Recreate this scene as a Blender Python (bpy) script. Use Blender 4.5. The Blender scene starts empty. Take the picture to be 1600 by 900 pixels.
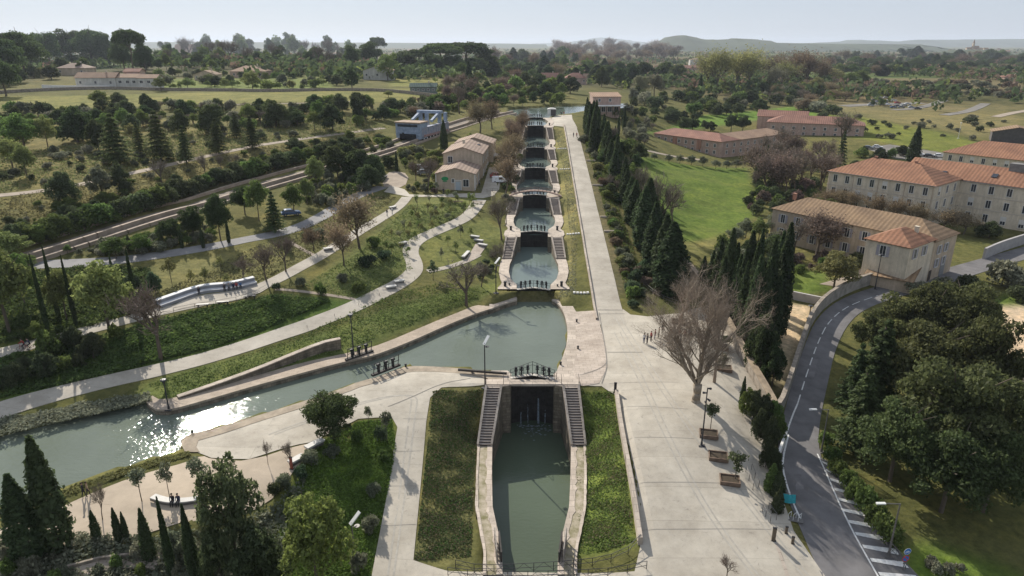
import bpy, bmesh, math, random
import numpy as np
from mathutils import Vector, Matrix, geometry
R = math.radians
rng = np.random.default_rng(7)
random.seed(7)
SC = bpy.context.scene
COL = SC.collection

# ------------------------------------------------------------------ camera, sky, sun, exposure
F = 1600 * 24 / 36
CAMH, TILT = 44.5, R(19.7)
cam_d = bpy.data.cameras.new("camera")
cam_d.lens = 24
cam_d.sensor_width = 36
cam_d.clip_start = 0.5
cam_d.clip_end = 60000
cam = bpy.data.objects.new("camera", cam_d)
COL.objects.link(cam)
cam.location = (0, 0, CAMH)
cam.rotation_euler = (math.pi / 2 - TILT, 0, 0)
SC.camera = cam

SUN_AZ, SUN_EL = R(-29), R(33)          # azimuth from +Y (minus = to the left), elevation
world = bpy.data.worlds.new("World")
SC.world = world
world.use_nodes = True
wn, wl = world.node_tree.nodes, world.node_tree.links
sky = wn.new("ShaderNodeTexSky")
sky.sky_type = 'NISHITA'
sky.sun_disc = False
sky.sun_elevation = SUN_EL
sky.sun_rotation = SUN_AZ
sky.altitude = 50
sky.air_density = 1.0
sky.dust_density = 0.2
sky.ozone_density = 3.0
bg = wn["Background"]
bg.inputs[1].default_value = 0.10
hsv = wn.new("ShaderNodeHueSaturation")
hsv.inputs['Saturation'].default_value = .55
wl.new(sky.outputs[0], hsv.inputs['Color'])
veil = wn.new("ShaderNodeMix")           # thin high cloud veil over the clear sky
veil.data_type = 'RGBA'
veil.inputs[0].default_value = .78
veil.inputs[7].default_value = (3.95, 4.45, 5.35, 1)
wl.new(hsv.outputs[0], veil.inputs[6])
wl.new(veil.outputs[2], bg.inputs[0])
HAZE = .00007
sun_d = bpy.data.lights.new("sun", 'SUN')
sun_d.energy = 5.0
sun_d.angle = R(0.5)
sun_d.color = (1, 0.94, 0.84)
sun = bpy.data.objects.new("sun", sun_d)
COL.objects.link(sun)
sd = Vector((math.sin(SUN_AZ) * math.cos(SUN_EL), math.cos(SUN_AZ) * math.cos(SUN_EL), math.sin(SUN_EL)))
sun.rotation_euler = sd.to_track_quat('Z', 'Y').to_euler()
sun.location = (-60, 100, 120)
SC.view_settings.view_transform = 'Standard'
SC.view_settings.look = 'None'
SC.view_settings.gamma = 1
SC.view_settings.exposure = 0.38
SC.view_settings.use_curve_mapping = False
SC.render.engine = 'CYCLES'
SC.cycles.use_denoising = True
SC.cycles.max_bounces = 5
SC.cycles.diffuse_bounces = 2
SC.cycles.glossy_bounces = 3
SC.cycles.transmission_bounces = 3
SC.cycles.transparent_max_bounces = 6
SC.cycles.volume_bounces = 0
SC.cycles.caustics_reflective = False
SC.cycles.caustics_refractive = False

# ------------------------------------------------------------------ picture <-> ground
CT, ST = math.cos(TILT), math.sin(TILT)
def ray(px, py):
    x = (px - 800) / F
    y = (450 - py) / F
    return Vector((x, CT + y * ST, -ST + y * CT))
def at(px, py, z=0.0):
    d = ray(px, py)
    t = (z - CAMH) / d.z
    return Vector((d.x * t, d.y * t, z))
def proj(p):
    y, z = p[1], p[2] - CAMH
    dep = y * CT - z * ST
    up = y * ST + z * CT
    return 800 + F * p[0] / dep, 450 - F * up / dep, dep
def z_for(p, py):
    "height at the spot p whose picture row is py"
    k = (450 - py) / F
    y = p[1]
    z = y * (k * CT - ST) / (CT + k * ST)
    return z + CAMH
def sstep(a, b, x):
    t = np.clip((x - a) / (b - a), 0, 1)
    return t * t * (3 - 2 * t)

# ------------------------------------------------------------------ terrain height
CP = [  # picture column, row, height of the ground there
 (600,890,-4.2),(600,760,-2.9),(645,640,-.7),(1010,885,-4.2),(1000,740,-1.8),(965,610,0),(1100,800,-3),(1250,890,-4.4),
 (1200,750,-2.6),(1130,650,-.7),(960,540,.3),(1100,540,.2),(955,487,.5),(660,700,-2.1),(650,780,-3.2),(650,870,-4.2),(700,610,0),
 (560,600,0),(400,680,0),(300,700,0),(200,750,0),(60,800,0),(0,850,0),(300,830,-.4),(470,720,-.2),(100,890,-1),
 (250,890,-2),(400,870,-3),(500,870,-3.2),(560,750,-2.3),(590,680,-.9),(450,800,-2),
 (0,660,.2),(100,640,.2),(240,610,.3),(0,640,.8),(300,568,1),(480,512,1.3),(620,450,2.4),(645,400,3.3),(740,335,6),
 (400,560,.6),(600,500,1.2),(700,470,1.4),(760,455,1.2),
 (0,552,3),(240,490,3.5),(400,450,4),(500,402,4.8),(600,340,6.3),(640,305,7.5),
 (20,420,6),(200,405,6.2),(400,376,6.9),(500,340,7.4),(600,290,8),(100,470,4.2),(300,430,5),(560,380,5),(560,440,3.6),(450,480,3),
 (50,392,7),(300,325,8.4),(430,283,9.6),(600,236,11.6),(700,200,13.5),(790,176,15.4),
 (0,305,12),(200,270,12.5),(400,228,14),(550,205,14.6),(0,340,10),(250,310,10),
 (0,230,15.5),(200,215,15.8),(400,190,17),(100,180,18.5),(550,175,18),
 (50,150,21),(300,158,20),(500,150,20),(650,130,20),(720,150,18),
 (180,135,22),(400,122,22),(600,122,21),(50,112,24),(200,105,25),(700,110,19),(0,95,27),(250,95,25),
 (715,300,7.6),(760,270,9),(740,230,11.5),(780,330,6),(770,400,2.6),(790,220,12.5),
 (870,183,15.5),(850,165,15.5),(905,185,15.5),(800,160,15.6),(945,168,15),
 (940,240,9.3),(965,330,4.5),(1010,420,1),(1000,450,.8),(985,470,.5),
 (1080,330,0),(1080,250,2),(1150,300,0),(1000,200,6.5),(1150,180,5),(1060,400,.2),(1040,215,4),
 (1300,450,-1.6),(1450,450,-2.2),(1250,700,-3.2),(1300,520,-2.2),(1250,590,-2.6),(1230,650,-3),(1150,480,-1),
 (1180,450,-1),(1590,520,-2.6),(1480,870,-4.6),(1590,700,-3.6),(1350,700,-3.5),(1450,600,-3),(1560,440,-2),(1360,890,-4.6),
 (1400,350,-1.5),(1550,350,-2),(1500,260,0),(1350,215,2.6),(1450,200,3.4),(1500,165,5),(1300,158,5.5),(1200,130,8),
 (1500,120,8),(1000,135,11),(900,135,14),(1100,118,9),(1590,200,3),(1240,330,-.8),(1150,420,-.6),
]
WP = []
for u in (-1.2, -.6, 0, .6, 1.2):
    for y, z in ((700, 13), (1200, 9), (2500, 6), (6000, 5), (15000, 5)):
        WP.append((u * y, y, z if u < 0.3 else z * .75))
for x, y, z in ((-60, 20, -6), (0, 20, -8), (60, 20, -8), (-110, 45, -3), (110, 45, -5), (-260, 160, 14), (-200, 90, 4), (190, 110, -2.5), (230, 200, 0), (300, 330, 4), (-300, 300, 24)):
    WP.append((x, y, z))
for y in range(112, 256, 12):
    hp = .5 + .097 * (y - 110)
    ax = 2.8 + .034 * (y - 84)
    WP += [(ax + 12, y, hp), (ax + 17, y, hp), (ax, y, hp), (ax - 9, y, hp)]
cps = np.array([list(at(*c)) for c in CP] + WP)
def warp(x, y):
    yy = np.maximum(y, 30.0)
    return np.stack([x / yy * 1.3, np.log(yy)], -1)
cw = warp(cps[:, 0], cps[:, 1])
def tps_k(r2):
    return 0.5 * r2 * np.log(r2 + 1e-9)
n = len(cps)
K = tps_k(((cw[:, None] - cw[None]) ** 2).sum(-1)) + np.eye(n) * 2e-3
Pm = np.c_[np.ones(n), cw]
A = np.block([[K, Pm], [Pm.T, np.zeros((3, 3))]])
sol = np.linalg.solve(A, np.r_[cps[:, 2], np.zeros(3)])
def natural(x, y):
    sh = x.shape
    w = warp(x.ravel(), y.ravel())
    out = np.zeros(len(w))
    for i in range(0, len(w), 20000):
        q = w[i:i + 20000]
        k = tps_k(((q[:, None] - cw[None]) ** 2).sum(-1))
        out[i:i + 20000] = k @ sol[:n] + sol[n] + q @ sol[n + 1:]
    return out.reshape(sh)

def axis_x(y):
    return 2.8 + .034 * (y - 84)
GY = [56.0, 86.5, 119.5, 150.0, 177.0, 203.5, 228.0, 262.0, 292.0]       # gate lines (0 = bottom end of the lowest chamber)
GZ = [-4.5, 0.15, 1.5, 4.3, 7.0, 9.6, 12.1, 15.4, 15.4]                # deck level beside each gate
T1, T2 = .62, .86
def deck_z(y):
    "stepped level of the lock decks along the flight"
    out = np.full_like(y, GZ[0])
    for i in range(8):
        t = (y - GY[i]) / (GY[i + 1] - GY[i])
        if i == 1:
            s = sstep(.80, .95, t)
            z = GZ[1] + (GZ[2] - GZ[1]) * s
        else:
            s = np.clip((t - .70) / .235, 0, 1) if i == 0 else np.clip((t - T1) / (T2 - T1), 0, 1)
            z = GZ[i] + (GZ[i + 1] - GZ[i]) * s
        out = np.where((t >= 0), z, out)
    return np.where(y > GY[8], GZ[8], out)
def hw_chamber(t):
    return np.interp(t, [0, .07, .2, .34, .5, .62, .86, 1.0], [3.1, 3.1, 4.5, 5.0, 5.0, 4.6, 3.7, 3.3])
def hw_front(y):
    return np.interp(y, [54, 57, 60, 64, 70, 76.5, 84, 87], [2.7, 2.9, 3.5, 4.3, 4.75, 5.1, 4.1, 4.0])

def pts(lst, z=0.0):
    return [tuple(at(a, b, z))[:2] for a, b in lst]
WATER_Z = -.65
north_bank = [(-330,775),(-120,715),(0,682),(60,668),(130,652),(200,637),(232,630),(255,646),(262,647),(300,637),(400,607),(470,588),(545,568),(580,562),(640,541),(700,514),(760,489),(790,478),(808,471)]
south_bank = [(862,471),(872,476),(881,490),(886,512),(885,535),(879,558),(872,573),(868,586),(788,588),(765,583),(740,580),(690,577),(640,575),(622,580),(590,593),(545,608),(490,627),(400,654),(330,675),(288,684),(284,692),(290,706),(250,718),(190,736),(130,757),(70,778),(0,802),(-120,840),(-330,915)]
water_poly = pts(north_bank + south_bank, WATER_Z)
top_basin = [(x, y) for x, y in ((axis_x(292) - 3.3, 290), (axis_x(292) + 3.3, 290), (axis_x(292) + 8, 300), (25, 312), (34, 330), (60, 350), (60, 372), (20, 352), (-2, 335), (-1, 305))]

def inside(poly, x, y):
    res = np.zeros(x.shape, bool)
    m = len(poly)
    for i in range(m):
        x1, y1 = poly[i]
        x2, y2 = poly[(i + 1) % m]
        if y1 == y2:
            continue
        c = (y1 > y) != (y2 > y)
        res ^= c & (x < (x2 - x1) * (y - y1) / (y2 - y1) + x1)
    return res
def dist_poly(poly, x, y, closed=True):
    d = np.full(x.shape, 1e9)
    m = len(poly)
    for i in range(m if closed else m - 1):
        a = np.array(poly[i][:2]); b = np.array(poly[(i + 1) % m][:2])
        ab = b - a
        L = (ab ** 2).sum() + 1e-12
        t = np.clip(((x - a[0]) * ab[0] + (y - a[1]) * ab[1]) / L, 0, 1)
        d = np.minimum(d, np.hypot(x - a[0] - t * ab[0], y - a[1] - t * ab[1]))
    return d
PADS = []      # (polygon in world xy, level, falloff) set before the grid is made

def height_fn(x, y):
    z = natural(x, y)
    dax = np.abs(x - axis_x(y))
    # flat shelf along the canal and pool
    dw = dist_poly(water_poly, x, y)
    dw = np.where(inside(water_poly, x, y), 0, dw)
    z = z + (np.minimum(z, .05) * 0 + .05 - z) * (1 - sstep(1.6, 6, dw))
    # stepped corridor of the lock flight
    inner = np.where(y < 87, 6.3, 7.4)
    outer = np.where(y < 87, 12.8, 11.2)
    w = (1 - sstep(0, 1, (dax - inner) / (outer - inner))) * sstep(50, 54, y) * (1 - sstep(292, 300, y))
    w = np.where((y > 87) & (y < 113), 0, w)
    z = z + (deck_z(y) - .22 - z) * w
    # beds
    return z
def beds(x, y, z):
    dax = np.abs(x - axis_x(y))
    hole = np.zeros(x.shape, bool)
    hole |= (y < 88.7) & (y > 48) & (dax < hw_front(y) + 1.05)
    for i in range(2, 8):
        t = (y - GY[i]) / (GY[i + 1] - GY[i])
        hole |= (t >= 0) & (t <= 1) & (dax < hw_chamber(t) + 1.05)
    z = np.where(hole, np.minimum(z, deck_z(y) - 8), z)
    z = np.where(inside(water_poly, x, y), np.minimum(z, WATER_Z - 1.6), z)
    z = np.where(inside(top_basin, x, y), 14.6 - 1.5, z)
    return z

def grow(start, first, ratio, end):
    v, s = [start], first
    while abs(v[-1] - start) < end:
        s *= ratio
        v.append(v[-1] + s)
    return v
gx = np.array(sorted(set([-x for x in grow(150, 1, 1.07, 22000)] + list(np.arange(-149.0, 130)) + grow(130, 1, 1.07, 22000))))
gy = np.array(sorted(set([-y for y in grow(-22, 2, 1.3, 300)] + list(np.arange(23.0, 310)) + grow(310, 1, 1.035, 25000))))
GX, GYY = np.meshgrid(gx, gy)
ZB = height_fn(GX, GYY)
def hgt(x, y):
    x = np.asarray(x, float); y = np.asarray(y, float)
    i = np.clip(np.searchsorted(gx, x) - 1, 0, len(gx) - 2)
    j = np.clip(np.searchsorted(gy, y) - 1, 0, len(gy) - 2)
    u = (x - gx[i]) / (gx[i + 1] - gx[i]); v = (y - gy[j]) / (gy[j + 1] - gy[j])
    return (ZB[j, i] * (1 - u) + ZB[j, i + 1] * u) * (1 - v) + (ZB[j + 1, i] * (1 - u) + ZB[j + 1, i + 1] * u) * v
_T = np.geomspace(30, 9000, 1500)
def G(px, py):
    "the spot of the ground seen at a picture point"
    d = ray(px, py)
    f = CAMH + d.z * _T - hgt(d.x * _T, d.y * _T)
    k = np.argmax(f < 0)
    if f[k] >= 0:
        k = len(_T) - 1
    k = max(k, 1)
    a, b = _T[k - 1], _T[k]
    for _ in range(18):
        m = (a + b) / 2
        if CAMH + d.z * m - float(hgt(d.x * m, d.y * m)) < 0:
            b = m
        else:
            a = m
    return Vector((d.x * b, d.y * b, float(hgt(d.x * b, d.y * b))))

# ------------------------------------------------------------------ materials
MATS = {}
def nodes_of(m):
    m.use_nodes = True
    return m.node_tree.nodes, m.node_tree.links
def mat(name, col, rough=.8, var=.25, scale=3.0, metal=0.0, bump=0.0, spec=.3, coord='Object', detail=4, col2=None):
    "plain weathered surface: two noises vary the colour, optional bump"
    if name in MATS:
        return MATS[name]
    m = bpy.data.materials.new(name)
    N, L = nodes_of(m)
    b = N["Principled BSDF"]
    b.inputs['Roughness'].default_value = rough
    b.inputs['Metallic'].default_value = metal
    b.inputs['Specular IOR Level'].default_value = spec
    tc = N.new("ShaderNodeTexCoord")
    nz = N.new("ShaderNodeTexNoise")
    nz.inputs['Scale'].default_value = scale
    nz.inputs['Detail'].default_value = detail
    nz.inputs['Roughness'].default_value = .65
    L.new(tc.outputs[coord], nz.inputs['Vector'])
    rp = N.new("ShaderNodeValToRGB")
    lo = [c * (1 - var) for c in col]
    hi = list(col2) if col2 else [min(1, c * (1 + var)) for c in col]
    rp.color_ramp.elements[0].position = .33
    rp.color_ramp.elements[1].position = .68
    rp.color_ramp.elements[0].color = (*lo, 1)
    rp.color_ramp.elements[1].color = (*hi, 1)
    L.new(nz.outputs['Fac'], rp.inputs['Fac'])
    L.new(rp.outputs['Color'], b.inputs['Base Color'])
    if bump:
        bp = N.new("ShaderNodeBump")
        bp.inputs['Strength'].default_value = bump
        bp.inputs['Distance'].default_value = .1
        L.new(nz.outputs['Fac'], bp.inputs['Height'])
        L.new(bp.outputs['Normal'], b.inputs['Normal'])
    MATS[name] = m
    return m
def paving_mat(name, col, jx, jy, joint=.012, dark=.6, var=.12, rough=.85, ang=0.0, stain=.15):
    "cast slabs or stone blocks: joints from a brick pattern, wide stains from noise"
    if name in MATS:
        return MATS[name]
    m = bpy.data.materials.new(name)
    N, L = nodes_of(m)
    b = N["Principled BSDF"]
    b.inputs['Roughness'].default_value = rough
    b.inputs['Specular IOR Level'].default_value = .25
    tc = N.new("ShaderNodeTexCoord")
    mp = N.new("ShaderNodeMapping")
    mp.inputs['Rotation'].default_value = (0, 0, ang)
    L.new(tc.outputs['Object'], mp.inputs['Vector'])
    br = N.new("ShaderNodeTexBrick")
    br.inputs['Scale'].default_value = 1
    br.inputs['Brick Width'].default_value = jx
    br.inputs['Row Height'].default_value = jy
    br.inputs['Mortar Size'].default_value = joint
    br.inputs['Mortar Smooth'].default_value = .2
    br.inputs['Color1'].default_value = (*[c * (1 - var) for c in col], 1)
    br.inputs['Color2'].default_value = (*[min(1, c * (1 + var * .5)) for c in col], 1)
    br.inputs['Mortar'].default_value = (*[c * dark for c in col], 1)
    L.new(mp.outputs[0], br.inputs['Vector'])
    nz = N.new("ShaderNodeTexNoise")
    nz.inputs['Scale'].default_value = .22
    nz.inputs['Detail'].default_value = 8
    nz.inputs['Roughness'].default_value = .7
    L.new(tc.outputs['Object'], nz.inputs['Vector'])
    rp = N.new("ShaderNodeValToRGB")
    rp.color_ramp.elements[0].position = .3
    rp.color_ramp.elements[1].position = .7
    rp.color_ramp.elements[0].color = (1 - stain * 1.6, 1 - stain * 1.7, 1 - stain * 1.8, 1)
    rp.color_ramp.elements[1].color = (1 + stain * .4, 1 + stain * .4, 1 + stain * .4, 1)
    L.new(nz.outputs['Fac'], rp.inputs['Fac'])
    mx = N.new("ShaderNodeMix")
    mx.data_type = 'RGBA'
    mx.blend_type = 'MULTIPLY'
    mx.inputs[0].default_value = 1
    L.new(br.outputs['Color'], mx.inputs[6])
    L.new(rp.outputs['Color'], mx.inputs[7])
    n2_ = N.new("ShaderNodeTexNoise")
    n2_.inputs['Scale'].default_value = 1.3
    n2_.inputs['Detail'].default_value = 9
    n2_.inputs['Roughness'].default_value = .8
    n2_.inputs['Distortion'].default_value = .6
    L.new(tc.outputs['Object'], n2_.inputs['Vector'])
    r2_ = N.new("ShaderNodeValToRGB")
    e = r2_.color_ramp.elements
    e[0].position, e[0].color = .30, (1 - stain * 2.2, 1 - stain * 2.2, 1 - stain * 2.2, 1)
    e[1].position, e[1].color = .66, (1 + stain * .5, 1 + stain * .45, 1 + stain * .35, 1)
    q_ = e.new(.42); q_.color = (1, 1, 1, 1)
    L.new(n2_.outputs['Fac'], r2_.inputs['Fac'])
    my = N.new("ShaderNodeMix")
    my.data_type = 'RGBA'
    my.blend_type = 'MULTIPLY'
    my.inputs[0].default_value = 1
    L.new(mx.outputs[2], my.inputs[6])
    L.new(r2_.outputs['Color'], my.inputs[7])
    L.new(my.outputs[2], b.inputs['Base Color'])
    MATS[name] = m
    return m
def leaf_mat(name, col, var=.35, hue=.03, trans=.5, rough=.6):
    if name in MATS:
        return MATS[name]
    m = bpy.data.materials.new(name)
    N, L = nodes_of(m)
    N.remove(N["Principled BSDF"])
    out = N["Material Output"]
    geo = N.new("ShaderNodeNewGeometry")
    oi = N.new("ShaderNodeObjectInfo")
    hs = N.new("ShaderNodeHueSaturation")
    hs.inputs['Color'].default_value = (*col, 1)
    a = N.new("ShaderNodeMapRange")
    a.inputs['To Min'].default_value = 1 - var
    a.inputs['To Max'].default_value = 1 + var
    L.new(geo.outputs['Random Per Island'], a.inputs['Value'])
    h = N.new("ShaderNodeMapRange")
    h.inputs['To Min'].default_value = .5 - hue
    h.inputs['To Max'].default_value = .5 + hue
    L.new(oi.outputs['Random'], h.inputs['Value'])
    v2 = N.new("ShaderNodeMath"); v2.operation = 'MULTIPLY_ADD'
    v2.inputs[1].default_value = 37.7; v2.inputs[2].default_value = .13
    L.new(oi.outputs['Random'], v2.inputs[0])
    fr = N.new("ShaderNodeMath"); fr.operation = 'FRACT'
    L.new(v2.outputs[0], fr.inputs[0])
    v3 = N.new("ShaderNodeMapRange")
    v3.inputs['To Min'].default_value = .76; v3.inputs['To Max'].default_value = 1.28
    L.new(fr.outputs[0], v3.inputs['Value'])
    v4 = N.new("ShaderNodeMath"); v4.operation = 'MULTIPLY'
    L.new(a.outputs[0], v4.inputs[0]); L.new(v3.outputs[0], v4.inputs[1])
    L.new(v4.outputs[0], hs.inputs['Value'])
    L.new(h.outputs[0], hs.inputs['Hue'])
    d = N.new("ShaderNodeBsdfDiffuse")
    t = N.new("ShaderNodeBsdfTranslucent")
    L.new(hs.outputs[0], d.inputs['Color'])
    L.new(hs.outputs[0], t.inputs['Color'])
    mx = N.new("ShaderNodeMixShader")
    mx.inputs[0].default_value = trans
    L.new(d.outputs[0], mx.inputs[1])
    L.new(t.outputs[0], mx.inputs[2])
    g = N.new("ShaderNodeBsdfGlossy")
    g.inputs['Roughness'].default_value = .65
    g.inputs['Color'].default_value = (.5, .5, .5, 1)
    m2 = N.new("ShaderNodeMixShader")
    m2.inputs[0].default_value = .02
    L.new(mx.outputs[0], m2.inputs[1])
    L.new(g.outputs[0], m2.inputs[2])
    L.new(m2.outputs[0], out.inputs['Surface'])
    MATS[name] = m
    return m
def water_mat(name, col, ripple=.05, scale=1.2, big=.0):
    m = bpy.data.materials.new(name)
    N, L = nodes_of(m)
    b = N["Principled BSDF"]
    b.inputs['Roughness'].default_value = .035
    b.inputs['IOR'].default_value = 1.33
    b.inputs['Specular IOR Level'].default_value = .5
    tc = N.new("ShaderNodeTexCoord")
    big_n = N.new("ShaderNodeTexNoise")
    big_n.inputs['Scale'].default_value = .09
    big_n.inputs['Detail'].default_value = 4
    L.new(tc.outputs['Object'], big_n.inputs['Vector'])
    rp = N.new("ShaderNodeValToRGB")
    rp.color_ramp.elements[0].position = .3
    rp.color_ramp.elements[1].position = .7
    rp.color_ramp.elements[0].color = (*[c * .88 for c in col], 1)
    rp.color_ramp.elements[1].color = (*[c * 1.1 for c in col], 1)
    L.new(big_n.outputs['Fac'], rp.inputs['Fac'])
    L.new(rp.outputs['Color'], b.inputs['Base Color'])
    nz = N.new("ShaderNodeTexNoise")
    nz.inputs['Scale'].default_value = scale
    nz.inputs['Detail'].default_value = 2.2
    nz.inputs['Roughness'].default_value = .5
    mpw = N.new("ShaderNodeMapping")
    mpw.inputs['Scale'].default_value = (.6, 1.25, 1)
    mpw.inputs['Rotation'].default_value = (0, 0, .35)
    L.new(tc.outputs['Object'], mpw.inputs['Vector'])
    L.new(mpw.outputs[0], nz.inputs['Vector'])
    bp = N.new("ShaderNodeBump")
    bp.inputs['Strength'].default_value = 1
    bp.inputs['Distance'].default_value = ripple
    L.new(nz.outputs['Fac'], bp.inputs['Height'])
    L.new(bp.outputs['Normal'], b.inputs['Normal'])
    MATS[name] = m
    return m

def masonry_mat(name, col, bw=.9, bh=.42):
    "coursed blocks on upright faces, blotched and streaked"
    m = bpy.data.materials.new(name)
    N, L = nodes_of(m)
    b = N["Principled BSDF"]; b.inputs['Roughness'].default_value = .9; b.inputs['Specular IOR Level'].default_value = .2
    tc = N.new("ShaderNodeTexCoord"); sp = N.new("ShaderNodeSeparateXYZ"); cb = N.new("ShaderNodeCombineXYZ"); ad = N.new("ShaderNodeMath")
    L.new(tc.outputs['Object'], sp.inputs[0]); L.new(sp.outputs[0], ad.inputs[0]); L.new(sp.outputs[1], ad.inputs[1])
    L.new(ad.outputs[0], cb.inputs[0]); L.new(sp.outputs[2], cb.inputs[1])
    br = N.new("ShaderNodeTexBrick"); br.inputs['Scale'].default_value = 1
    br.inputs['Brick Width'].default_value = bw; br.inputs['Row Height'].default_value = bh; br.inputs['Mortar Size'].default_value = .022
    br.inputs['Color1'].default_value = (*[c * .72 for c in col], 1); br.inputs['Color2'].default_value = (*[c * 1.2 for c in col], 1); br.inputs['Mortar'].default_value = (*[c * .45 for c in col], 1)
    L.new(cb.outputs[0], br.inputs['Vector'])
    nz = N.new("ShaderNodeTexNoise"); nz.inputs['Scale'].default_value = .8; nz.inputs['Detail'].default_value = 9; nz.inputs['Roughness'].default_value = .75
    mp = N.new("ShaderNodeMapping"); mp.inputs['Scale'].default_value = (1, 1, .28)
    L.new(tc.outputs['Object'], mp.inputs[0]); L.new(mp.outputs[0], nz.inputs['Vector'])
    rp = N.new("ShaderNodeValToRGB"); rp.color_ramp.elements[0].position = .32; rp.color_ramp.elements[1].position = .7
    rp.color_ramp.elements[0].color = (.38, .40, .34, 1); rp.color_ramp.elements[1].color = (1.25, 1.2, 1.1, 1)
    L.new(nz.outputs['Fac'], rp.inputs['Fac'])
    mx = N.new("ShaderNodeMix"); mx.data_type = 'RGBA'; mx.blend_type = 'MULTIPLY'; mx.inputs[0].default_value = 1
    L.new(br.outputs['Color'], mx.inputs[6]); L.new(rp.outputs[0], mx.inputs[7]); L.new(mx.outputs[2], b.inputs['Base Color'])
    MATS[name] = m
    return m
def render_mat(name, col):
    "painted render with rain streaks and patches"
    m = bpy.data.materials.new(name)
    N, L = nodes_of(m)
    b = N["Principled BSDF"]; b.inputs['Roughness'].default_value = .92; b.inputs['Specular IOR Level'].default_value = .15
    tc = N.new("ShaderNodeTexCoord")
    prev = None
    for sc_, zs, lo, hi, p0, p1 in ((1.1, .12, .74, 1.06, .30, .62), (.35, 1, .80, 1.08, .34, .68), (3.5, .5, .88, 1.05, .3, .7)):
        mp = N.new("ShaderNodeMapping"); mp.inputs['Scale'].default_value = (1, 1, zs)
        nz = N.new("ShaderNodeTexNoise"); nz.inputs['Scale'].default_value = sc_; nz.inputs['Detail'].default_value = 8; nz.inputs['Roughness'].default_value = .7
        L.new(tc.outputs['Object'], mp.inputs[0]); L.new(mp.outputs[0], nz.inputs['Vector'])
        rp = N.new("ShaderNodeValToRGB"); rp.color_ramp.elements[0].position = p0; rp.color_ramp.elements[1].position = p1
        if prev is None:
            rp.color_ramp.elements[0].color = (*[c * lo for c in col], 1); rp.color_ramp.elements[1].color = (*[min(.9, c * hi) for c in col], 1)
            L.new(nz.outputs['Fac'], rp.inputs['Fac']); prev = rp.outputs[0]
        else:
            rp.color_ramp.elements[0].color = (lo, lo, lo * .97, 1); rp.color_ramp.elements[1].color = (hi, hi, hi, 1)
            L.new(nz.outputs['Fac'], rp.inputs['Fac'])
            mx = N.new("ShaderNodeMix"); mx.data_type = 'RGBA'; mx.blend_type = 'MULTIPLY'; mx.inputs[0].default_value = 1
            L.new(prev, mx.inputs[6]); L.new(rp.outputs[0], mx.inputs[7]); prev = mx.outputs[2]
    L.new(prev, b.inputs['Base Color'])
    MATS[name] = m
    return m
M_CONC = paving_mat('pale_concrete', (.475, .432, .36), 60, 4.6, .05, .82, .06, stain=.19)
M_PATH = paving_mat('path_concrete', (.45, .41, .345), 200, 5.5, .05, .82, .05, stain=.19)
M_STONE = paving_mat('stone_blocks', (.47, .40, .335), 1.15, .62, .03, .66, .12, stain=.2)
M_COPE = paving_mat('coping_stone', (.50, .43, .36), 1.6, 1.0, .03, .55, .16, stain=.22)
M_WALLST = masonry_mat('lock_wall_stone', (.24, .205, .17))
M_SAND = mat('sandy_ground', (.45, .37, .28), .95, .14, .35, detail=9)
M_DIRT = mat('dirt_track', (.33, .27, .21), .95, .2, .4, detail=8)
M_ASPH = mat('asphalt', (.15, .142, .14), .8, .28, .3, detail=9)
M_ROADG = mat('grey_track_surface', (.24, .23, .225), .9, .18, .3, detail=9)
M_PAINT = mat('road_paint', (.66, .65, .62), .75, .22, 3.0, detail=9, col2=(.76, .75, .72))
M_IRON = mat('black_iron', (.025, .025, .028), .5, .3, 4)
M_WOODD = mat('dark_gate_timber', (.045, .04, .036), .8, .4, 1.2, detail=8)
M_PLANK = mat('pale_plank', (.5, .46, .4), .8, .2, 3)
M_STEPD = mat('stair_stone', (.34, .29, .25), .9, .2, .9, detail=8)
M_WHITE = mat('white_render', (.72, .70, .66), .8, .08, 1.0)
M_WBENCH = mat('white_concrete_bench', (.55, .53, .49), .7, .08, 1.5)
M_RUBBLE = mat('rubble_wall_stone', (.27, .23, .185), .95, .4, 1.3, bump=.5, detail=8)
M_BARK = mat('bark', (.12, .095, .072), .95, .35, 2.0, detail=6)
M_PALEBARK = mat('plane_tree_bark', (.30, .25, .19), .95, .4, 1.2, detail=7)
M_TWIG = mat('twigs', (.20, .165, .125), .95, .25, 1.0)
M_TWIGR = mat('brown_twigs', (.19, .145, .115), .95, .25, 1.0)

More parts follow.
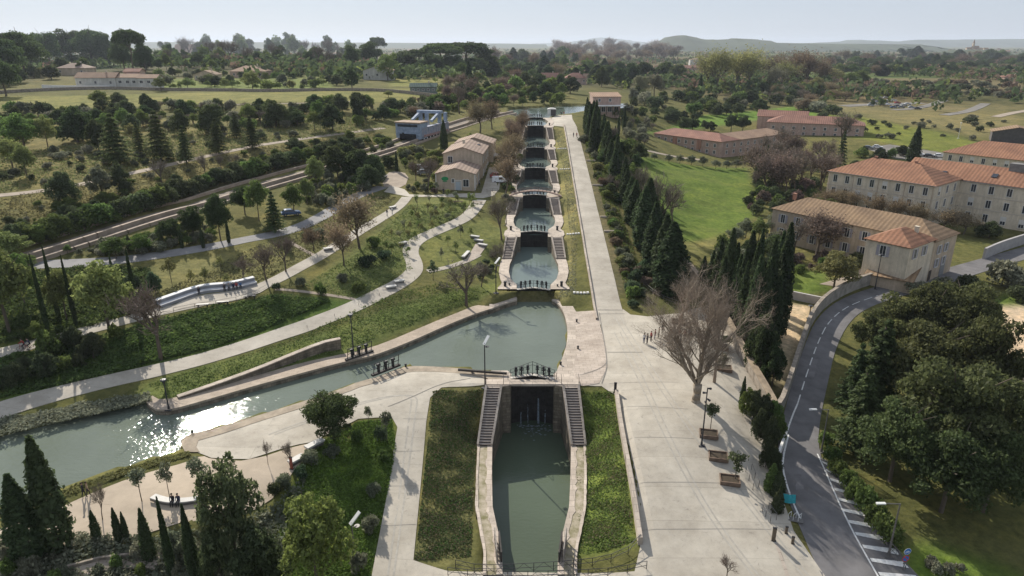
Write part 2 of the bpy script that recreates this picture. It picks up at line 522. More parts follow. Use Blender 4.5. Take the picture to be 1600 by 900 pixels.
# ------------------------------------------------------------------ mesh helpers
def tag(o, label=None, cat=None, group=None, kind=None):
    if label: o['label'] = label
    if cat: o['category'] = cat
    if group: o['group'] = group
    if kind: o['kind'] = kind
    return o
def empty(name, loc, rz=0.0):
    o = bpy.data.objects.new(name, None)
    o.empty_display_size = .3
    COL.objects.link(o)
    o.location = loc
    o.rotation_euler = (0, 0, rz)
    return o
def link(name, me, parent=None, loc=None, rz=None):
    o = bpy.data.objects.new(name, me)
    COL.objects.link(o)
    if parent: o.parent = parent
    if loc is not None: o.location = loc
    if rz is not None: o.rotation_euler = (0, 0, rz)
    return o
class MB:
    def __init__(s):
        s.v, s.f, s.m = [], [], []
        s.mats = []
    def mi(s, m):
        if m is None: return 0
        if m not in s.mats: s.mats.append(m)
        return s.mats.index(m)
    def face(s, ps, m=None):
        i = len(s.v)
        s.v += [tuple(p) for p in ps]
        s.f.append(tuple(range(i, i + len(ps))))
        s.m.append(s.mi(m))
    def box(s, c, d, m=None, rz=0.0, mat4=None):
        x, y, z = d[0] / 2, d[1] / 2, d[2] / 2
        cs, sn = math.cos(rz), math.sin(rz)
        i = len(s.v)
        for a, b, e in ((-x, -y, -z), (x, -y, -z), (x, y, -z), (-x, y, -z), (-x, -y, z), (x, -y, z), (x, y, z), (-x, y, z)):
            p = Vector((a * cs - b * sn + c[0], a * sn + b * cs + c[1], e + c[2]))
            if mat4 is not None: p = mat4 @ p
            s.v.append(tuple(p))
        k = s.mi(m)
        for q in ((0, 3, 2, 1), (4, 5, 6, 7), (0, 1, 5, 4), (1, 2, 6, 5), (2, 3, 7, 6), (3, 0, 4, 7)):
            s.f.append(tuple(i + a for a in q)); s.m.append(k)
    def tube(s, p0, p1, r0, r1=None, m=None, n=6, caps=True):
        r1 = r0 if r1 is None else r1
        p0, p1 = Vector(p0), Vector(p1)
        d = (p1 - p0)
        if d.length < 1e-6: return
        d.normalize()
        a = d.orthogonal().normalized(); b = d.cross(a)
        i = len(s.v)
        for p, r in ((p0, r0), (p1, r1)):
            for k in range(n):
                t = 2 * math.pi * k / n
                s.v.append(tuple(p + a * (r * math.cos(t)) + b * (r * math.sin(t))))
        mi = s.mi(m)
        for k in range(n):
            s.f.append((i + k, i + (k + 1) % n, i + n + (k + 1) % n, i + n + k)); s.m.append(mi)
        if caps:
            s.f.append(tuple(i + k for k in reversed(range(n)))); s.m.append(mi)
            s.f.append(tuple(i + n + k for k in range(n))); s.m.append(mi)
    def beam(s, p0, p1, w, h, m=None):
        "square bar between two points, w wide and h tall"
        p0, p1 = Vector(p0), Vector(p1)
        d = (p1 - p0).normalized()
        sd_ = d.cross(Vector((0, 0, 1)))
        sd_ = sd_.normalized() if sd_.length > 1e-4 else Vector((1, 0, 0))
        up = sd_.cross(d)
        i = len(s.v)
        for p in (p0, p1):
            for a, b in ((-w / 2, -h / 2), (w / 2, -h / 2), (w / 2, h / 2), (-w / 2, h / 2)):
                s.v.append(tuple(p + sd_ * a + up * b))
        k = s.mi(m)
        for q in ((0, 1, 5, 4), (1, 2, 6, 5), (2, 3, 7, 6), (3, 0, 4, 7), (3, 2, 1, 0), (4, 5, 6, 7)):
            s.f.append(tuple(i + a for a in q)); s.m.append(k)
    def mesh(s, name, m=None, smooth=False):
        me = bpy.data.meshes.new(name)
        me.from_pydata(s.v, [], s.f)
        for mm in (s.mats or [m]):
            me.materials.append(mm)
        if s.mats:
            me.polygons.foreach_set('material_index', s.m)
        if smooth:
            me.polygons.foreach_set('use_smooth', [True] * len(me.polygons))
        me.update()
        return me
    def build(s, name, m=None, parent=None, loc=None, rz=None, smooth=False):
        return link(name, s.mesh(name, m, smooth), parent, loc, rz)
def np_mesh(name, V, Fq, mats, mi=None):
    "mesh from arrays: V (n,3), Fq (k,4 or 3)"
    me = bpy.data.meshes.new(name)
    k, c = Fq.shape
    me.vertices.add(len(V))
    me.vertices.foreach_set('co', np.asarray(V, np.float32).ravel())
    me.loops.add(k * c)
    me.loops.foreach_set('vertex_index', np.asarray(Fq, np.int32).ravel())
    me.polygons.add(k)
    me.polygons.foreach_set('loop_start', np.arange(0, k * c, c, dtype=np.int32))
    me.polygons.foreach_set('loop_total', np.full(k, c, np.int32))
    for m in mats: me.materials.append(m)
    if mi is not None:
        me.polygons.foreach_set('material_index', np.asarray(mi, np.int32))
    me.update(calc_edges=True)
    me.validate()
    return me
def resample(P, n):
    P = [Vector(p) for p in P]
    L = [0]
    for a, b in zip(P, P[1:]): L.append(L[-1] + (b - a).length)
    out, k = [], 0
    for i in range(n):
        s = L[-1] * i / (n - 1)
        while k < len(P) - 2 and L[k + 1] < s: k += 1
        t = (s - L[k]) / max(1e-9, L[k + 1] - L[k])
        out.append(P[k].lerp(P[k + 1], t))
    return out
def smooth_line(P, it=2):
    P = [Vector(p) for p in P]
    for _ in range(it):
        Q = [P[0]]
        for a, b in zip(P, P[1:]):
            Q += [a.lerp(b, .25), a.lerp(b, .75)]
        Q.append(P[-1])
        P = Q
    return P
def ribbon(name, left, right, m, dz=.07, n=None, across=4, world_pts=False, smooth=2, thick=.2, label=None, cat=None):
    "path surface laid on the ground between two edges, with a shallow side"
    l = left if world_pts else [G(*p) for p in left]
    r = right if world_pts else [G(*p) for p in right]
    l, r = smooth_line(l, smooth), smooth_line(r, smooth)
    if n is None:
        n = max(8, int(sum((b - a).length for a, b in zip(l, l[1:])) / 1.2))
    n = min(n, 400)
    l, r = resample(l, n), resample(r, n)
    V, Fc = [], []
    w = across + 1
    for a, b in zip(l, r):
        for k in range(w):
            p = a.lerp(b, k / across)
            V.append((p.x, p.y, float(hgt(p.x, p.y)) + dz))
    for i in range(n - 1):
        for k in range(across):
            q = i * w + k
            Fc.append((q, q + 1, q + w + 1, q + w))
    base = len(V)
    for i in range(n):
        for k in (0, across):
            x, y, z = V[i * w + k]
            V.append((x, y, z - thick))
    for i in range(n - 1):
        Fc.append((i * w, (i + 1) * w, base + 2 * (i + 1), base + 2 * i))
        Fc.append((i * w + across, base + 2 * i + 1, base + 2 * i + 3, (i + 1) * w + across))
    me = bpy.data.meshes.new(name)
    me.from_pydata(V, [], Fc)
    me.materials.append(m)
    o = link(name, me)
    if label: tag(o, label, cat)
    o['kind'] = 'structure'
    return o
def drape(name, poly, m, dz=.05, step=2.0, world_pts=False, kind='structure', smooth=1, hfun=None):
    "flat sheet over the ground inside an outline"
    P = [Vector(p) for p in poly] if world_pts else [G(*p) for p in poly]
    if smooth:
        P = smooth_line(P + [P[0]], smooth)[:-1]
    flat = [Vector((p.x, p.y, 0)) for p in P]
    tris = geometry.tessellate_polygon([flat])
    bm = bmesh.new()
    vs = [bm.verts.new(p) for p in flat]
    for t in tris:
        try: bm.faces.new([vs[i] for i in t])
        except ValueError: pass
    xs = [p.x for p in flat]; ys = [p.y for p in flat]
    for ax, lo, hi in ((0, min(xs), max(xs)), (1, min(ys), max(ys))):
        k = max(1, min(120, int((hi - lo) / step)))
        for i in range(1, k):
            c = lo + (hi - lo) * i / k
            co = (c, 0, 0) if ax == 0 else (0, c, 0)
            no = (1, 0, 0) if ax == 0 else (0, 1, 0)
            bmesh.ops.bisect_plane(bm, geom=bm.verts[:] + bm.edges[:] + bm.faces[:], plane_co=co, plane_no=no)
    for v in bm.verts:
        v.co.z = (hfun(v.co.x, v.co.y) if hfun else float(hgt(v.co.x, v.co.y))) + dz
    bmesh.ops.recalc_face_normals(bm, faces=bm.faces[:])
    me = bpy.data.meshes.new(name)
    bm.to_mesh(me); bm.free()
    if len(me.polygons) and sum(p.normal.z for p in me.polygons) < 0:
        me.flip_normals()
    me.materials.append(m)
    o = link(name, me)
    if kind: o['kind'] = kind
    return o
def poly_w(lst):
    return [tuple(G(*p))[:2] for p in lst]
# ------------------------------------------------------------------ the ground
C_SCRUB, C_LUSH, C_DRY, C_SOIL = (.115, .115, .045), (.078, .112, .026), (.15, .135, .05), (.16, .125, .08)
regions = [  # outline in the picture, colour, soft edge in metres
 ([(0,172),(250,165),(620,160),(760,150),(640,138),(540,140),(300,145),(0,150)], (.125,.125,.045), 3),
 ([(610,135),(680,135),(700,118),(640,112),(608,120)], (.13,.135,.045), 3),
 ([(380,140),(520,140),(520,112),(420,112),(250,125),(240,140)], (.095,.12,.035), 5),
 ([(985,240),(1165,262),(1190,330),(1120,372),(1080,380),(1050,372),(1010,300)], C_LUSH, 2),
 ([(1050,372),(1080,380),(1130,370),(1110,392),(1060,400)], (.16,.15,.06), 3),
 ([(980,205),(1100,180),(1250,165),(1290,182),(1200,185),(1020,205)], (.085,.14,.028), 3),
 ([(960,215),(1000,225),(1015,240),(985,240),(960,232)], C_LUSH, 2),
 ([(1280,180),(1320,178),(1540,225),(1480,240),(1330,215)], (.105,.12,.03), 2),
 ([(1300,172),(1560,172),(1600,185),(1600,205),(1560,220),(1320,178)], (.13,.115,.055), 3),
 ([(1310,172),(1600,172),(1600,140),(1300,135)], (.14,.125,.065), 4),
 ([(1200,425),(1290,420),(1300,455),(1235,462),(1195,445)], C_LUSH, 1.5),
 ([(1405,860),(1450,850),(1600,900),(1420,930)], (.085,.13,.025), 2),
 ([(1540,470),(1600,452),(1640,470),(1600,500)], C_LUSH, 2),
 ([(1555,480),(1700,470),(1700,640),(1590,610),(1570,540)], (.40,.31,.23), 2),
 ([(560,690),(615,660),(620,720),(590,860),(580,900),(430,900),(440,780),(500,700)], (.07,.115,.02), 1.5),
 ([(670,610),(757,605),(742,700),(735,890),(645,878)], (.12,.115,.05), 1),
 ([(905,610),(960,610),(995,850),(900,870),(900,700)], (.085,.115,.028), 1),
 ([(200,640),(540,560),(690,490),(790,450),(770,440),(650,470),(440,540),(220,600)], (.085,.105,.035), 1),
 ([(490,440),(650,310),(760,310),(660,370),(640,420),(560,470)], (.10,.115,.042), 1.5),
 ([(660,370),(760,340),(790,360),(780,440),(700,430),(655,400)], (.10,.11,.04), 1.5),
 ([(430,460),(570,470),(560,490),(470,512),(300,560),(0,640),(0,560),(250,500)], (.055,.085,.022), 1.5),
 ([(230,420),(400,385),(520,350),(600,300),(590,345),(490,400),(400,445),(260,480)], (.115,.115,.05), 1.5),
 ([(0,550),(230,480),(230,420),(0,420)], (.055,.075,.022), 2),
 ([(870,470),(890,470),(905,300),(890,200),(855,200),(868,330)], (.15,.14,.062), .8),
 ([(945,470),(1000,450),(970,330),(920,220),(902,205),(935,350)], (.10,.09,.05), 1.5),
 ([(1110,490),(1150,560),(1220,620),(1250,500),(1180,440)], (.10,.085,.05), 3),
 ([(1213,470),(1270,480),(1245,560),(1218,610),(1205,560)], (.36,.29,.2), 1),
 ([(0,420),(230,420),(330,340),(600,245),(560,225),(300,300),(0,395)], (.085,.085,.035), 2),
 ([(0,380),(0,200),(560,170),(600,225),(250,310)], (.115,.105,.045), 4),
]
col = np.empty(GX.shape + (3,))
col[:] = C_SCRUB
far = sstep(380, 800, np.hypot(GX, GYY))[..., None]
col = col * (1 - far) + np.array((.10, .088, .05)) * far
near_m = np.hypot(GX, GYY) < 900
for poly, c, soft in regions:
    w = poly_w(poly)
    sel = near_m
    x, y = GX[sel], GYY[sel]
    d = dist_poly(w, x, y)
    ins = inside(w, x, y)
    k = np.where(ins, sstep(-soft, soft, d), sstep(-soft, soft, -d))[:, None]
    col[sel] = col[sel] * (1 - k) + np.array(c) * k * 1.42
ZH = beds(GX, GYY, ZB)
bank = inside(water_poly, GX, GYY) | ((ZH < ZB - 2) & near_m)
col[bank] = (.10, .09, .06)
# far fields as patches of different crops
ids = (np.floor(GX / 170 + .3 * np.sin(GYY / 260)).astype(int) * 73856093) ^ (np.floor(GYY / 210 + .25 * np.sin(GX / 300)).astype(int) * 19349663)
pick = np.abs(ids) % 6
pal = np.array([(.085, .085, .04), (.13, .105, .06), (.085, .12, .04), (.15, .13, .075), (.07, .07, .035), (.11, .10, .05)])
fm = sstep(480, 620, np.hypot(GX, GYY))[..., None]
col = col * (1 - fm) + pal[pick] * fm
ny, nx = GX.shape
V = np.stack([GX, GYY, ZH], -1).reshape(-1, 3)
idx = np.arange(nx * ny).reshape(ny, nx)
Fq = np.stack([idx[:-1, :-1], idx[:-1, 1:], idx[1:, 1:], idx[1:, :-1]], -1).reshape(-1, 4)
mg = bpy.data.materials.new('ground')
N, L = nodes_of(mg)
b = N["Principled BSDF"]
b.inputs['Roughness'].default_value = 1
b.inputs['Specular IOR Level'].default_value = .05
att = N.new("ShaderNodeAttribute"); att.attribute_name = 'tint'
tc = N.new("ShaderNodeTexCoord")
def nz_(scale, det=6, r=.65):
    q = N.new("ShaderNodeTexNoise")
    q.inputs['Scale'].default_value = scale; q.inputs['Detail'].default_value = det; q.inputs['Roughness'].default_value = r
    L.new(tc.outputs['Object'], q.inputs['Vector'])
    return q
def ramp(fac, stops):
    rp = N.new("ShaderNodeValToRGB")
    e = rp.color_ramp.elements
    e[0].position, e[0].color = stops[0][0], (*stops[0][1], 1)
    e[1].position, e[1].color = stops[-1][0], (*stops[-1][1], 1)
    for p, c in stops[1:-1]:
        k = e.new(p); k.color = (*c, 1)
    L.new(fac, rp.inputs['Fac'])
    return rp
def mul(a, bb, fac=1.0, mode='MULTIPLY'):
    mx = N.new("ShaderNodeMix"); mx.data_type = 'RGBA'; mx.blend_type = mode
    mx.inputs[0].default_value = fac
    L.new(a, mx.inputs[6]); L.new(bb, mx.inputs[7])
    return mx.outputs[2]
n1, n2, n3 = nz_(.13, 8, .7), nz_(.9, 8, .75), nz_(.02, 5)
c1 = mul(att.outputs['Color'], ramp(n1.outputs['Fac'], [(.3, (.62, .66, .6)), (.5, (1, 1, 1)), (.7, (1.45, 1.3, 1.15))]).outputs[0])
c2 = mul(c1, ramp(n2.outputs['Fac'], [(.28, (.5, .55, .5)), (.5, (1, 1, 1)), (.72, (1.5, 1.42, 1.3))]).outputs[0])
c3 = mul(c2, ramp(n3.outputs['Fac'], [(.35, (.85, .88, .8)), (.65, (1.18, 1.1, 1.05))]).outputs[0])
n4 = nz_(.055, 9, .75)
straw = N.new("ShaderNodeRGB"); straw.outputs[0].default_value = (.21, .18, .075, 1)
m4 = N.new("ShaderNodeMix"); m4.data_type = 'RGBA'
r4 = ramp(n4.outputs['Fac'], [(.48, (0, 0, 0)), (.78, (.38, .38, .38))])
L.new(r4.outputs[0], m4.inputs[0]); L.new(c3, m4.inputs[6]); L.new(straw.outputs[0], m4.inputs[7])
L.new(m4.outputs[2], b.inputs['Base Color'])
bp = N.new("ShaderNodeBump"); bp.inputs['Strength'].default_value = .7; bp.inputs['Distance'].default_value = .35
L.new(n2.outputs['Fac'], bp.inputs['Height']); L.new(bp.outputs['Normal'], b.inputs['Normal'])
MATS['ground'] = mg
me = np_mesh('ground', V, Fq, [mg])
ca = me.color_attributes.new('tint', 'FLOAT_COLOR', 'POINT')
ca.data.foreach_set('color', np.c_[col.reshape(-1, 3), np.ones(nx * ny)].astype(np.float32).ravel())
me.polygons.foreach_set('use_smooth', np.ones(len(me.polygons), bool))
ground = link('ground', me)
ground['kind'] = 'structure'

# hills on the horizon
M_HILL = mat('far_hill_scrub', (.06, .075, .04), 1, .3, .004, detail=6)
def hill(name, d, prof, depth, base=2.0):
    "ridge at distance d whose skyline is given as picture points"
    P = resample([Vector((a, b_, 0)) for a, b_ in prof], 60)
    mb = MB(); rows = []
    for k in range(9):
        t = k / 8
        f = math.sin(math.pi * t) ** 1.2
        row = []
        for i, p in enumerate(P):
            y = d + (t - .5) * depth
            x = (p.x - 800) / F * d * 1.0
            top = CAMH + (68 - p.y) / F * d / .94
            jit = 1 + .10 * math.sin(i * 1.7 + k) * math.sin(i * .6 + 2 * k)
            row.append((x * (1 + .02 * math.sin(i + k)), y, base + max(0.5, (top - base)) * f * (jit if f < .95 else 1)))
        rows.append(row)
    for a, b2 in zip(rows, rows[1:]):
        for i in range(len(P) - 1):
            mb.face((a[i], a[i + 1], b2[i + 1], b2[i]))
    o = mb.build(name, M_HILL, smooth=True)
    bm = bmesh.new(); bm.from_mesh(o.data); bmesh.ops.remove_doubles(bm, verts=bm.verts[:], dist=.5); bm.to_mesh(o.data); bm.free()
    o['kind'] = 'structure'
hill('wooded_hill', 4200, [(1000,70),(1030,59),(1052,57),(1075,62),(1100,63),(1130,61),(1160,63),(1185,67),(1260,68),(1400,69)], 900)
hill('distant_ridge', 9500, [(1180,70),(1275,66),(1300,63),(1340,64),(1375,66),(1400,63),(1460,63),(1520,62),(1600,62),(1750,65),(1850,70)], 1500)
hill('faint_mountain', 16000, [(830,68),(880,67),(905,63),(930,60),(955,62),(1000,67),(1100,69)], 2000)
hill('low_ridge', 7500, [(-250,68),(-100,65),(100,66),(400,66),(640,67),(800,68),(850,69)], 1200)

# ------------------------------------------------------------------ water
def sheet(name, poly, z, m, step=None):
    P = [Vector((p[0], p[1], 0)) for p in poly]
    tris = geometry.tessellate_polygon([P])
    mb = MB()
    for t in tris:
        q = [P[i] for i in t]
        n_ = (q[1] - q[0]).cross(q[2] - q[0]).z
        if n_ < 0: q.reverse()
        mb.face([(p.x, p.y, z) for p in q])
    o = mb.build(name, m)
    o['kind'] = 'structure'
    return o
W_CANAL = water_mat('canal_water', (.135, .158, .125), .055, 2.3)
W_POOL = W_CANAL
W_CH = water_mat('chamber_water', (.085, .108, .072), .03, 2.2)  # base colour darkened to stand in for the deep chamber shade
W_UP = water_mat('upper_chamber_water', (.135, .170, .150), .02, 2.0)  # paler bluish base stands in for sky reflected on the basins
def expand(poly, e):
    c = Vector((sum(p[0] for p in poly) / len(poly), sum(p[1] for p in poly) / len(poly)))
    return poly
sheet('canal_water', expand(water_poly, .4), WATER_Z, W_CANAL)
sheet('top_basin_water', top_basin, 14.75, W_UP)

U = random.uniform
# ------------------------------------------------------------------ locks: chambers
def side_strip(mb_wall, mb_top, inner, outer, zs, zb, stairs=None, skirt=.9):
    "one side of a chamber: top course, wall down to the bed, outer skirt"
    for i in range(len(inner) - 1):
        a, b_, c, d = inner[i], inner[i + 1], outer[i + 1], outer[i]
        z0, z1 = zs[i], zs[i + 1]
        mb_wall.face([(a[0], a[1], z0), (b_[0], b_[1], z1), (b_[0], b_[1], zb), (a[0], a[1], zb)])
        mb_top.face([(a[0], a[1], z0), (b_[0], b_[1], z1), (c[0], c[1], z1), (d[0], d[1], z0)])
        mb_top.face([(d[0], d[1], z0), (c[0], c[1], z1), (c[0], c[1], z1 - skirt), (d[0], d[1], z0 - skirt)])
def steps_mesh(i0, i1, o0, o1, z0, z1, n_):
    "flight of steps from the line i0-o0 up to the line i1-o1, with cheek walls"
    mb = MB()
    i0, i1, o0, o1 = map(lambda p: Vector((p[0], p[1], 0)), (i0, i1, o0, o1))
    ii0, oo0 = i0.lerp(o0, .13), i0.lerp(o0, .87)
    ii1, oo1 = i1.lerp(o1, .13), i1.lerp(o1, .87)
    for k in range(n_):
        t0, t1 = k / n_, (k + 1) / n_
        za, zc = z0 + (z1 - z0) * k / n_, z0 + (z1 - z0) * (k + 1) / n_
        a, b_, c, d = ii0.lerp(ii1, t0), ii0.lerp(ii1, t1), oo0.lerp(oo1, t1), oo0.lerp(oo1, t0)
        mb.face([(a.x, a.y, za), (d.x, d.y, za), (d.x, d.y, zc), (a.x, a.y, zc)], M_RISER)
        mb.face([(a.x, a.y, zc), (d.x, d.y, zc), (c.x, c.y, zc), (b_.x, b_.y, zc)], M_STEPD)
    for p0, p1, q0, q1 in ((i0, i1, ii0, ii1), (oo0, oo1, o0, o1)):
        e = .28
        A_ = [(p0.x, p0.y, z0 + e), (q0.x, q0.y, z0 + e), (q1.x, q1.y, z1 + e), (p1.x, p1.y, z1 + e)]
        mb.face(A_, M_COPE)
        for s0, s1 in ((p0, p1), (q0, q1)):
            mb.face([(s0.x, s0.y, z0 + e), (s1.x, s1.y, z1 + e), (s1.x, s1.y, z1 - 1.2), (s0.x, s0.y, z0 - 1.2)], M_COPE)
        mb.face([(p0.x, p0.y, z0 + e), (q0.x, q0.y, z0 + e), (q0.x, q0.y, z0 - 1), (p0.x, p0.y, z0 - 1)], M_COPE)
    return mb
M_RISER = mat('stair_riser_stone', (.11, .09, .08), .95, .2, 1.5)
ORD = ['first', 'second', 'third', 'fourth', 'fifth', 'sixth', 'seventh', 'eighth', 'ninth', 'tenth', 'eleventh', 'twelfth', 'thirteenth', 'fourteenth', 'fifteenth', 'sixteenth', 'seventeenth', 'eighteenth', 'nineteenth', 'twentieth', 'twenty-first', 'twenty-second', 'twenty-third', 'twenty-fourth', 'twenty-fifth', 'twenty-sixth', 'twenty-seventh', 'twenty-eighth', 'twenty-ninth', 'thirtieth']
CH_LABEL = {2: 'oval stone lock chamber just above the wide pool, greenish water', 3: 'oval stone lock chamber below the arched footbridge, deep shaded water',
            4: 'oval stone lock chamber just above the arched footbridge, pale water', 5: 'stone lock chamber fifth up the flight, two above the arched footbridge',
            6: 'stone lock chamber one below the short top basin of the flight', 7: 'short topmost stone basin of the lock flight beside the dark hut'}
def chamber(i):
    y0, y1, z0, z1 = GY[i], GY[i + 1], GZ[i], GZ[i + 1]
    root = empty('lock_chamber', (axis_x(y0), y0, z0))
    tag(root, CH_LABEL[i], 'lock chamber', 'oval chambers of the lock flight')
    off = Vector((axis_x(y0), y0, z0))
    for s in (-1, 1):
        mw, mt, mh = MB(), MB(), MB()
        ts = [0, .03, .07, .12, .2, .27, .34, .42, .5, .56, T1]
        def ip(t, extra=0.0):
            y = y0 + (y1 - y0) * t
            return (axis_x(y) + s * (float(hw_chamber(t)) + extra) - off.x, y - off.y)
        wd = [3.6, 3.6, 3.2, 2.4, 2.0, 2.0, 2.0, 2.0, 2.0, 2.1, 2.2]
        inner = [ip(t) for t in ts]; outer = [ip(t, w) for t, w in zip(ts, wd)]
        side_strip(mw, mt, inner, outer, [0] * len(ts), -6)
        a0, o0, a1, o1 = ip(T1), ip(T1, 2.2), ip(T2), ip(T2, 2.6)
        zz = z1 - z0
        side_strip(mw, MB(), [a0, a1], [o0, o1], [0, zz], -6)
        # head pier beside the upper gate
        inn = [ip(T2), (axis_x(y0 + (y1 - y0) * .865) + s * 3.05 - off.x, (y1 - y0) * .865), (axis_x(y0 + (y1 - y0) * .93) + s * 3.05 - off.x, (y1 - y0) * .93), (axis_x(y1) + s * 3.1 - off.x, y1 - off.y)]
        ou = [ip(T2, 2.6), ip(.865, 2.6), ip(.93, 3.3), ip(1.0, 3.4)]
        if zz > .5:
            side_strip(mw, mh, inn, ou, [zz] * 4, -6)
            mh.build('head_deck', M_COPE, root)
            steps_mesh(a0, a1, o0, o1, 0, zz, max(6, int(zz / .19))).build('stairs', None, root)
        else:
            side_strip(MB(), mt, [a0, a1], [o0, o1], [0, zz], -6)
            side_strip(mw, mt, inn, ou, [zz] * 4, -6)
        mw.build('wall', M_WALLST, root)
        mt.build('coping', M_COPE, root)
    # water
    P = []
    ts = np.linspace(0, 1, 25)
    yy = y0 + (y1 - y0) * ts
    P += [(axis_x(y) - float(hw_chamber(t)) + .0, y) for t, y in zip(ts, yy)]
    P += [(axis_x(y) + float(hw_chamber(t)) - .0, y) for t, y in reversed(list(zip(ts, yy)))]
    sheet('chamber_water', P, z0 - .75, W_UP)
for i in range(2, 8): chamber(i)

# lowest chamber, partly emptied, with long side stairs
def front_chamber():
    root = empty('lock_chamber', (axis_x(70), 70, -4.5))
    tag(root, 'deep lowest lock chamber with long stairs on both sides below the wide pool', 'lock chamber', 'oval chambers of the lock flight')
    o = Vector((axis_x(70), 70, -4.5))
    M_LEDGE = mat('mossy_ledge', (.46, .39, .31), 1, .05, .85, detail=12, col2=(.15, .14, .06))
    for s in (-1, 1):
        mw, mt, mo, mg_, mh = MB(), MB(), MB(), MB(), MB()
        ys = list(np.linspace(53.5, 76.3, 34))
        inner = [(axis_x(y) + s * float(hw_front(y)) - o.x, y - o.y) for y in ys]
        mid = [(axis_x(y) + s * (float(hw_front(y)) + .6 + (.22 if random.random() < .25 else 0) + U(0, .06)) - o.x, y - o.y) for y in ys]
        outer = [(axis_x(y) + s * (float(hw_front(y)) + 1.6 + U(0, .06)) - o.x, y - o.y) for y in ys]
        out2 = [(axis_x(y) + s * (float(hw_front(y)) + 1.9 + U(0, .1)) - o.x, y - o.y) for y in ys]
        side_strip(mw, mt, inner, mid, [0] * len(ys), -6, skirt=.3)
        side_strip(MB(), mo, outer, out2, [.04] * len(ys), -6, skirt=.5)
        side_strip(MB(), mg_, mid, outer, [-.05] * len(ys), -6, skirt=.1)
        a0, a1 = (axis_x(76.3) + s * 5.05 - o.x, 6.3), (axis_x(83.8) + s * 4.1 - o.x, 13.8)
        o0, o1 = (axis_x(76.3) + s * 7.1 - o.x, 6.3), (axis_x(83.8) + s * 6.5 - o.x, 13.8)
        side_strip(mw, MB(), [a0, a1], [o0, o1], [0, 4.65], -6)
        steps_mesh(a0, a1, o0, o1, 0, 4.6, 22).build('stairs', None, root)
        inn = [a1, (axis_x(84) + s * 3.0 - o.x, 14.0), (axis_x(87.5) + s * 3.0 - o.x, 17.5), (axis_x(88.6) + s * 3.6 - o.x, 18.6)]
        ou = [o1, (axis_x(84) + s * 6.5 - o.x, 14.0), (axis_x(87.5) + s * 6.0 - o.x, 17.5), (axis_x(88.6) + s * 6.0 - o.x, 18.6)]
        side_strip(mw, mh, inn, ou, [4.65] * 4, -6)
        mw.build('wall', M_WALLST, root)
        mt.build('coping', M_COPE, root)
        mo.build('edge_course', M_COPE, root)
        mg_.build('mossy_ledge', M_LEDGE, root)
        mh.build('head_deck', M_COPE, root)
    ys = np.linspace(40, 87.3, 40)
    P = [(axis_x(y) - float(hw_front(y)), y) for y in ys] + [(axis_x(y) + float(hw_front(y)), y) for y in ys[::-1]]
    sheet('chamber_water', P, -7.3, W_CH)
front_chamber()

# ------------------------------------------------------------------ lock gates
def gate(i, label, arch=False):
    y, z = GY[i], GZ[i]
    root = empty('lock_gate', (axis_x(y), y, z), math.atan(-.034))
    tag(root, label, 'lock gate', 'mitre gates across the lock flight')
    drop = 8.2 if i == 1 else (z - GZ[i - 1] + 2.0)
    hw = 3.1
    for s in (-1, 1):
        mb = MB()
        a, b_ = Vector((s * hw, 0, 0)), Vector((0, 1.15, 0))
        for k in range(8):
            p, q = a.lerp(b_, k / 8), a.lerp(b_, (k + .94) / 8)
            mb.beam((p.x, p.y, -drop / 2), (q.x, q.y, -drop / 2), .22, drop)
        for zz in np.arange(-.2, -drop, -1.1):
            p, q = a + Vector((0, -.18, 0)), b_ + Vector((0, -.18, 0))
            mb.beam((p.x, p.y, zz), (q.x, q.y, zz), .14, .26)
        mb.build('gate_leaf', M_WOODD, root)
        mp = MB()
        for k in range(4):
            p, q = a.lerp(b_, (k + .04) / 4), a.lerp(b_, (k + .9) / 4)
            mp.beam((p.x, p.y - .55, .12), (q.x, q.y - .55, .12), .6, .08)
        mp.build('footboard', M_PLANK, root)
        mr = MB()
        for k in range(6):
            p = a.lerp(b_, k / 5)
            lift = (.75 * k / 5 if arch else .15 * k / 5)
            mr.tube((p.x, p.y + .2, 0), (p.x, p.y + .2, 1.05 + lift), .035, n=5)
            if k:
                q = a.lerp(b_, (k - 1) / 5); l0 = (.75 * (k - 1) / 5 if arch else .15 * (k - 1) / 5)
                for hh in (1.05, .55):
                    mr.tube((q.x, q.y + .2, hh + l0), (p.x, p.y + .2, hh + lift), .03, n=5)
        mr.build('railing', M_IRON, root)
        for k in (.25, .5, .78):
            mk = MB()
            p = a.lerp(b_, k)
            mk.box((p.x, p.y - .05, .62), (.24, .22, 1.25))
            mk.box((p.x, p.y - .05, 1.3), (.36, .3, .3))
            mk.box((p.x, p.y - .18, .9), (.5, .1, .16))
            mk.tube((p.x - .3, p.y - .3, 1.15), (p.x + .3, p.y - .3, 1.15), .035, n=5)
            mk.build('rack_gear', M_IRON, root)
        # walkway hand post on the deck
    return root
GL = {1: 'lowest lock gate with arched black railing, holding back the wide pool', 2: 'dark lock gate at the upstream end of the wide pool',
      3: 'dark lock gate between the pool chamber and the chamber below the arched footbridge', 4: 'lock gate directly under the arched pinkish footbridge',
      5: 'lock gate one chamber above the arched footbridge, pale footboards', 6: 'lock gate two chambers above the arched footbridge',
      7: 'lower gate of the short topmost basin in the flight', 8: 'topmost lock gate at the head of the flight beside the dark hut'}
for i in range(1, 9): gate(i, GL[i], arch=(i == 1))

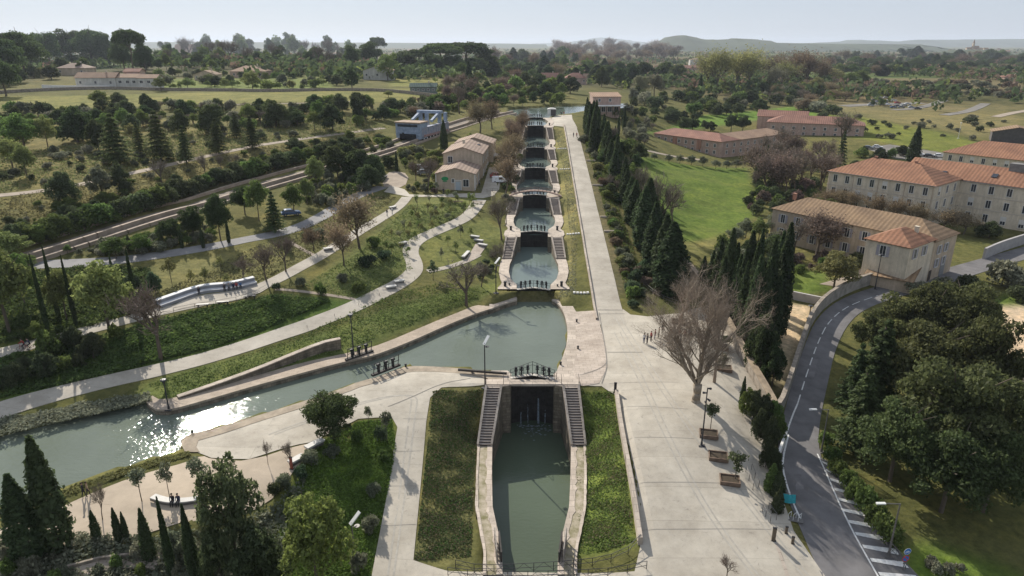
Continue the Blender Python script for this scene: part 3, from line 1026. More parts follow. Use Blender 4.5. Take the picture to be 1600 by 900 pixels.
# leaks through the lowest gate
M_SPILL = mat('white_water', (.20, .24, .28), .5, .4, 3.0, detail=8)
mb = MB()
for x, w_, z0 in ((.9, .34, -3.4), (1.9, .14, -4.2), (-.6, .10, -4.4), (-1.6, .16, -5.2)):
    for k in range(6):
        t0, t1 = k / 6, (k + 1) / 6
        f = lambda t: (GY[1] + .75 - .9 * t ** .6, z0 + (-7.25 - z0) * t)
        (y0_, a0), (y1_, a1) = f(t0), f(t1)
        ww0, ww1 = w_ * (.5 + .5 * t0), w_ * (.5 + .5 * t1)
        X = axis_x(GY[1]) + x
        mb.face([(X - ww0 / 2, y0_, a0), (X + ww0 / 2, y0_, a0), (X + ww1 / 2 + U(-.05, .05), y1_, a1), (X - ww1 / 2 + U(-.05, .05), y1_, a1)])
for k in range(60):
    X, Y_ = axis_x(80) + random.gauss(.6, 1.3), GY[1] - .4 - abs(random.gauss(0, 1.5)); r_ = U(.05, .17)
    if abs(X - axis_x(80)) < 2.8: mb.face([(X + r_ * math.cos(a) * 1.5, Y_ + r_ * math.sin(a), -7.285) for a in np.linspace(0, 5.2, 6)])
o = mb.build('water_spill', M_SPILL); o['kind'] = 'structure'
# footbridges
def front_bridge():
    y = 84.9
    root = empty('footbridge', (axis_x(y), y, 0))
    tag(root, 'flat pale footbridge with black railing below the lowest lock gate', 'footbridge')
    mb = MB(); mb.box((0, 0, .12), (13.0, 1.5, .3)); mb.build('deck', M_COPE, root)
    mr = MB()
    for yy in (.68,):
        for x in np.linspace(-3.4, 3.4, 5):
            mr.tube((x, yy, .27), (x, yy, 1.3), .035, n=5)
        for hh in (1.3, .8):
            mr.tube((-3.4, yy, hh), (3.4, yy, hh), .03, n=5)
    for x in (-6.4, -4.0, 4.0, 6.4):
        mr.tube((x, -.7, .27), (x, -.7, 1.25), .035, n=5)
        mr.tube((x, -.7, 1.25), (x, .5, 1.25), .03, n=5)
    mr.build('railing', M_IRON, root)
front_bridge()
def arch_bridge():
    y = GY[4] - 1.6
    root = empty('footbridge', (axis_x(y), y, GZ[4]))
    tag(root, 'arched pinkish footbridge over the middle of the lock flight', 'footbridge')
    mb, mr = MB(), MB()
    n_ = 14; W_ = 7.0
    f = lambda x: 1.5 * (1 - (x / W_) ** 2) + .1
    for k in range(n_):
        x0, x1 = -W_ + 2 * W_ * k / n_, -W_ + 2 * W_ * (k + 1) / n_
        mb.beam((x0, 0, f(x0)), (x1, 0, f(x1)), 1.5, .22)
        for yy in (-.72, .72):
            mr.tube((x0, yy, f(x0) + .75), (x1, yy, f(x1) + .75), .06, n=5)
            mr.tube((x0, yy, f(x0)), (x0, yy, f(x0) + .75), .04, n=4)
    mb.build('deck', mat('pink_brown_timber', (.30, .21, .17), .85, .2, 2), root)
    mr.build('railing', mat('brown_rail', (.20, .14, .115), .7, .2, 2), root)
arch_bridge()
# ------------------------------------------------------------------ paths, plaza, road
# towpath: straight ramp beside the flight
tl, tr = [], []
for y in list(range(105, 266, 8)):
    tl.append(Vector((axis_x(y) + 11.0, y, 0))); tr.append(Vector((axis_x(y) + 15.6, y, 0)))
ribbon('towpath', tl, tr, M_PATH, .08, world_pts=True, smooth=0, across=4)
drape('top_plaza', [tuple(p) for p in [(axis_x(264) + 3.6, 263, 0), (axis_x(264) + 15.8, 263, 0), (axis_x(285) + 15, 285, 0), (axis_x(300) + 16, 306, 0), (axis_x(300) + 9, 299, 0), (axis_x(292) + 6, 291, 0)]], M_CONC, .09, world_pts=True, smooth=0)
plaza_px = [(934,484),(974,484),(985,492),(1012,495),(1060,490),(1108,476),(1150,540),(1185,610),(1216,760),(1240,830),(1292,905),(1292,960),(1000,960),(990,900),(1000,856),(998,820),(976,700),(963,618),(940,604),(912,603),(935,600),(948,574),(946,545)]
drape('plaza', plaza_px, M_CONC, .07, step=1.6, smooth=0)
drape('pool_side_paving', [(884,487),(932,486),(947,545),(949,575),(936,600),(912,604),(880,601),(872,590),(884,570),(893,545),(895,515)], M_STONE, .11, step=1.6, smooth=0)
drape('canal_side_plaza', [(296,688),(400,661),(500,630),(560,605),(592,597),(645,580),(740,584),(785,594),(772,600),(690,606),(672,622),(666,660),(646,876),(700,893),(1000,893),(1000,960),(560,960),(580,905),(596,820),(621,668),(612,652),(560,655),(483,692),(390,718),(330,716),(310,708)], M_CONC, .07, step=1.6, smooth=0)
drape('sandy_walk', [(-120,868),(0,826),(70,806),(130,776),(210,745),(296,722),(316,712),(330,718),(392,721),(483,694),(500,688),(495,700),(440,762),(420,786),(340,815),(230,835),(120,850),(0,880),(-120,910)], M_SAND, .06, step=1.6)
def both(cl, w):
    "edges of a path from a centre line in the picture and a width in metres"
    P = smooth_line([G(*p) for p in cl], 2)
    l, r = [], []
    for i, p in enumerate(P):
        d = (P[min(i + 1, len(P) - 1)] - P[max(0, i - 1)]); d.z = 0; d.normalize()
        nrm = Vector((-d.y, d.x, 0))
        l.append(p + nrm * w / 2); r.append(p - nrm * w / 2)
    return l, r
def path(name, cl, w, m, dz=.06, **k):
    l, r = both(cl, w)
    return ribbon(name, l, r, m, dz, world_pts=True, smooth=0, **k)
path('lower_park_path', [(-220,705),(-60,662),(0,640),(100,611),(200,588),(300,567),(380,542),(480,509),(560,478),(620,447),(648,426),(648,410),(640,395),(645,380),(665,368),(700,354),(730,340),(742,325),(750,312)], 3.3, M_PATH)
path('upper_park_path', [(-220,612),(-60,568),(0,552),(120,519),(230,492),(300,476),(380,458),(430,440),(480,412),(520,388),(560,362),(598,340),(625,322),(636,308)], 2.7, M_PATH)
drape('terrace', [(252,492),(300,478),(350,474),(400,462),(430,444),(415,438),(395,450),(350,457),(310,462),(280,472)], M_PATH, .09, step=1.5)
path('side_path', [(668,424),(700,418),(735,406),(748,398)], 1.5, M_PATH, .07)
drape('stone_terrace', [(724,412),(746,404),(762,382),(745,378),(737,392)], M_STONE, .08, step=1.5)
drape('house_forecourt', [(600,300),(610,290),(632,296),(640,304),(755,310),(772,306),(780,296),(782,280),(774,262),(764,262),(752,302),(690,304),(640,308)], M_CONC, .07, step=1.5, smooth=0)
drape('gravel_yard', [(600,292),(632,294),(640,272),(612,266),(596,280)], M_DIRT, .05, step=2)
path('grey_track', [(30,420),(60,413),(130,411),(200,406),(280,394),(360,380),(430,367),(490,347),(530,322),(560,304),(598,292)], 3.6, M_ROADG)
path('hillside_track', [(-80,312),(0,306),(70,298),(130,288),(200,272),(270,256),(340,240),(400,228),(470,217),(540,208),(600,200)], 2.6, M_DIRT)
path('worn_trail', [(448,376),(470,388),(488,398),(500,402)], 1.0, M_DIRT, .05)
path('worn_trail', [(430,452),(470,455),(520,462),(556,468)], .8, M_DIRT, .05)
path('meadow_trail', [(330,164),(420,163),(500,161),(560,158)], 1.6, M_DIRT, .12)
path('meadow_edge_track', [(1005,234),(1050,244),(1100,250)], 2.6, M_DIRT, .08)
# dirt by the cypress row and the boundary wall
path('earth_strip', [(1005,372),(1040,398),(1075,430),(1105,470)], 4.5, mat('dry_grass_strip', (.17, .14, .065), 1, .3, .5, detail=8), .05)
# road
road_l = [(1345,1000),(1282,900),(1248,820),(1222,760),(1212,715),(1222,655),(1240,590),(1257,540),(1275,498),(1310,468),(1370,447),(1440,430),(1520,408),(1620,380)]
road_r = [(1450,1000),(1372,900),(1320,810),(1277,708),(1281,655),(1293,600),(1305,545),(1325,505),(1352,482),(1400,465),(1470,447),(1540,424),(1640,394)]
ribbon('road', road_l, road_r, M_ASPH, .07, smooth=2, across=6)
hatch_l = [(1450,1000),(1372,900),(1320,810),(1280,714)]
hatch_r = [(1530,1000),(1420,885),(1355,790),(1296,722)]
ribbon('road_verge', hatch_l, hatch_r, M_ASPH, .071, smooth=0, across=4)
def line_mark(name, cl, w, dz=.095, dash=None, m=None):
    P = smooth_line([G(*p) for p in cl], 2)
    Ltot = sum((b - a).length for a, b in zip(P, P[1:]))
    P = resample(P, max(4, int(Ltot / .7)))
    mb = MB(); s = 0
    for i in range(len(P) - 1):
        a, b_ = P[i], P[i + 1]
        s += (b_ - a).length
        if dash and (s % (dash * 2)) > dash * 1.35: continue
        d = (b_ - a); d.z = 0; d.normalize(); nn = Vector((-d.y, d.x, 0)) * w / 2
        q = [a + nn, a - nn, b_ - nn, b_ + nn]
        mb.face([(v.x, v.y, float(hgt(v.x, v.y)) + dz) for v in q])
    o = mb.build(name, m or M_PAINT)
    bm = bmesh.new(); bm.from_mesh(o.data); bmesh.ops.recalc_face_normals(bm, faces=bm.faces[:]); bm.to_mesh(o.data); bm.free()
    o['kind'] = 'structure'
    return o
line_mark('road_edge_line', [(1420,980),(1370,900),(1318,806),(1277,710)], .18)
line_mark('road_centre_line', [(1246,632),(1262,580),(1278,535),(1295,502),(1325,478),(1372,462)], .16, dash=2.2)
line_mark('road_centre_line', [(1228,680),(1238,650),(1246,632)], .2)
line_mark('road_side_line', [(1252,815),(1236,780),(1225,745),(1222,720),(1232,680)], .2)
line_mark('road_edge_line', [(1204,708),(1210,680),(1220,650)], .2)
# hatched stripes
mbh = MB()
for k in range(13):
    f0 = k / 12.5
    a = G(1283, 722).lerp(G(1425, 985), f0) if False else None
    px0 = np.interp(f0, [0, 1], [0, 1])
    l0 = resample([G(*p) for p in reversed(hatch_l)], 60); r0 = resample([G(*p) for p in reversed(hatch_r)], 60)
    i0 = min(57, int(2 + f0 * 50)); 
    A0, B0 = l0[i0], r0[min(59, i0 - 1 + 1)]
    A1, B1 = l0[min(59, i0 + 1)], r0[min(59, i0 + 2)]
    q = [A0.lerp(B0, .04), A0.lerp(B0, .93), A1.lerp(B1, .93), A1.lerp(B1, .04)]
    # thin each stripe
    w_ = (q[3] - q[0]).length
    t = min(1, .72 / max(.01, w_))
    q[3] = q[0].lerp(q[3], t); q[2] = q[1].lerp(q[2], t)
    mbh.face([(v.x, v.y, float(hgt(v.x, v.y)) + .1) for v in q])
oh = mbh.build('road_hatching', M_PAINT)
oh['kind'] = 'structure'
# far car park roads and tracks
M_LOT = mat('car_park_grit', (.19, .175, .155), .95, .3, .15, detail=9)
path('car_park_surface', [(1318,166),(1360,163),(1410,162),(1440,161)], 10, M_LOT, .15)
path('car_park_lane', [(1395,172),(1430,170),(1455,164),(1475,157)], 6, M_LOT, .18)
path('far_lane', [(1475,180),(1510,175),(1528,168),(1540,162)], 6, M_LOT, .18)
path('far_lane', [(1555,183),(1585,176),(1612,172)], 5, M_DIRT, .2)
drape('staff_car_park', [(1350,232),(1390,226),(1480,240),(1475,254),(1400,248)], M_LOT, .1, step=4, smooth=0)
drape('yard', [(1280,444),(1330,430),(1345,420),(1365,440),(1330,452)], M_DIRT, .06, step=2, smooth=0)

# ------------------------------------------------------------------ quays of the canal and pool
def quay(name, outer_px, inner_px, z, label, m, wall=2.2, cat='quay'):
    o_ = [at(*p, z) for p in outer_px]; i_ = [at(*p, z) for p in inner_px]
    o_, i_ = smooth_line(o_, 1), smooth_line(i_, 1)
    n_ = max(12, int(sum((b - a).length for a, b in zip(o_, o_[1:])) / 1.5))
    o_, i_ = resample(o_, n_), resample(i_, n_)
    mt, mw = MB(), MB()
    for k in range(n_ - 1):
        a, b_, c, d = o_[k], o_[k + 1], i_[k + 1], i_[k]
        mt.face([a, b_, c, d]); mt.face([d, c, (c.x, c.y, z - .6), (d.x, d.y, z - .6)])
        mt.face([a, b_, (b_.x, b_.y, z - .28), (a.x, a.y, z - .28)])
        mw.face([(a.x, a.y, z - .28), (b_.x, b_.y, z - .28), (b_.x, b_.y, z - wall), (a.x, a.y, z - wall)])
    e = [(o_[-1], i_[-1]), (o_[0], i_[0])]
    for a, d in e:
        mw.face([a, d, (d.x, d.y, z - wall), (a.x, a.y, z - wall)])
    root = empty(name, tuple(o_[0]))
    for q in (mt, mw):
        q.v = [(x - o_[0].x, y - o_[0].y, zz - o_[0].z) for x, y, zz in q.v]
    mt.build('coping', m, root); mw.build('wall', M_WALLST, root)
    tag(root, label, cat)
    return root
M_QUAYT = paving_mat('quay_paving', (.40, .33, .26), 1.4, .8, .025, .7, .12, stain=.2)
M_QUAYB = mat('earthy_quay_edge', (.32, .265, .20), .95, .28, .7, detail=9)
quay('quay', [(228,627),(240,640),(262,641),(300,631),(400,602),(470,583),(545,563),(580,557),(640,534),(700,507),(745,489),(768,482)],
     [(238,618),(252,626),(285,618),(310,612),(400,587),(465,568),(535,553),(575,545),(630,524),(695,494),(740,476),(766,466)], .18, 'long narrow stone quay with rounded end along the far bank of the canal', M_QUAYT)
quay('quay', [(808,468),(790,473),(768,482),(764,483)], [(805,455),(788,460),(772,466),(766,466)], .35, 'short stone landing between pool steps and the second lock gate', M_COPE)
quay('quay', [(289,706),(281,690),(286,680),(330,671),(400,650),(490,622),(545,603),(560,596),(590,589),(622,576),(640,571),(690,573),(740,577),(765,580),(790,588)],
     [(312,706),(304,694),(312,686),(340,680),(402,659),(494,630),(549,610),(566,603),(595,596),(627,583),(643,580),(690,581),(738,585),(760,590),(775,597)], .16, 'earthy brown quay edge beside the broad pale canal plaza', M_QUAYB)
quay('quay', [(862,468),(873,474),(882,489),(887,512),(886,535),(880,556),(873,572),(868,584),(870,590)],
     [(886,462),(896,480),(905,495),(908,515),(907,540),(900,562),(893,580),(888,592),(888,600)], .17, 'curved pale stone quay round the pool end beside the plaza', M_COPE)
# retaining wall above the long quay
def wall_run(name, px, h, t, m, label, cat='wall', cap=None, ground=True, it=1, zoff=0.0, group=None):
    P = [G(*p) for p in px] if not isinstance(px[0], Vector) else px
    P = smooth_line(P, it) if it else P
    P = resample(P, max(3, int(sum((b - a).length for a, b in zip(P, P[1:])) / 2.0)))
    o = P[0].copy()
    mb = MB(); mc = MB()
    for i in range(len(P) - 1):
        a, b_ = P[i] - o, P[i + 1] - o
        ha = h[0] + (h[1] - h[0]) * i / (len(P) - 1) if isinstance(h, tuple) else h
        hb = h[0] + (h[1] - h[0]) * (i + 1) / (len(P) - 1) if isinstance(h, tuple) else h
        za, zb = float(hgt(P[i].x, P[i].y)) - o.z + zoff, float(hgt(P[i + 1].x, P[i + 1].y)) - o.z + zoff
        d = (b_ - a); d.z = 0; d.normalize(); nn = Vector((-d.y, d.x, 0)) * t / 2
        L_, R_ = [a + nn, b_ + nn], [a - nn, b_ - nn]
        for s0, s1 in (L_, R_):
            mb.face([(s0.x, s0.y, za - 1), (s1.x, s1.y, zb - 1), (s1.x, s1.y, zb + hb), (s0.x, s0.y, za + ha)])
        mb.face([(L_[0].x, L_[0].y, za + ha), (L_[1].x, L_[1].y, zb + hb), (R_[1].x, R_[1].y, zb + hb), (R_[0].x, R_[0].y, za + ha)])
        if cap:
            nn2 = nn * 1.35
            A_, B_ = a, b_
            q = [(A_.x + nn2.x, A_.y + nn2.y, za + ha + .1), (B_.x + nn2.x, B_.y + nn2.y, zb + hb + .1), (B_.x - nn2.x, B_.y - nn2.y, zb + hb + .1), (A_.x - nn2.x, A_.y - nn2.y, za + ha + .1)]
            mc.face(q)
            for e0, e1 in ((0, 1), (2, 3)):
                mc.face([q[e0], q[e1], (q[e1][0], q[e1][1], q[e1][2] - .14), (q[e0][0], q[e0][1], q[e0][2] - .14)])
        if i in (0, len(P) - 2):
            j = 0 if i == 0 else 1
            zz = za if j == 0 else zb; hh = ha if j == 0 else hb
            mb.face([(L_[j].x, L_[j].y, zz - 1), (R_[j].x, R_[j].y, zz - 1), (R_[j].x, R_[j].y, zz + hh), (L_[j].x, L_[j].y, zz + hh)])
    if cap:
        root = empty(name, tuple(o)); mb.build('wall_face', m, root); mc.build('wall_cap', cap, root)
    else:
        root = mb.build(name, m, None, tuple(o))
    tag(root, label, cat, group)
    return root
wall_run('retaining_wall', [(278,623),(330,608),(400,586),(460,564),(500,550),(520,545),(533,544)], (.3, 1.6), .6, M_WALLST, 'curved grey stone retaining wall rising behind the long canal quay', cap=M_COPE)
wall_run('boundary_wall', [(1052,396),(1075,425),(1098,455),(1125,495),(1150,545),(1175,590),(1198,630),(1208,650)], 2.0, .7, M_RUBBLE, 'long rubble stone boundary wall between the plaza and the cypress garden', cap=mat('wall_cap_earth', (.30, .235, .165), .95, .3, .8, detail=8))
wall_run('garden_wall', [(1196,650),(1213,660),(1225,630),(1238,590),(1252,545),(1266,505),(1288,478),(1325,456),(1372,440),(1415,430)], 2.4, .45, mat('grey_garden_wall', (.30, .275, .24), .9, .3, .7, detail=8), 'curved grey garden wall following the inside of the road bend', cap=M_RUBBLE)
wall_run('roadside_wall', [(1208,762),(1210,740),(1216,715),(1226,690)], 1.2, .3, M_WHITE, 'low white wall by the road below the garden wall')
wall_run('cross_wall', [(1212,462),(1250,470),(1284,477)], 1.6, .5, mat('pale_wall', (.42, .39, .36), .9, .12, .8), 'pale straight wall closing the lawn garden above the sunny yard')
wall_run('yard_wall', [(1536,405),(1560,394),(1590,384),(1640,368)], 2.6, .5, mat('shaded_yard_wall', (.36, .34, .33), .9, .15, .6, detail=8), 'tall white stepped wall running along the road past the pale house')  # white wall; the shade on it is put into the grey
wall_run('planted_parapet', [(963,616),(972,680),(983,740),(993,800),(998,842),(1000,852)], (.7, 1.0), .45, M_COPE, 'pale stone parapet along the plaza beside the grass strip of the lowest chamber')
# kerb wall of the towpath
P = [Vector((axis_x(y) + 10.75, y, float(hgt(axis_x(y) + 10.75, y)))) for y in range(107, 268, 4)]
wall_run('towpath_kerb_wall', P, .45, .3, M_COPE, 'long low stone kerb wall between the sloping towpath and the lock grass', it=0)
# rail wall near the hut at the villa
wall_run('field_wall', [(-60,150),(60,142),(170,139),(260,142),(330,142),(420,144),(500,142),(545,142)], 1.5, .5, M_RUBBLE, 'long dark field wall along the top of the dry meadow')
wall_run('field_wall', [(545,142),(600,143),(650,148),(685,152)], 1.6, .5, M_RUBBLE, 'dark stepped field wall below the green roofed shed')

# ------------------------------------------------------------------ inclined water slope channel
cl = [(-60,425),(30,399),(150,365),(300,321),(420,283),(520,257),(600,235),(655,214),(700,200),(790,176)]
Pc = smooth_line([G(*p) for p in cl], 2)
Pc = resample(Pc, 90)
M_CHAN = mat('channel_concrete', (.34, .27, .21), .9, .25, .5, detail=9)
M_CHANF = mat('channel_floor', (.20, .165, .13), .95, .3, .4, detail=9)
def channel():
    o = Pc[0].copy()
    root = empty('water_slope_channel', tuple(o))
    tag(root, 'long straight concrete channel climbing the hillside under the blue machine', 'channel')
    def strip(off0, off1, z, m, nm, side):
        mb = MB()
        for i in range(len(Pc) - 1):
            a, b_ = Pc[i], Pc[i + 1]
            d = b_ - a; d.z = 0; d.normalize(); nn = Vector((d.y, -d.x, 0))
            za, zb = float(hgt(a.x, a.y)) - o.z, float(hgt(b_.x, b_.y)) - o.z
            q = []
            for p, zz in ((a, za), (b_, zb)):
                for of in (off0, off1):
                    q.append(Vector((p.x + nn.x * of - o.x, p.y + nn.y * of - o.y, zz + z)))
            mb.face([q[0], q[1], q[3], q[2]])
            if side:
                for u, w in ((q[0], q[2]), (q[1], q[3])):
                    mb.face([u, w, (w.x, w.y, w.z - 2), (u.x, u.y, u.z - 2)])
        mb.build(nm, m, root)
    strip(-3.2, 3.2, .12, M_CHANF, 'channel_floor', False)
    strip(-3.9, -3.2, 1.0, M_CHAN, 'channel_wall', True)
    strip(3.2, 3.9, 1.0, M_CHAN, 'channel_wall', True)
    strip(4.7, 5.6, .2, M_CHAN, 'runway', True)
channel()

M_DRAIN = mat('drain_slot', (.20, .185, .165), .8, .2, 3)
M_JOINT = mat('paving_joint', (.30, .275, .24), .9, .2, 3)
line_mark('drain_slot', [(934,485),(973,485)], .22, .1, m=M_DRAIN)
line_mark('drain_slot', [(936,491),(976,491)], .14, .1, m=M_DRAIN)
line_mark('drain_slot', [(949,551),(1004,551)], .16, .09, m=M_DRAIN)
line_mark('paving_joint', [(936,489),(946,545),(949,575),(940,600)], .12, .13, m=M_DRAIN)
line_mark('paving_joint', [(895,590),(925,582),(945,573),(948,565)], .10, .14, m=M_DRAIN)
line_mark('paving_joint', [(606,636),(650,618),(690,600),(735,592)], .09, .1, m=M_DRAIN)
line_mark('plaza_gully', [(1213,850),(1222,875),(1232,905)], .35, .09, m=M_COPE)
for a_, b_ in (((975,690),(1085,686)),((985,760),(1140,756)),((1000,830),(1205,828)),((965,640),(1075,640)),((952,600),(1060,598))):
    line_mark('paving_joint', [a_, b_], .05, .09, m=M_JOINT)
for a_, b_ in (((668,655),(630,655)),((660,705),(615,706)),((655,760),(606,760)),((650,820),(594,822))):
    line_mark('paving_joint', [a_, b_], .05, .09, m=M_JOINT)
M_PATCH = mat('asphalt_patch', (.17, .16, .158), .85, .2, .8, detail=6)
for q in ([(1300,820),(1322,825),(1335,860),(1312,858)], [(1240,742),(1252,742),(1256,765),(1244,766)], [(1268,560),(1278,562),(1272,590),(1262,590)]):
    drape('asphalt_patch', q, M_PATCH, .078, step=1.5, smooth=0)

M_TRACK = mat('tyre_track', (.375, .345, .295), .9, .15, 1.5, detail=8)
for cl_ in ([(1258,905),(1190,820),(1120,730),(1050,640),(1000,560),(960,495)], [(1180,905),(1100,800),(1040,690),(1000,600),(960,520)], [(606,900),(620,800),(632,710),(640,650),(645,612),(560,628),(420,680)]):
    for dx_ in (0, 9):
        line_mark('tyre_track', [(a_ + dx_, b_) for a_, b_ in cl_], .2, .083, m=M_TRACK)
# ------------------------------------------------------------------ trees: prototypes
def cards(P, Nrm, size, asp=1.5):
    "diamond leaf sprays at points P facing roughly Nrm"
    n_ = len(P)
    Nrm = Nrm / (np.linalg.norm(Nrm, axis=1, keepdims=True) + 1e-9)
    r = rng.normal(size=(n_, 3))
    a = np.cross(Nrm, r); a /= np.linalg.norm(a, axis=1, keepdims=True) + 1e-9
    b_ = np.cross(Nrm, a)
    s = (size * rng.uniform(.6, 1.4, n_))[:, None]
    V = np.stack([P + a * s * asp, P + b_ * s * .75 + Nrm * s * .15, P - a * s * asp * .8, P - b_ * s * .75], 1).reshape(-1, 3)
    Fq = np.arange(n_ * 4).reshape(-1, 4)
    return V, Fq
def lobes_cards(lobes, n_, size, inner=.45, jit=.8):
    w = np.array([l[3] * l[4] + .01 for l in lobes]); w /= w.sum()
    k = rng.choice(len(lobes), n_, p=w)
    Lb = np.array(lobes)[k]
    d = rng.normal(size=(n_, 3)); d /= np.linalg.norm(d, axis=1, keepdims=True)
    d[:, 2] = np.where((d[:, 2] < -.3) & (rng.random(n_) < .6), -d[:, 2], d[:, 2])
    rr = rng.uniform(inner, 1.05, n_) ** .6
    bump = 1 + .16 * np.sin(d[:, 0] * 7 + k) * np.sin(d[:, 1] * 6 + 2 * k) + .1 * np.sin(d[:, 2] * 11 + k)
    P = Lb[:, :3] + d * np.stack([Lb[:, 3], Lb[:, 3], Lb[:, 4]], 1) * (rr * bump)[:, None]
    return cards(P, d + rng.normal(size=(n_, 3)) * jit, size)
def norm_mesh(name, V, Fq, H, W, m):
    V = V / np.array([W, W, H])
    return np_mesh(name, V, Fq, [m])
def trunk_mb(H, W, r, top=.6, limbs=5, spread=.3, lean=0.03, sides=6):
    mb = MB()
    P = [Vector((0, 0, -.25))]
    k = 5
    for i in range(1, k + 1):
        P.append(Vector((random.uniform(-1, 1) * lean * H * i / k, random.uniform(-1, 1) * lean * H * i / k, H * top * i / k)))
    for i in range(k):
        mb.tube(P[i], P[i + 1], r * (1.15 - .7 * i / k), r * (1.15 - .7 * (i + 1) / k), n=sides, caps=False)
    for j in range(limbs):
        t = random.uniform(.45, .95)
        i = min(k - 1, int(t * k)); a = P[i].lerp(P[i + 1], t * k - i)
        an = 2.4 * j + random.random()
        e = a + Vector((math.cos(an) * W * spread * random.uniform(.6, 1.1), math.sin(an) * W * spread * random.uniform(.6, 1.1), H * random.uniform(.1, .25)))
        mid = a.lerp(e, .5) + Vector((0, 0, -.03 * H))
        mb.tube(a, mid, r * .42, r * .3, n=4, caps=False); mb.tube(mid, e, r * .3, r * .12, n=4, caps=False)
    mb.v = [(x / W, y / W, z / H) for x, y, z in mb.v]
    return mb.mesh('trunk', M_BARK)
LM0 = leaf_mat('leaf_dark_green', (.078, .106, .042))
PROTO = {}
SHRUBS = []
def proto(kind, H, W, n_, size, shape, tr=None, variants=3):
    out = []
    for v in range(variants):
        lobes = shape(H, W)
        if callable(lobes): V, Fq = lobes(n_, size)
        else: V, Fq = lobes_cards(lobes, n_, size)
        crown = norm_mesh('crown', V, Fq, H, W, LM0)
        tm = tr(H, W) if tr else trunk_mb(H, W, H * .02)
        out.append((tm, crown))
    PROTO[kind] = out
U = random.uniform
def sh_round(base=.3, k=14, flat=.75):
    def f(H, W):
        L_ = [(0, 0, H * (base + (1 - base) * .5), W * .24, H * (1 - base) * .32)]
        for i in range(k):
            an = 2.4 * i + U(0, 1); q = math.sqrt((i + .5) / k)
            zz = base + .12 + (1 - base - .2) * U(0, 1) * (1.1 - .55 * q)
            rr = W * U(.075, .175)
            q *= U(.8, 1.12)
            L_.append((math.cos(an) * q * W * .38, math.sin(an) * q * W * .38, H * zz, rr, rr * flat))
        return L_
    return f
def sh_spindle(H, W):
    def f(n_, size):
        t = rng.random(n_) ** .85
        an = rng.uniform(0, 2 * np.pi, n_)
        prof = np.interp(t, [0, .06, .25, .5, .75, .92, 1], [.5, .88, 1, .84, .52, .22, .03])
        ridge = 1 + .2 * np.sin(an * 5 + 9 * t) * np.sin(t * 31 + an * 2) + rng.normal(size=n_) * .13
        r = W * .47 * prof * ridge * rng.uniform(.6, 1.03, n_) ** .5
        P = np.stack([np.cos(an) * r, np.sin(an) * r, H * (.015 + .985 * t)], 1)
        Nn = np.stack([np.cos(an), np.sin(an), np.full(n_, .35)], 1) + rng.normal(size=(n_, 3)) * .5
        return cards(P, Nn, size, 1.7)
    return f
def sh_conifer(H, W):
    def f(n_, size):
        lay = 11
        k = rng.integers(0, lay, n_)
        t = (k + .5) / lay
        an = rng.uniform(0, 2 * np.pi, n_)
        spoke = .72 + .28 * np.cos(an * 6 + k * 1.3)
        q = rng.random(n_) ** .55
        r = W * .5 * (1 - t) ** .85 * q * spoke + .04
        z = H * (.1 + .9 * t) - r * .22 + rng.normal(size=n_) * H * .012
        P = np.stack([np.cos(an) * r, np.sin(an) * r, z], 1)
        Nn = np.stack([np.cos(an) * .3, np.sin(an) * .3, np.ones(n_)], 1) + rng.normal(size=(n_, 3)) * .35
        return cards(P, Nn, size, 1.6)
    return f
def sh_umbrella(H, W):
    L_ = []
    for i in range(20):
        an = 2.4 * i; q = math.sqrt((i + .5) / 20)
        rr = W * U(.12, .17)
        L_.append((math.cos(an) * q * W * .37, math.sin(an) * q * W * .37, H * (.86 - .2 * q * q + U(-.03, .03)), rr, rr * .6))
    return L_
def sh_shrub(H, W):
    L_ = []
    for i in range(8):
        an = 2.4 * i + U(0, 1); q = math.sqrt((i + .3) / 8)
        rr = W * U(.16, .25)
        L_.append((math.cos(an) * q * W * .32, math.sin(an) * q * W * .32, H * U(.3, .62) * (1.1 - .4 * q), rr, H * U(.25, .38)))
    return L_
def sh_willow(H, W):
    L_ = []
    for i in range(16):
        an = 2.4 * i + U(0, 1); q = math.sqrt((i + .5) / 16)
        rr = W * U(.1, .17)
        L_.append((math.cos(an) * q * W * .35, math.sin(an) * q * W * .35, H * U(.35, .85) * (1.08 - .3 * q), rr, H * U(.1, .18)))
    return L_
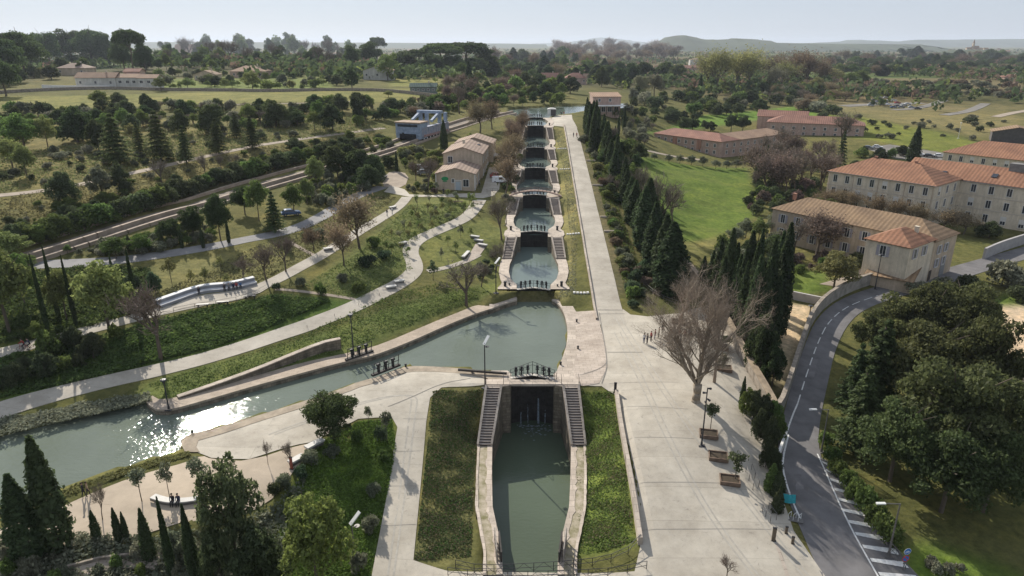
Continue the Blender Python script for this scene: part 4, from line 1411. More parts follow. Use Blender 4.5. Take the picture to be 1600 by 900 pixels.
def twig_tree(H, W, r, base=.25, lv=4, kids=(5, 4, 4, 4), tw=1600, up=.55, twl=.7, tww=.03, nmain=None):
    "bare tree: trunk with limbs, and the twigs as thin blades"
    mb = MB(); tips = []
    def grow_(p, d, L_, r_, l):
        a = p; segs = 3
        pts_ = [a]
        for s in range(segs):
            d = (d + Vector((U(-.18, .18), U(-.18, .18), U(-.02, .16)))).normalized()
            e = a + d * L_ / segs
            mb.tube(a, e, r_ * (1 - .45 * s / segs), r_ * (1 - .45 * (s + 1) / segs), n=(6 if l < 2 else 4 if l < 3 else 3), caps=False)
            a = e; pts_.append(a)
        if l >= lv:
            tips.append((a, d, L_)); tips.append((pts_[1], d, L_)); tips.append((pts_[2], d, L_)); return
        n_ = kids[l]
        for i in range(n_):
            f = (i + 1) / n_
            q = pts_[1].lerp(pts_[3], f) if l else pts_[2].lerp(pts_[3], f)
            side = Vector((U(-1, 1), U(-1, 1), U(-.25, .7)))
            dd = (d * up + side.normalized() * (1 - up) * 1.35).normalized()
            grow_(q, dd, L_ * U(.55, .8), r_ * .55 * (1.1 - .3 * f), l + 1)
    grow_(Vector((0, 0, -.3)), Vector((0, 0, 1)), H * base + .3, r, 0)
    xs_ = np.array([t[0] for t in tips])
    # fit the outline
    zt = xs_[:, 2].max() * 1.04; wt = np.percentile(np.hypot(xs_[:, 0], xs_[:, 1]), 96) * 2.05
    T = []
    for _ in range(tw):
        p, d, L_ = random.choice(tips)
        s = p + Vector((U(-.3, .3), U(-.3, .3), U(-.3, .3))) * L_
        dd = (d * .6 + Vector((U(-1, 1), U(-1, 1), U(-.4, 1))) * .8).normalized()
        e = s + dd * L_ * U(.5, 1.2) * twl
        n0 = dd.cross(Vector((U(-1, 1), U(-1, 1), U(-1, 1)))).normalized() * tww
        T.append((s + n0, s - n0, e - n0 * .35, e + n0 * .35))
    V = np.array(T).reshape(-1, 3); Fq = np.arange(len(V)).reshape(-1, 4)
    sc = np.array([1 / wt, 1 / wt, 1 / zt])
    mb.v = [(x / wt, y / wt, z / zt) for x, y, z in mb.v]
    return mb, V * sc, Fq, tips, sc
proto('cypress', 12, 2.6, 4800, .15, sh_spindle, lambda H, W: trunk_mb(H, W, .16, .5, 0), 3)
proto('pine', 13, 13, 17000, .165, sh_round(.2, 42, .72), lambda H, W: trunk_mb(H, W, .3, .75, 8, .32), 3)
proto('umbrella', 15, 14, 8000, .25, sh_umbrella, lambda H, W: trunk_mb(H, W, .32, .75, 8, .3), 2)
proto('oak', 8, 8, 8500, .15, sh_round(.04, 32, .85), lambda H, W: trunk_mb(H, W, .2, .6, 5, .3), 3)
proto('green', 8, 7, 5200, .13, sh_round(.22, 30, .9), lambda H, W: trunk_mb(H, W, .14, .75, 7, .32), 3)
proto('willow', 12, 9, 6000, .15, sh_willow, lambda H, W: trunk_mb(H, W, .2, .7, 6, .3), 2)
proto('conifer', 9, 6, 7000, .13, sh_conifer, lambda H, W: trunk_mb(H, W, .16, .92, 0), 3)
proto('shrub', 2.6, 3.6, 1300, .14, sh_shrub, lambda H, W: trunk_mb(H, W, .06, .5, 4, .25), 4)
proto('sapling', 4, 2.4, 620, .095, sh_round(.3, 12, 1.2), lambda H, W: trunk_mb(H, W, .05, .8, 7, .3), 3)
def twig_proto(kind, H, W, r, variants=3, leaf=0, lsize=.1, **k):
    out = []
    for v in range(variants):
        mb, V, Fq, tips, sc = twig_tree(H, W, r, **k)
        tm = mb.mesh('trunk', M_BARK)
        if leaf:
            P = np.array([random.choice(tips)[0] for _ in range(leaf)]) + rng.normal(size=(leaf, 3)) * H * .06
            V2, F2 = cards(P, rng.normal(size=(leaf, 3)), lsize)
            Fq = np.r_[Fq, F2 + len(V)]; V = np.r_[V, V2 * sc]
        out.append((tm, np_mesh('crown', V, Fq, [M_TWIG])))
    PROTO[kind] = out
twig_proto('bare', 8, 7, .15, 3, lv=3, kids=(5, 4, 4, 3), tw=900, tww=.022)
twig_proto('budding', 9, 8, .16, 3, leaf=2000, lsize=.085, lv=3, kids=(6, 5, 4, 3), tw=1300, tww=.02)
JOINED = {}
def joined(kind, v):
    "trunk and crown of a small far tree in one mesh (two material slots)"
    if (kind, v) not in JOINED:
        tm, cm = PROTO[kind][v]
        bm = bmesh.new(); bm.from_mesh(tm)
        k = len(bm.faces)
        bm.from_mesh(cm)
        bm.faces.ensure_lookup_table()
        for f in bm.faces[k:]: f.material_index = 1
        me = bpy.data.meshes.new('tree'); bm.to_mesh(me); bm.free()
        me.materials.append(tm.materials[0]); me.materials.append(cm.materials[0])
        JOINED[(kind, v)] = me
    return JOINED[(kind, v)]
LEAF = {
 'dark': LM0, 'cyp': leaf_mat('cypress_green', (0.061, 0.088, 0.037), .4, .012), 'pine': leaf_mat('pine_olive', (.108, .120, .048), .42, .015),
 'pinedk': leaf_mat('pine_dark', (0.078, 0.112, 0.042), .4, .015), 'oak': leaf_mat('holm_oak_green', (.090, .112, .052), .4, .02),
 'spring': leaf_mat('spring_green', (0.198, 0.240, 0.082), .35, .02, .45), 'mid': leaf_mat('mid_green', (.135, .185, .052), .38, .025),
 'olive': leaf_mat('olive_grey', (0.170, 0.185, 0.120), .35, .02), 'yellow': leaf_mat('yellow_green', (0.240, 0.240, 0.093), .35, .015, .45),
 'conif': leaf_mat('conifer_green', (0.112, 0.139, 0.051), .4, .02), 'beige': leaf_mat('budding_beige', (.215, .170, .105), .3, .015, .4),
 'rust': leaf_mat('budding_rust', (.175, .130, .085), .3, .02, .4), 'purple': leaf_mat('purple_blossom', (0.240, 0.170, 0.240), .3, .02, .4),
 'shadow': leaf_mat('blue_green', (.080, .118, .062), .35, .02), 'twig': M_TWIG, 'twigr': M_TWIGR, 'pale': leaf_mat('pale_willow', (0.240, 0.240, 0.150), .3, .02, .45),  # the blue-green is the foliage's own colour
 'straw': leaf_mat('straw_shrub', (0.240, 0.240, 0.163), .35, .02, .35), 'pinkb': leaf_mat('pink_budding', (.175, .130, .105), .3, .02, .4),
}
NAME = {'cypress': 'cypress_tree', 'pine': 'pine_tree', 'umbrella': 'stone_pine', 'oak': 'evergreen_oak', 'green': 'broadleaf_tree', 'willow': 'tall_tree', 'conifer': 'conifer_tree', 'shrub': 'shrub', 'sapling': 'young_tree', 'bare': 'bare_tree', 'budding': 'budding_tree'}
def plant_at(p, kind, H, W, c, label, group=None, parts=True, name=None, v=None):
    v = random.randrange(len(PROTO[kind])) if v is None else v
    tm, cm = PROTO[kind][v]
    name = name or NAME[kind]
    cat = 'shrub' if kind == 'shrub' else 'tree'
    lm = LEAF[c]
    bark = M_BARK
    rz = U(0, 6.28)
    if parts:
        root = empty(name, (p[0], p[1], p[2] - .05), rz)
        for nm, me, mm in (('trunk', tm, bark), ('crown', cm, lm)):
            o = link(nm, me, root)
            o.scale = (W, W, H)
            o.material_slots[0].link = 'OBJECT'
            o.material_slots[0].material = mm
    else:
        root = link(name, joined(kind, v), None, (p[0], p[1], p[2] - .05), rz)
        root.scale = (W, W, H)
        for i, mm in enumerate((bark, lm)):
            root.material_slots[i].link = 'OBJECT'
            root.material_slots[i].material = mm
    tag(root, label, cat, group)
    return root
def plant(kind, px, base, top, w, c, label, group=None, name=None, v=None):
    p = G(px, base)
    H = max(.4, z_for(p, top) - p.z)
    dep = proj(p)[2]
    if kind == 'shrub' and not name:
        SHRUBS.append((p, kind, H, w * dep / F, c, label, group, name, base - top, w))
        return
    return plant_at(p, kind, H, w * dep / F, c, label, group, parts=(base - top) > 17, name=name, v=v)
def many(lst, label, group):
    for kind, px, base, top, w, c in lst:
        plant(kind, px, base, top, w, c, label, group)
def fill(poly, n_, kinds, hpx, wr, label, group, gap=3.0):
    "individual trees spread inside a picture outline; kinds = [(kind, colour)...]; hpx = picture height range"
    xs_ = [a for a, _ in poly]; ys_ = [b_ for _, b_ in poly]
    k = 0; tries = 0; put = []
    while k < n_ and tries < n_ * 60:
        tries += 1
        x, y = U(min(xs_), max(xs_)), U(min(ys_), max(ys_))
        if not inside(poly, np.array([x]), np.array([y]))[0]: continue
        if any(abs(x - a) < gap * 1.6 and abs(y - b_) < gap * .8 for a, b_ in put): continue
        put.append((x, y)); k += 1
        kind, c = random.choice(kinds)
        h = U(*hpx)
        nm = NAME[kind]
        lb = label[kind] if isinstance(label, dict) else label
        plant(kind, x, y, y - h, h * U(*wr), c, lb, group)
def cover(name, poly, n_, size, hgt_, m, label, world_pts=False, clump=.6, cat='ground cover'):
    "low plants nobody could count: sprays scattered over an area"
    P = [tuple(G(*p))[:2] for p in poly] if not world_pts else poly
    xs_ = np.array([p[0] for p in P]); ys_ = np.array([p[1] for p in P])
    X = rng.uniform(xs_.min(), xs_.max(), n_ * 4); Y = rng.uniform(ys_.min(), ys_.max(), n_ * 4)
    ok = inside(P, X, Y)
    pat = np.sin(X * .9 + 1.3 * np.sin(Y * .7)) * np.sin(Y * 1.1 + 1.7 * np.sin(X * .5)) + rng.normal(size=len(X)) * .5
    ok &= pat > -clump
    X, Y = X[ok][:n_], Y[ok][:n_]
    if not len(X): return
    hh = hgt_ * rng.uniform(.1, 1, len(X)) * (.55 + .45 * np.sin(X * 1.1) * np.sin(Y * .8 + X * .3))
    Z = hgt(X, Y) + hh
    C = np.array([X.mean(), Y.mean(), 0])
    Vv, Fq = cards(np.stack([X, Y, Z], 1) - C, np.stack([rng.normal(size=len(X)) * .6, rng.normal(size=len(X)) * .6, np.ones(len(X)) * .8], 1), size)
    o = link(name, np_mesh(name, Vv, Fq, [m]), None, tuple(C))
    tag(o, label, cat, None, 'stuff')
    return o
# ------------------------------------------------------------------ planting
# by the water, lower corner
plant('cypress', 48, 872, 741, 50, 'cyp', 'shorter of two broad dark cypresses beside the sandy canal walk', v=0)
plant('cypress', 93, 860, 682, 50, 'cyp', 'taller of two broad dark cypresses beside the sandy canal walk', v=1)
for (px, b_, t, w, lb) in ((152, 842, 797, 14, 'stubby young cypress next to the tall broad cypress pair'), (187, 846, 793, 13, 'slim young cypress of a close pair in the brush below the sandy walk'),
                    (198, 842, 799, 10, 'thinner young cypress of a close pair in the brush below the sandy walk'), (235, 876, 794, 20, 'young cypress standing before the end of the curved white bench'),
                    (270, 900, 776, 13, 'very slender young cypress before the middle of the curved white bench'), (306, 905, 788, 19, 'young cypress between the curved white bench and the big evergreen')):
    plant('cypress', px, b_, t, w, 'cyp', lb, 'young cypresses below the sandy walk')
plant('green', 374, 893, 701, 112, 'oak', 'big bushy evergreen tree at the edge of the sandy canal walk')
plant('green', 497, 925, 762, 125, 'mid', 'loose grey-green tree on the grass bank below the lone round pine')
plant('pine', 522, 687, 602, 92, 'pinedk', 'lone round dark pine at the corner of the canal plaza', v=0)
plant('oak', 345, 905, 810, 60, 'oak', 'low dark evergreen bush at the foot of the big bushy evergreen', name='evergreen_bush')
plant('oak', 415, 930, 800, 95, 'oak', 'dark evergreen bush between the big evergreen and the grey-green tree', name='evergreen_bush')
for (px, b_, t, w, c, lb) in ((222, 784, 722, 34, 'olive', 'thin young tree on the sandy walk behind the end of the curved white bench'), (265, 776, 712, 30, 'olive', 'thin young tree behind the middle of the curved white bench'),
                       (312, 765, 704, 38, 'olive', 'leafier young tree on the sandy walk by the big evergreen'), (605, 690, 633, 25, 'olive', 'thin young tree beside the round pine and the pale path'),
                       (577, 668, 628, 16, 'olive', 'smallest sapling beside the round pine')):
    plant('sapling', px, b_, t, w, c, lb)
for (px, b_, t, w, lb) in ((160, 812, 752, 28, 'leafless sapling in the brush near the standing walker'), (419, 727, 688, 16, 'leafless sapling alone on the sandy walk'), (455, 728, 692, 24, 'leafless sapling by the small white bench block')):
    plant('bare', px, b_, t, w, 'twig', lb)
for px, py, h, w, c in ((485, 722, 22, 34, 'olive'), (520, 712, 18, 30, 'olive'), (445, 760, 24, 30, 'olive'), (470, 745, 20, 28, 'shadow'), (585, 775, 26, 24, 'olive'), (600, 720, 20, 22, 'mid'), (560, 690, 22, 26, 'mid'), (580, 830, 30, 30, 'olive'), (560, 890, 34, 32, 'olive'), (430, 775, 26, 26, 'oak'), (595, 690, 30, 22, 'shadow')):
    plant('shrub', px, py, py - h, w, c, 'grey-green shrub on the grass bank around the round pine', 'shrubs on the grass bank')
fill([(0, 850), (130, 840), (330, 835), (330, 930), (0, 930)], 26, [('shrub', 'olive'), ('shrub', 'straw'), ('shrub', 'mid')], (18, 38), (.7, 1.2), 'wild shrub in the brush below the sandy canal walk', 'wild shrubs below the sandy walk', gap=7)
cover('undergrowth', [(0, 840), (140, 838), (330, 838), (430, 790), (480, 745), (430, 960), (0, 960)], 16000, .13, .9, LEAF['olive'], 'straggly olive brush below the sandy canal walk')
cover('grass', [(500, 690), (560, 660), (612, 655), (619, 700), (592, 830), (578, 905), (430, 930), (440, 790), (480, 730)], 26000, .10, .28, leaf_mat('fresh_grass', (0.123, 0.189, 0.036), .4, .01), 'fresh green grass bank between the round pine and the pale path', cat='grass')
cover('weeds', [(676, 612), (755, 608), (744, 690), (735, 870), (648, 876)], 15000, .085, .18, leaf_mat('dry_weeds', (.165, .190, .075), .5, .01), 'weedy grass slope beside the long stairs of the lowest chamber, canal side', cat='grass')
cover('weeds', [(906, 610), (958, 612), (975, 720), (992, 845), (905, 868), (900, 720)], 13000, .085, .2, leaf_mat('green_weeds', (0.123, 0.167, 0.043), .5, .01), 'weedy grass slope between the lowest chamber and the plaza parapet', cat='grass')
cover('bank_reeds', [(-60, 672), (0, 655), (60, 645), (130, 632), (200, 620), (234, 615), (238, 628), (200, 637), (130, 652), (60, 668), (0, 684), (-60, 700)], 7000, .13, .7, LEAF['straw'], 'rough straw-coloured growth along the far canal bank', cat='reeds')
cover('bank_reeds', [(296, 706), (250, 716), (190, 734), (130, 755), (95, 768), (100, 778), (140, 764), (200, 742), (260, 724), (300, 712)], 3500, .11, .45, LEAF['yellow'], 'narrow strip of grass between the canal water and the sandy walk', cat='reeds')
cover('dry_weeds', [(676, 612), (755, 608), (744, 690), (735, 870), (648, 876)], 6000, .08, .22, leaf_mat('straw_weeds', (.21, .175, .10), .4, .01), 'dead straw coloured weeds on the slope beside the long stairs, canal side', clump=-.25, cat='grass')
cover('green_tufts', [(676, 612), (755, 608), (744, 690), (735, 870), (648, 876)], 6000, .085, .24, leaf_mat('tuft_green', (.09, .17, .035), .4, .01), 'fresh green tufts on the slope beside the long stairs, canal side', clump=-.15, cat='grass')
cover('dry_weeds', [(906, 610), (958, 612), (975, 720), (992, 845), (905, 868), (900, 720)], 3500, .08, .22, leaf_mat('straw_weeds', (.21, .175, .10), .4, .01), 'dead straw coloured weeds between the lowest chamber and the plaza parapet', clump=-.3, cat='grass')
cover('pale_reeds', [(0, 850), (140, 842), (330, 842), (420, 800), (430, 930), (0, 930)], 4000, .12, 1.3, LEAF['straw'], 'pale dry reeds in the brush below the sandy canal walk', clump=-.2, cat='reeds')
# slope between the two park paths
cover('slope_shrubs', [(-40, 570), (100, 540), (240, 505), (330, 480), (430, 462), (520, 470), (440, 505), (330, 545), (200, 578), (60, 610), (-40, 632)], 30000, .15, .75, LEAF['mid'], 'dense low green shrubs on the slope between the two park paths', clump=.45)
cover('slope_grass', [(230, 600), (330, 572), (480, 520), (620, 458), (690, 440), (765, 455), (690, 490), (560, 540), (470, 566), (330, 606), (260, 622)], 13000, .10, .22, leaf_mat('bank_grass', (.130, .175, .050), .45, .015), 'rough grass bank between the lower park path and the quay', cat='grass')
cover('slope_grass', [(470, 450), (560, 395), (640, 320), (752, 318), (660, 368), (636, 392), (645, 420), (560, 470)], 11000, .11, .2, leaf_mat('park_grass', (.145, .180, .060), .45, .015), 'rough grass of the young orchard below the long house', cat='grass')
cover('dark_slope', [(-40, 545), (60, 530), (230, 485), (235, 420), (120, 418), (0, 425), (-40, 440)], 24000, .16, .9, leaf_mat('slope_brush', (.090, .130, .040), .45, .02), 'tangled brush on the slope above the upper park path', clump=.5)
cover('slope_grass', [(240, 460), (400, 385), (530, 335), (600, 300), (620, 310), (560, 350), (480, 402), (420, 435), (350, 452)], 9000, .12, .22, leaf_mat('olive_grass', (0.160, 0.160, 0.072), .45, .015), 'olive grass between the grey track and the upper park path', cat='grass')
cover('scrub', [(-60, 300), (0, 240), (200, 215), (560, 180), (610, 200), (400, 226), (200, 268), (0, 302)], 16000, .2, .6, leaf_mat('hill_scrub', (.130, .145, .055), .45, .02), 'rough scrub over the hillside under the dry meadow')
cover('scrub', [(-60, 380), (0, 312), (200, 275), (400, 232), (600, 205), (580, 232), (300, 300), (40, 380)], 15000, .18, .5, leaf_mat('track_scrub', (0.160, 0.145, 0.065), .45, .02), 'dry olive scrub between the hillside track and the hedge')
cover('lock_grass', [(872, 465), (900, 462), (903, 330), (893, 260), (880, 205), (868, 205), (880, 262), (886, 330), (893, 400)], 7000, .10, .14, LEAF['straw'], 'dry weedy grass between the lock flight and the towpath', cat='grass')
cover('embankment_brush', [(980, 470), (1010, 445), (985, 380), (960, 300), (940, 250), (918, 208), (911, 214), (940, 310), (960, 390)], 12000, .14, .6, LEAF['mid'], 'low green brush on the embankment below the towpath')
for a, b_ in (((975, 470), (1040, 440)), ((985, 455), (1035, 410))):
    pass
fill([(985, 482), (975, 440), (1010, 420), (1060, 440), (1030, 470)], 16, [('shrub', 'shadow'), ('shrub', 'oak'), ('shrub', 'mid'), ('shrub', 'pinkb')], (14, 24), (1.0, 1.6), 'dense shrub in the bed at the plaza end of the cypress row', 'shrubs at the plaza end of the cypress row', gap=6)
fill([(976, 446), (950, 350), (928, 268), (911, 218), (918, 215), (945, 290), (966, 360), (990, 430)], 34, [('shrub', 'mid'), ('shrub', 'yellow'), ('shrub', 'olive'), ('shrub', 'oak'), ('shrub', 'rust')], (9, 16), (1.0, 1.7), 'low shrub on the bank between towpath and cypress row', 'shrubs on the towpath bank', gap=4)
# trees on the canal slope
plant('bare', 252, 562, 448, 88, 'twigr', 'tall forked leafless tree beside the end of the curved bleacher')
for (px, b_, t, w, c, lb) in ((15, 520, 372, 115, 'spring', 'big light green tree at the picture edge above the upper park path'), (172, 520, 398, 100, 'spring', 'wide light green tree above the upper park path'),
                         (105, 500, 405, 60, 'spring', 'smaller light green tree between two wider light green trees'), (62, 535, 498, 30, 'mid', 'little green tree beside the cyclists on the upper park path'), (40, 480, 390, 60, 'mid', 'dull green tree behind the big light green tree')):
    plant('green', px, b_, t, w, c, lb)
for k, (px, b_, t, w) in enumerate(((76, 520, 396, 8), (93, 500, 384, 8), (120, 510, 398, 7), (189, 490, 396, 8), (214, 480, 388, 8))):
    plant('cypress', px, b_, t, w, 'cyp', ORD[k] + ' thin cypress counted from the picture edge above the upper park path', 'thin cypresses on the slope')
for k, (px, b_, t, w) in enumerate(((212, 470, 418, 32), (243, 458, 420, 26))):
    plant('oak', px, b_, t, w, 'shadow', ('larger' if k == 0 else 'smaller') + ' dark blue-green bush above the end of the curved bleacher', name='evergreen_bush')
fill([(40, 560), (190, 520), (200, 545), (60, 600), (0, 610)], 12, [('oak', 'oak'), ('shrub', 'mid')], (24, 44), (.8, 1.2), 'dark bush crowding the slope below the upper park path', 'dark bushes below the upper park path', gap=10)
for (px, b_, t, w, lb) in ((378, 442, 402, 44, 'small leafless tree directly behind the middle of the curved bleacher'), (417, 440, 382, 42, 'leafless tree by the far end of the curved bleacher'), (447, 425, 370, 40, 'leafless tree beside the upper park path past the bleacher')):
    plant('bare', px, b_, t, w, 'twigr', lb)
for px, b_, t, w in ((322, 446, 412, 18), (300, 446, 416, 16), (268, 440, 396, 26), (345, 420, 396, 16), (355, 445, 424, 14)):
    plant('sapling', px, b_, t, w, 'yellow', 'yellowish sapling on the grass behind the curved bleacher', 'saplings behind the curved bleacher')
plant('budding', 562, 388, 303, 66, 'beige', 'big round beige budding tree in the park below the long house')
plant('budding', 537, 415, 345, 44, 'beige', 'smaller beige budding tree beside the upper park path')
plant('budding', 490, 392, 352, 28, 'rust', 'reddish small budding tree near the grey track bend')
for px, b_, t, w, c in ((575, 415, 395, 34, 'shadow'), (600, 405, 388, 30, 'shadow'), (585, 385, 366, 26, 'mid'), (470, 448, 430, 20, 'olive'), (500, 460, 438, 24, 'mid'), (560, 455, 436, 26, 'mid'), (535, 440, 424, 22, 'olive'), (432, 452, 440, 16, 'shadow'), (500, 370, 352, 26, 'olive'), (480, 372, 358, 24, 'oak')):
    plant('shrub', px, b_, t, w, c, 'shrub in the park grass around the beige budding trees', 'park shrubs around the budding trees')
plant('sapling', 677, 438, 402, 20, 'shadow', 'small clipped two-tier tree at the fork of the lower park path')
k = 0
for r_, (x0, x1, yb) in enumerate(((655, 735, 322), (650, 722, 334), (640, 700, 346), (628, 672, 360), (612, 650, 376), (600, 636, 396))):
    for x in np.linspace(x0, x1, 6 - r_ // 2):
        px = x + U(-4, 4); py = yb + U(-4, 4)
        plant(random.choice(['sapling', 'sapling', 'bare']), px, py, py - U(14, 22), U(9, 15), random.choice(['olive', 'mid', 'yellow']), 'spindly young tree in the orchard below the long house', 'young trees in the park orchard')
for px, py in ((690, 408), (712, 395), (720, 372), (735, 372), (700, 385), (738, 330), (682, 300), (700, 313), (712, 316), (740, 322)):
    plant('sapling', px, py, py - U(16, 26), U(9, 14), random.choice(['olive', 'spring']), 'spindly young tree in the grass round the stone terrace', 'young trees round the stone terrace')
for (px, b_, t, w, lb) in ((729, 478, 412, 66, 'leaning leafless tree with dark forked trunk at the pool quay'), (752, 448, 408, 34, 'small leafless tree between the stone terrace and the pool steps'), (775, 425, 376, 34, 'leafless tree beside the pool chamber rim'), (784, 375, 303, 56, 'wide leafless tree beside the chamber below the arched footbridge')):
    plant('bare', px, b_, t, w, 'twig', lb)
fill([(745, 440), (775, 430), (780, 400), (765, 395), (750, 420)], 7, [('shrub', 'shadow'), ('shrub', 'olive')], (8, 14), (1, 1.6), 'low shrub on the bank beside the pool chamber', 'shrubs beside the pool chamber', gap=4)
# reddish row beside the flight
k = 0
for px, b_, t, w, c in ((790, 305, 246, 36, 'rust'), (797, 283, 226, 40, 'rust'), (802, 262, 206, 36, 'rust'), (790, 268, 218, 32, 'beige'), (806, 240, 190, 30, 'rust'), (812, 222, 178, 26, 'rust'), (800, 225, 182, 24, 'pinkb'), (815, 205, 168, 22, 'beige')):
    plant('budding', px, b_, t, w, c, 'rusty budding tree crowding the house side of the upper lock flight', 'rusty budding trees beside the flight')
for px, b_, t, w, c in ((786, 285, 268, 20, 'mid'), (793, 296, 282, 18, 'shadow'), (806, 285, 270, 14, 'oak'), (800, 300, 288, 16, 'mid'), (790, 312, 300, 16, 'straw'), (800, 318, 304, 14, 'straw'), (812, 250, 238, 12, 'mid')):
    plant('shrub', px, b_, t, w, c, 'low shrub under the rusty trees beside the lock flight', 'shrubs beside the flight')
plant('budding', 750, 208, 152, 40, 'beige', 'beige round budding tree beyond the long house, larger of a pair')
plant('budding', 769, 202, 156, 32, 'beige', 'beige round budding tree beyond the long house, smaller of a pair')
plant('bare', 718, 178, 132, 30, 'twig', 'pale leafless tree beside the channel beyond the blue machine')
plant('cypress', 694, 240, 187, 13, 'cyp', 'single dark cypress between the blue machine and the long house')
plant('cypress', 527, 320, 283, 7, 'cyp', 'thin cypress beside the grey track bend')
plant('cypress', 620, 268, 236, 6, 'cyp', 'thin short cypress beside the gravel yard')
for px, b_, t, w, c in ((735, 240, 205, 20, 'spring'), (755, 236, 212, 20, 'rust')):
    plant('green', px, b_, t, w, c, 'small loose tree on the grass behind the long house', 'small trees behind the long house')
fill([(625, 305), (680, 302), (680, 280), (640, 288)], 9, [('shrub', 'olive'), ('shrub', 'pinkb'), ('shrub', 'mid')], (10, 20), (.9, 1.4), 'olive and reddish shrub beside the long house front', 'shrubs beside the long house', gap=5)
plant('bare', 668, 300, 248, 34, 'twigr', 'leafless reddish tree in front of the long house corner')
plant('bare', 650, 285, 250, 26, 'twigr', 'smaller leafless reddish tree beside the gravel yard')
fill([(640, 270), (690, 262), (690, 235), (640, 232), (615, 245)], 18, [('shrub', 'olive'), ('shrub', 'mid'), ('shrub', 'oak'), ('shrub', 'yellow')], (8, 20), (.9, 1.5), 'shrub between the machine channel and the long house', 'shrubs by the machine', gap=5)
for px, b_, t, w in ((528, 278, 221, 50), (556, 283, 226, 54), (585, 286, 236, 46), (575, 295, 252, 48), (608, 262, 240, 30), (548, 262, 220, 36)):
    plant('oak', px, b_, t, w, 'dark', 'dark dense evergreen in the clump below the machine channel', 'dark evergreen clump below the machine')
fill([(468, 320), (480, 275), (560, 285), (600, 300), (540, 312), (510, 330)], 34, [('shrub', 'olive'), ('shrub', 'straw'), ('shrub', 'mid')], (12, 24), (.7, 1.1), 'pale feathery shrub thicket beside the grey track', 'pale shrub thicket by the grey track', gap=5)
# pines by the grey track
k = 0
for (kind, px, b_, t, w, c, lb) in (('pine', 345, 376, 296, 46, 'pinedk', 'dark pine beside the grey track, widest of the roadside pines'), ('pine', 303, 372, 318, 44, 'pinedk', 'low dark pine between the hedge and the grey track'), ('conifer', 430, 362, 298, 44, 'pinedk', 'dark pointed conifer beside the grey track next to the parked blue car'),
        ('pine', 383, 335, 283, 38, 'pinedk', 'dark pine against the channel above the grey track'), ('green', 405, 345, 268, 40, 'mid', 'green tree between the channel and the dark pines'), ('green', 460, 335, 282, 40, 'mid', 'green tree above the parked blue car'),
        ('green', 182, 404, 364, 44, 'mid', 'dull green tree between channel and grey track, by the slim cypresses'), ('green', 222, 398, 362, 36, 'mid', 'green leafy tree beside a dark cone bush at the grey track'), ('conifer', 203, 392, 366, 20, 'dark', 'small dark cone shaped bush at the grey track'),
        ('pine', 268, 380, 336, 40, 'pinedk', 'dark small pine lowest along the channel'), ('green', 495, 290, 240, 36, 'spring', 'light green tree leaning over the channel'), ('green', 480, 320, 270, 30, 'spring', 'slim light green tree by the channel end of the thicket')):
    plant(kind, px, b_, t, w, c, lb)
for px, b_, t, w in ((285, 388, 356, 6), (318, 388, 350, 6), (358, 380, 344, 6)):
    plant('cypress', px, b_, t, w, 'cyp', 'thin young cypress along the grey track under the dark pines', 'thin cypresses along the grey track')
fill([(110, 405), (260, 395), (340, 375), (330, 352), (200, 380), (100, 395)], 44, [('green', 'mid'), ('shrub', 'olive'), ('shrub', 'mid'), ('shrub', 'straw')], (9, 20), (1, 1.7), {'shrub': 'olive shrub between the channel and the grey track', 'green': 'small leafy tree between the channel and the grey track'}, 'shrubs between channel and grey track', gap=6)
for px, b_, t, w, c in ((20, 405, 358, 70, 'spring'), (-10, 430, 380, 60, 'spring'), (45, 420, 395, 36, 'mid')):
    plant('green', px, b_, t, w, c, 'light green tree at the lower end of the long hedge', 'light green trees at the hedge end')
# long hedge above the channel
hp = resample([Vector((a, b_, 0)) for a, b_ in ((20, 385), (60, 380), (150, 352), (230, 328), (300, 302), (370, 282), (440, 262), (510, 244), (560, 230))], 58)
for i, q in enumerate(hp):
    f = i / 57
    h = (38 - 16 * f) * U(.8, 1.2)
    plant('oak' if i % 3 else 'shrub', q.x + U(-3, 3), q.y + U(-2, 2), q.y - h, h * U(1.0, 1.5), random.choice(['oak', 'oak', 'mid']), 'dense green bush in the long hedge above the concrete channel', 'bushes of the long hedge above the channel', name='hedge_bush')
# hillside
HS = [('green', 40, 235, 172, 66, 'mid'), ('green', 20, 262, 208, 50, 'spring'), ('green', 42, 275, 222, 40, 'spring'), ('green', 75, 230, 176, 40, 'spring'), ('oak', 102, 318, 262, 54, 'oak'), ('oak', 160, 305, 254, 44, 'olive'), ('oak', 190, 300, 250, 34, 'oak'),
      ('oak', 122, 222, 158, 62, 'dark'), ('conifer', 185, 256, 176, 70, 'conif'), ('conifer', 252, 250, 172, 62, 'conif'), ('conifer', 292, 256, 196, 36, 'conif'), ('oak', 330, 208, 155, 52, 'dark'), ('conifer', 342, 240, 184, 42, 'conif'),
      ('conifer', 395, 232, 180, 40, 'conif'), ('oak', 432, 198, 150, 48, 'dark'), ('oak', 520, 204, 156, 50, 'dark'), ('oak', 560, 192, 143, 26, 'oak'), ('green', 492, 204, 168, 30, 'mid'), ('oak', 465, 196, 170, 34, 'dark'), ('oak', 600, 188, 160, 28, 'dark'),
      ('green', 208, 220, 190, 26, 'yellow'), ('conifer', 370, 215, 175, 30, 'conif'), ('oak', 285, 210, 165, 34, 'dark'), ('oak', 155, 235, 180, 36, 'dark'), ('conifer', 220, 240, 190, 34, 'conif'), ('green', 10, 215, 180, 40, 'mid')]
HSL = {'green': 'light leafy tree on the scrubby hillside under the dry meadow', 'oak': 'dark rounded tree on the scrubby hillside under the dry meadow', 'conifer': 'layered conifer on the scrubby hillside under the dry meadow'}
for h_ in HS: plant(*h_, HSL[h_[0]], 'hillside trees under the dry meadow')
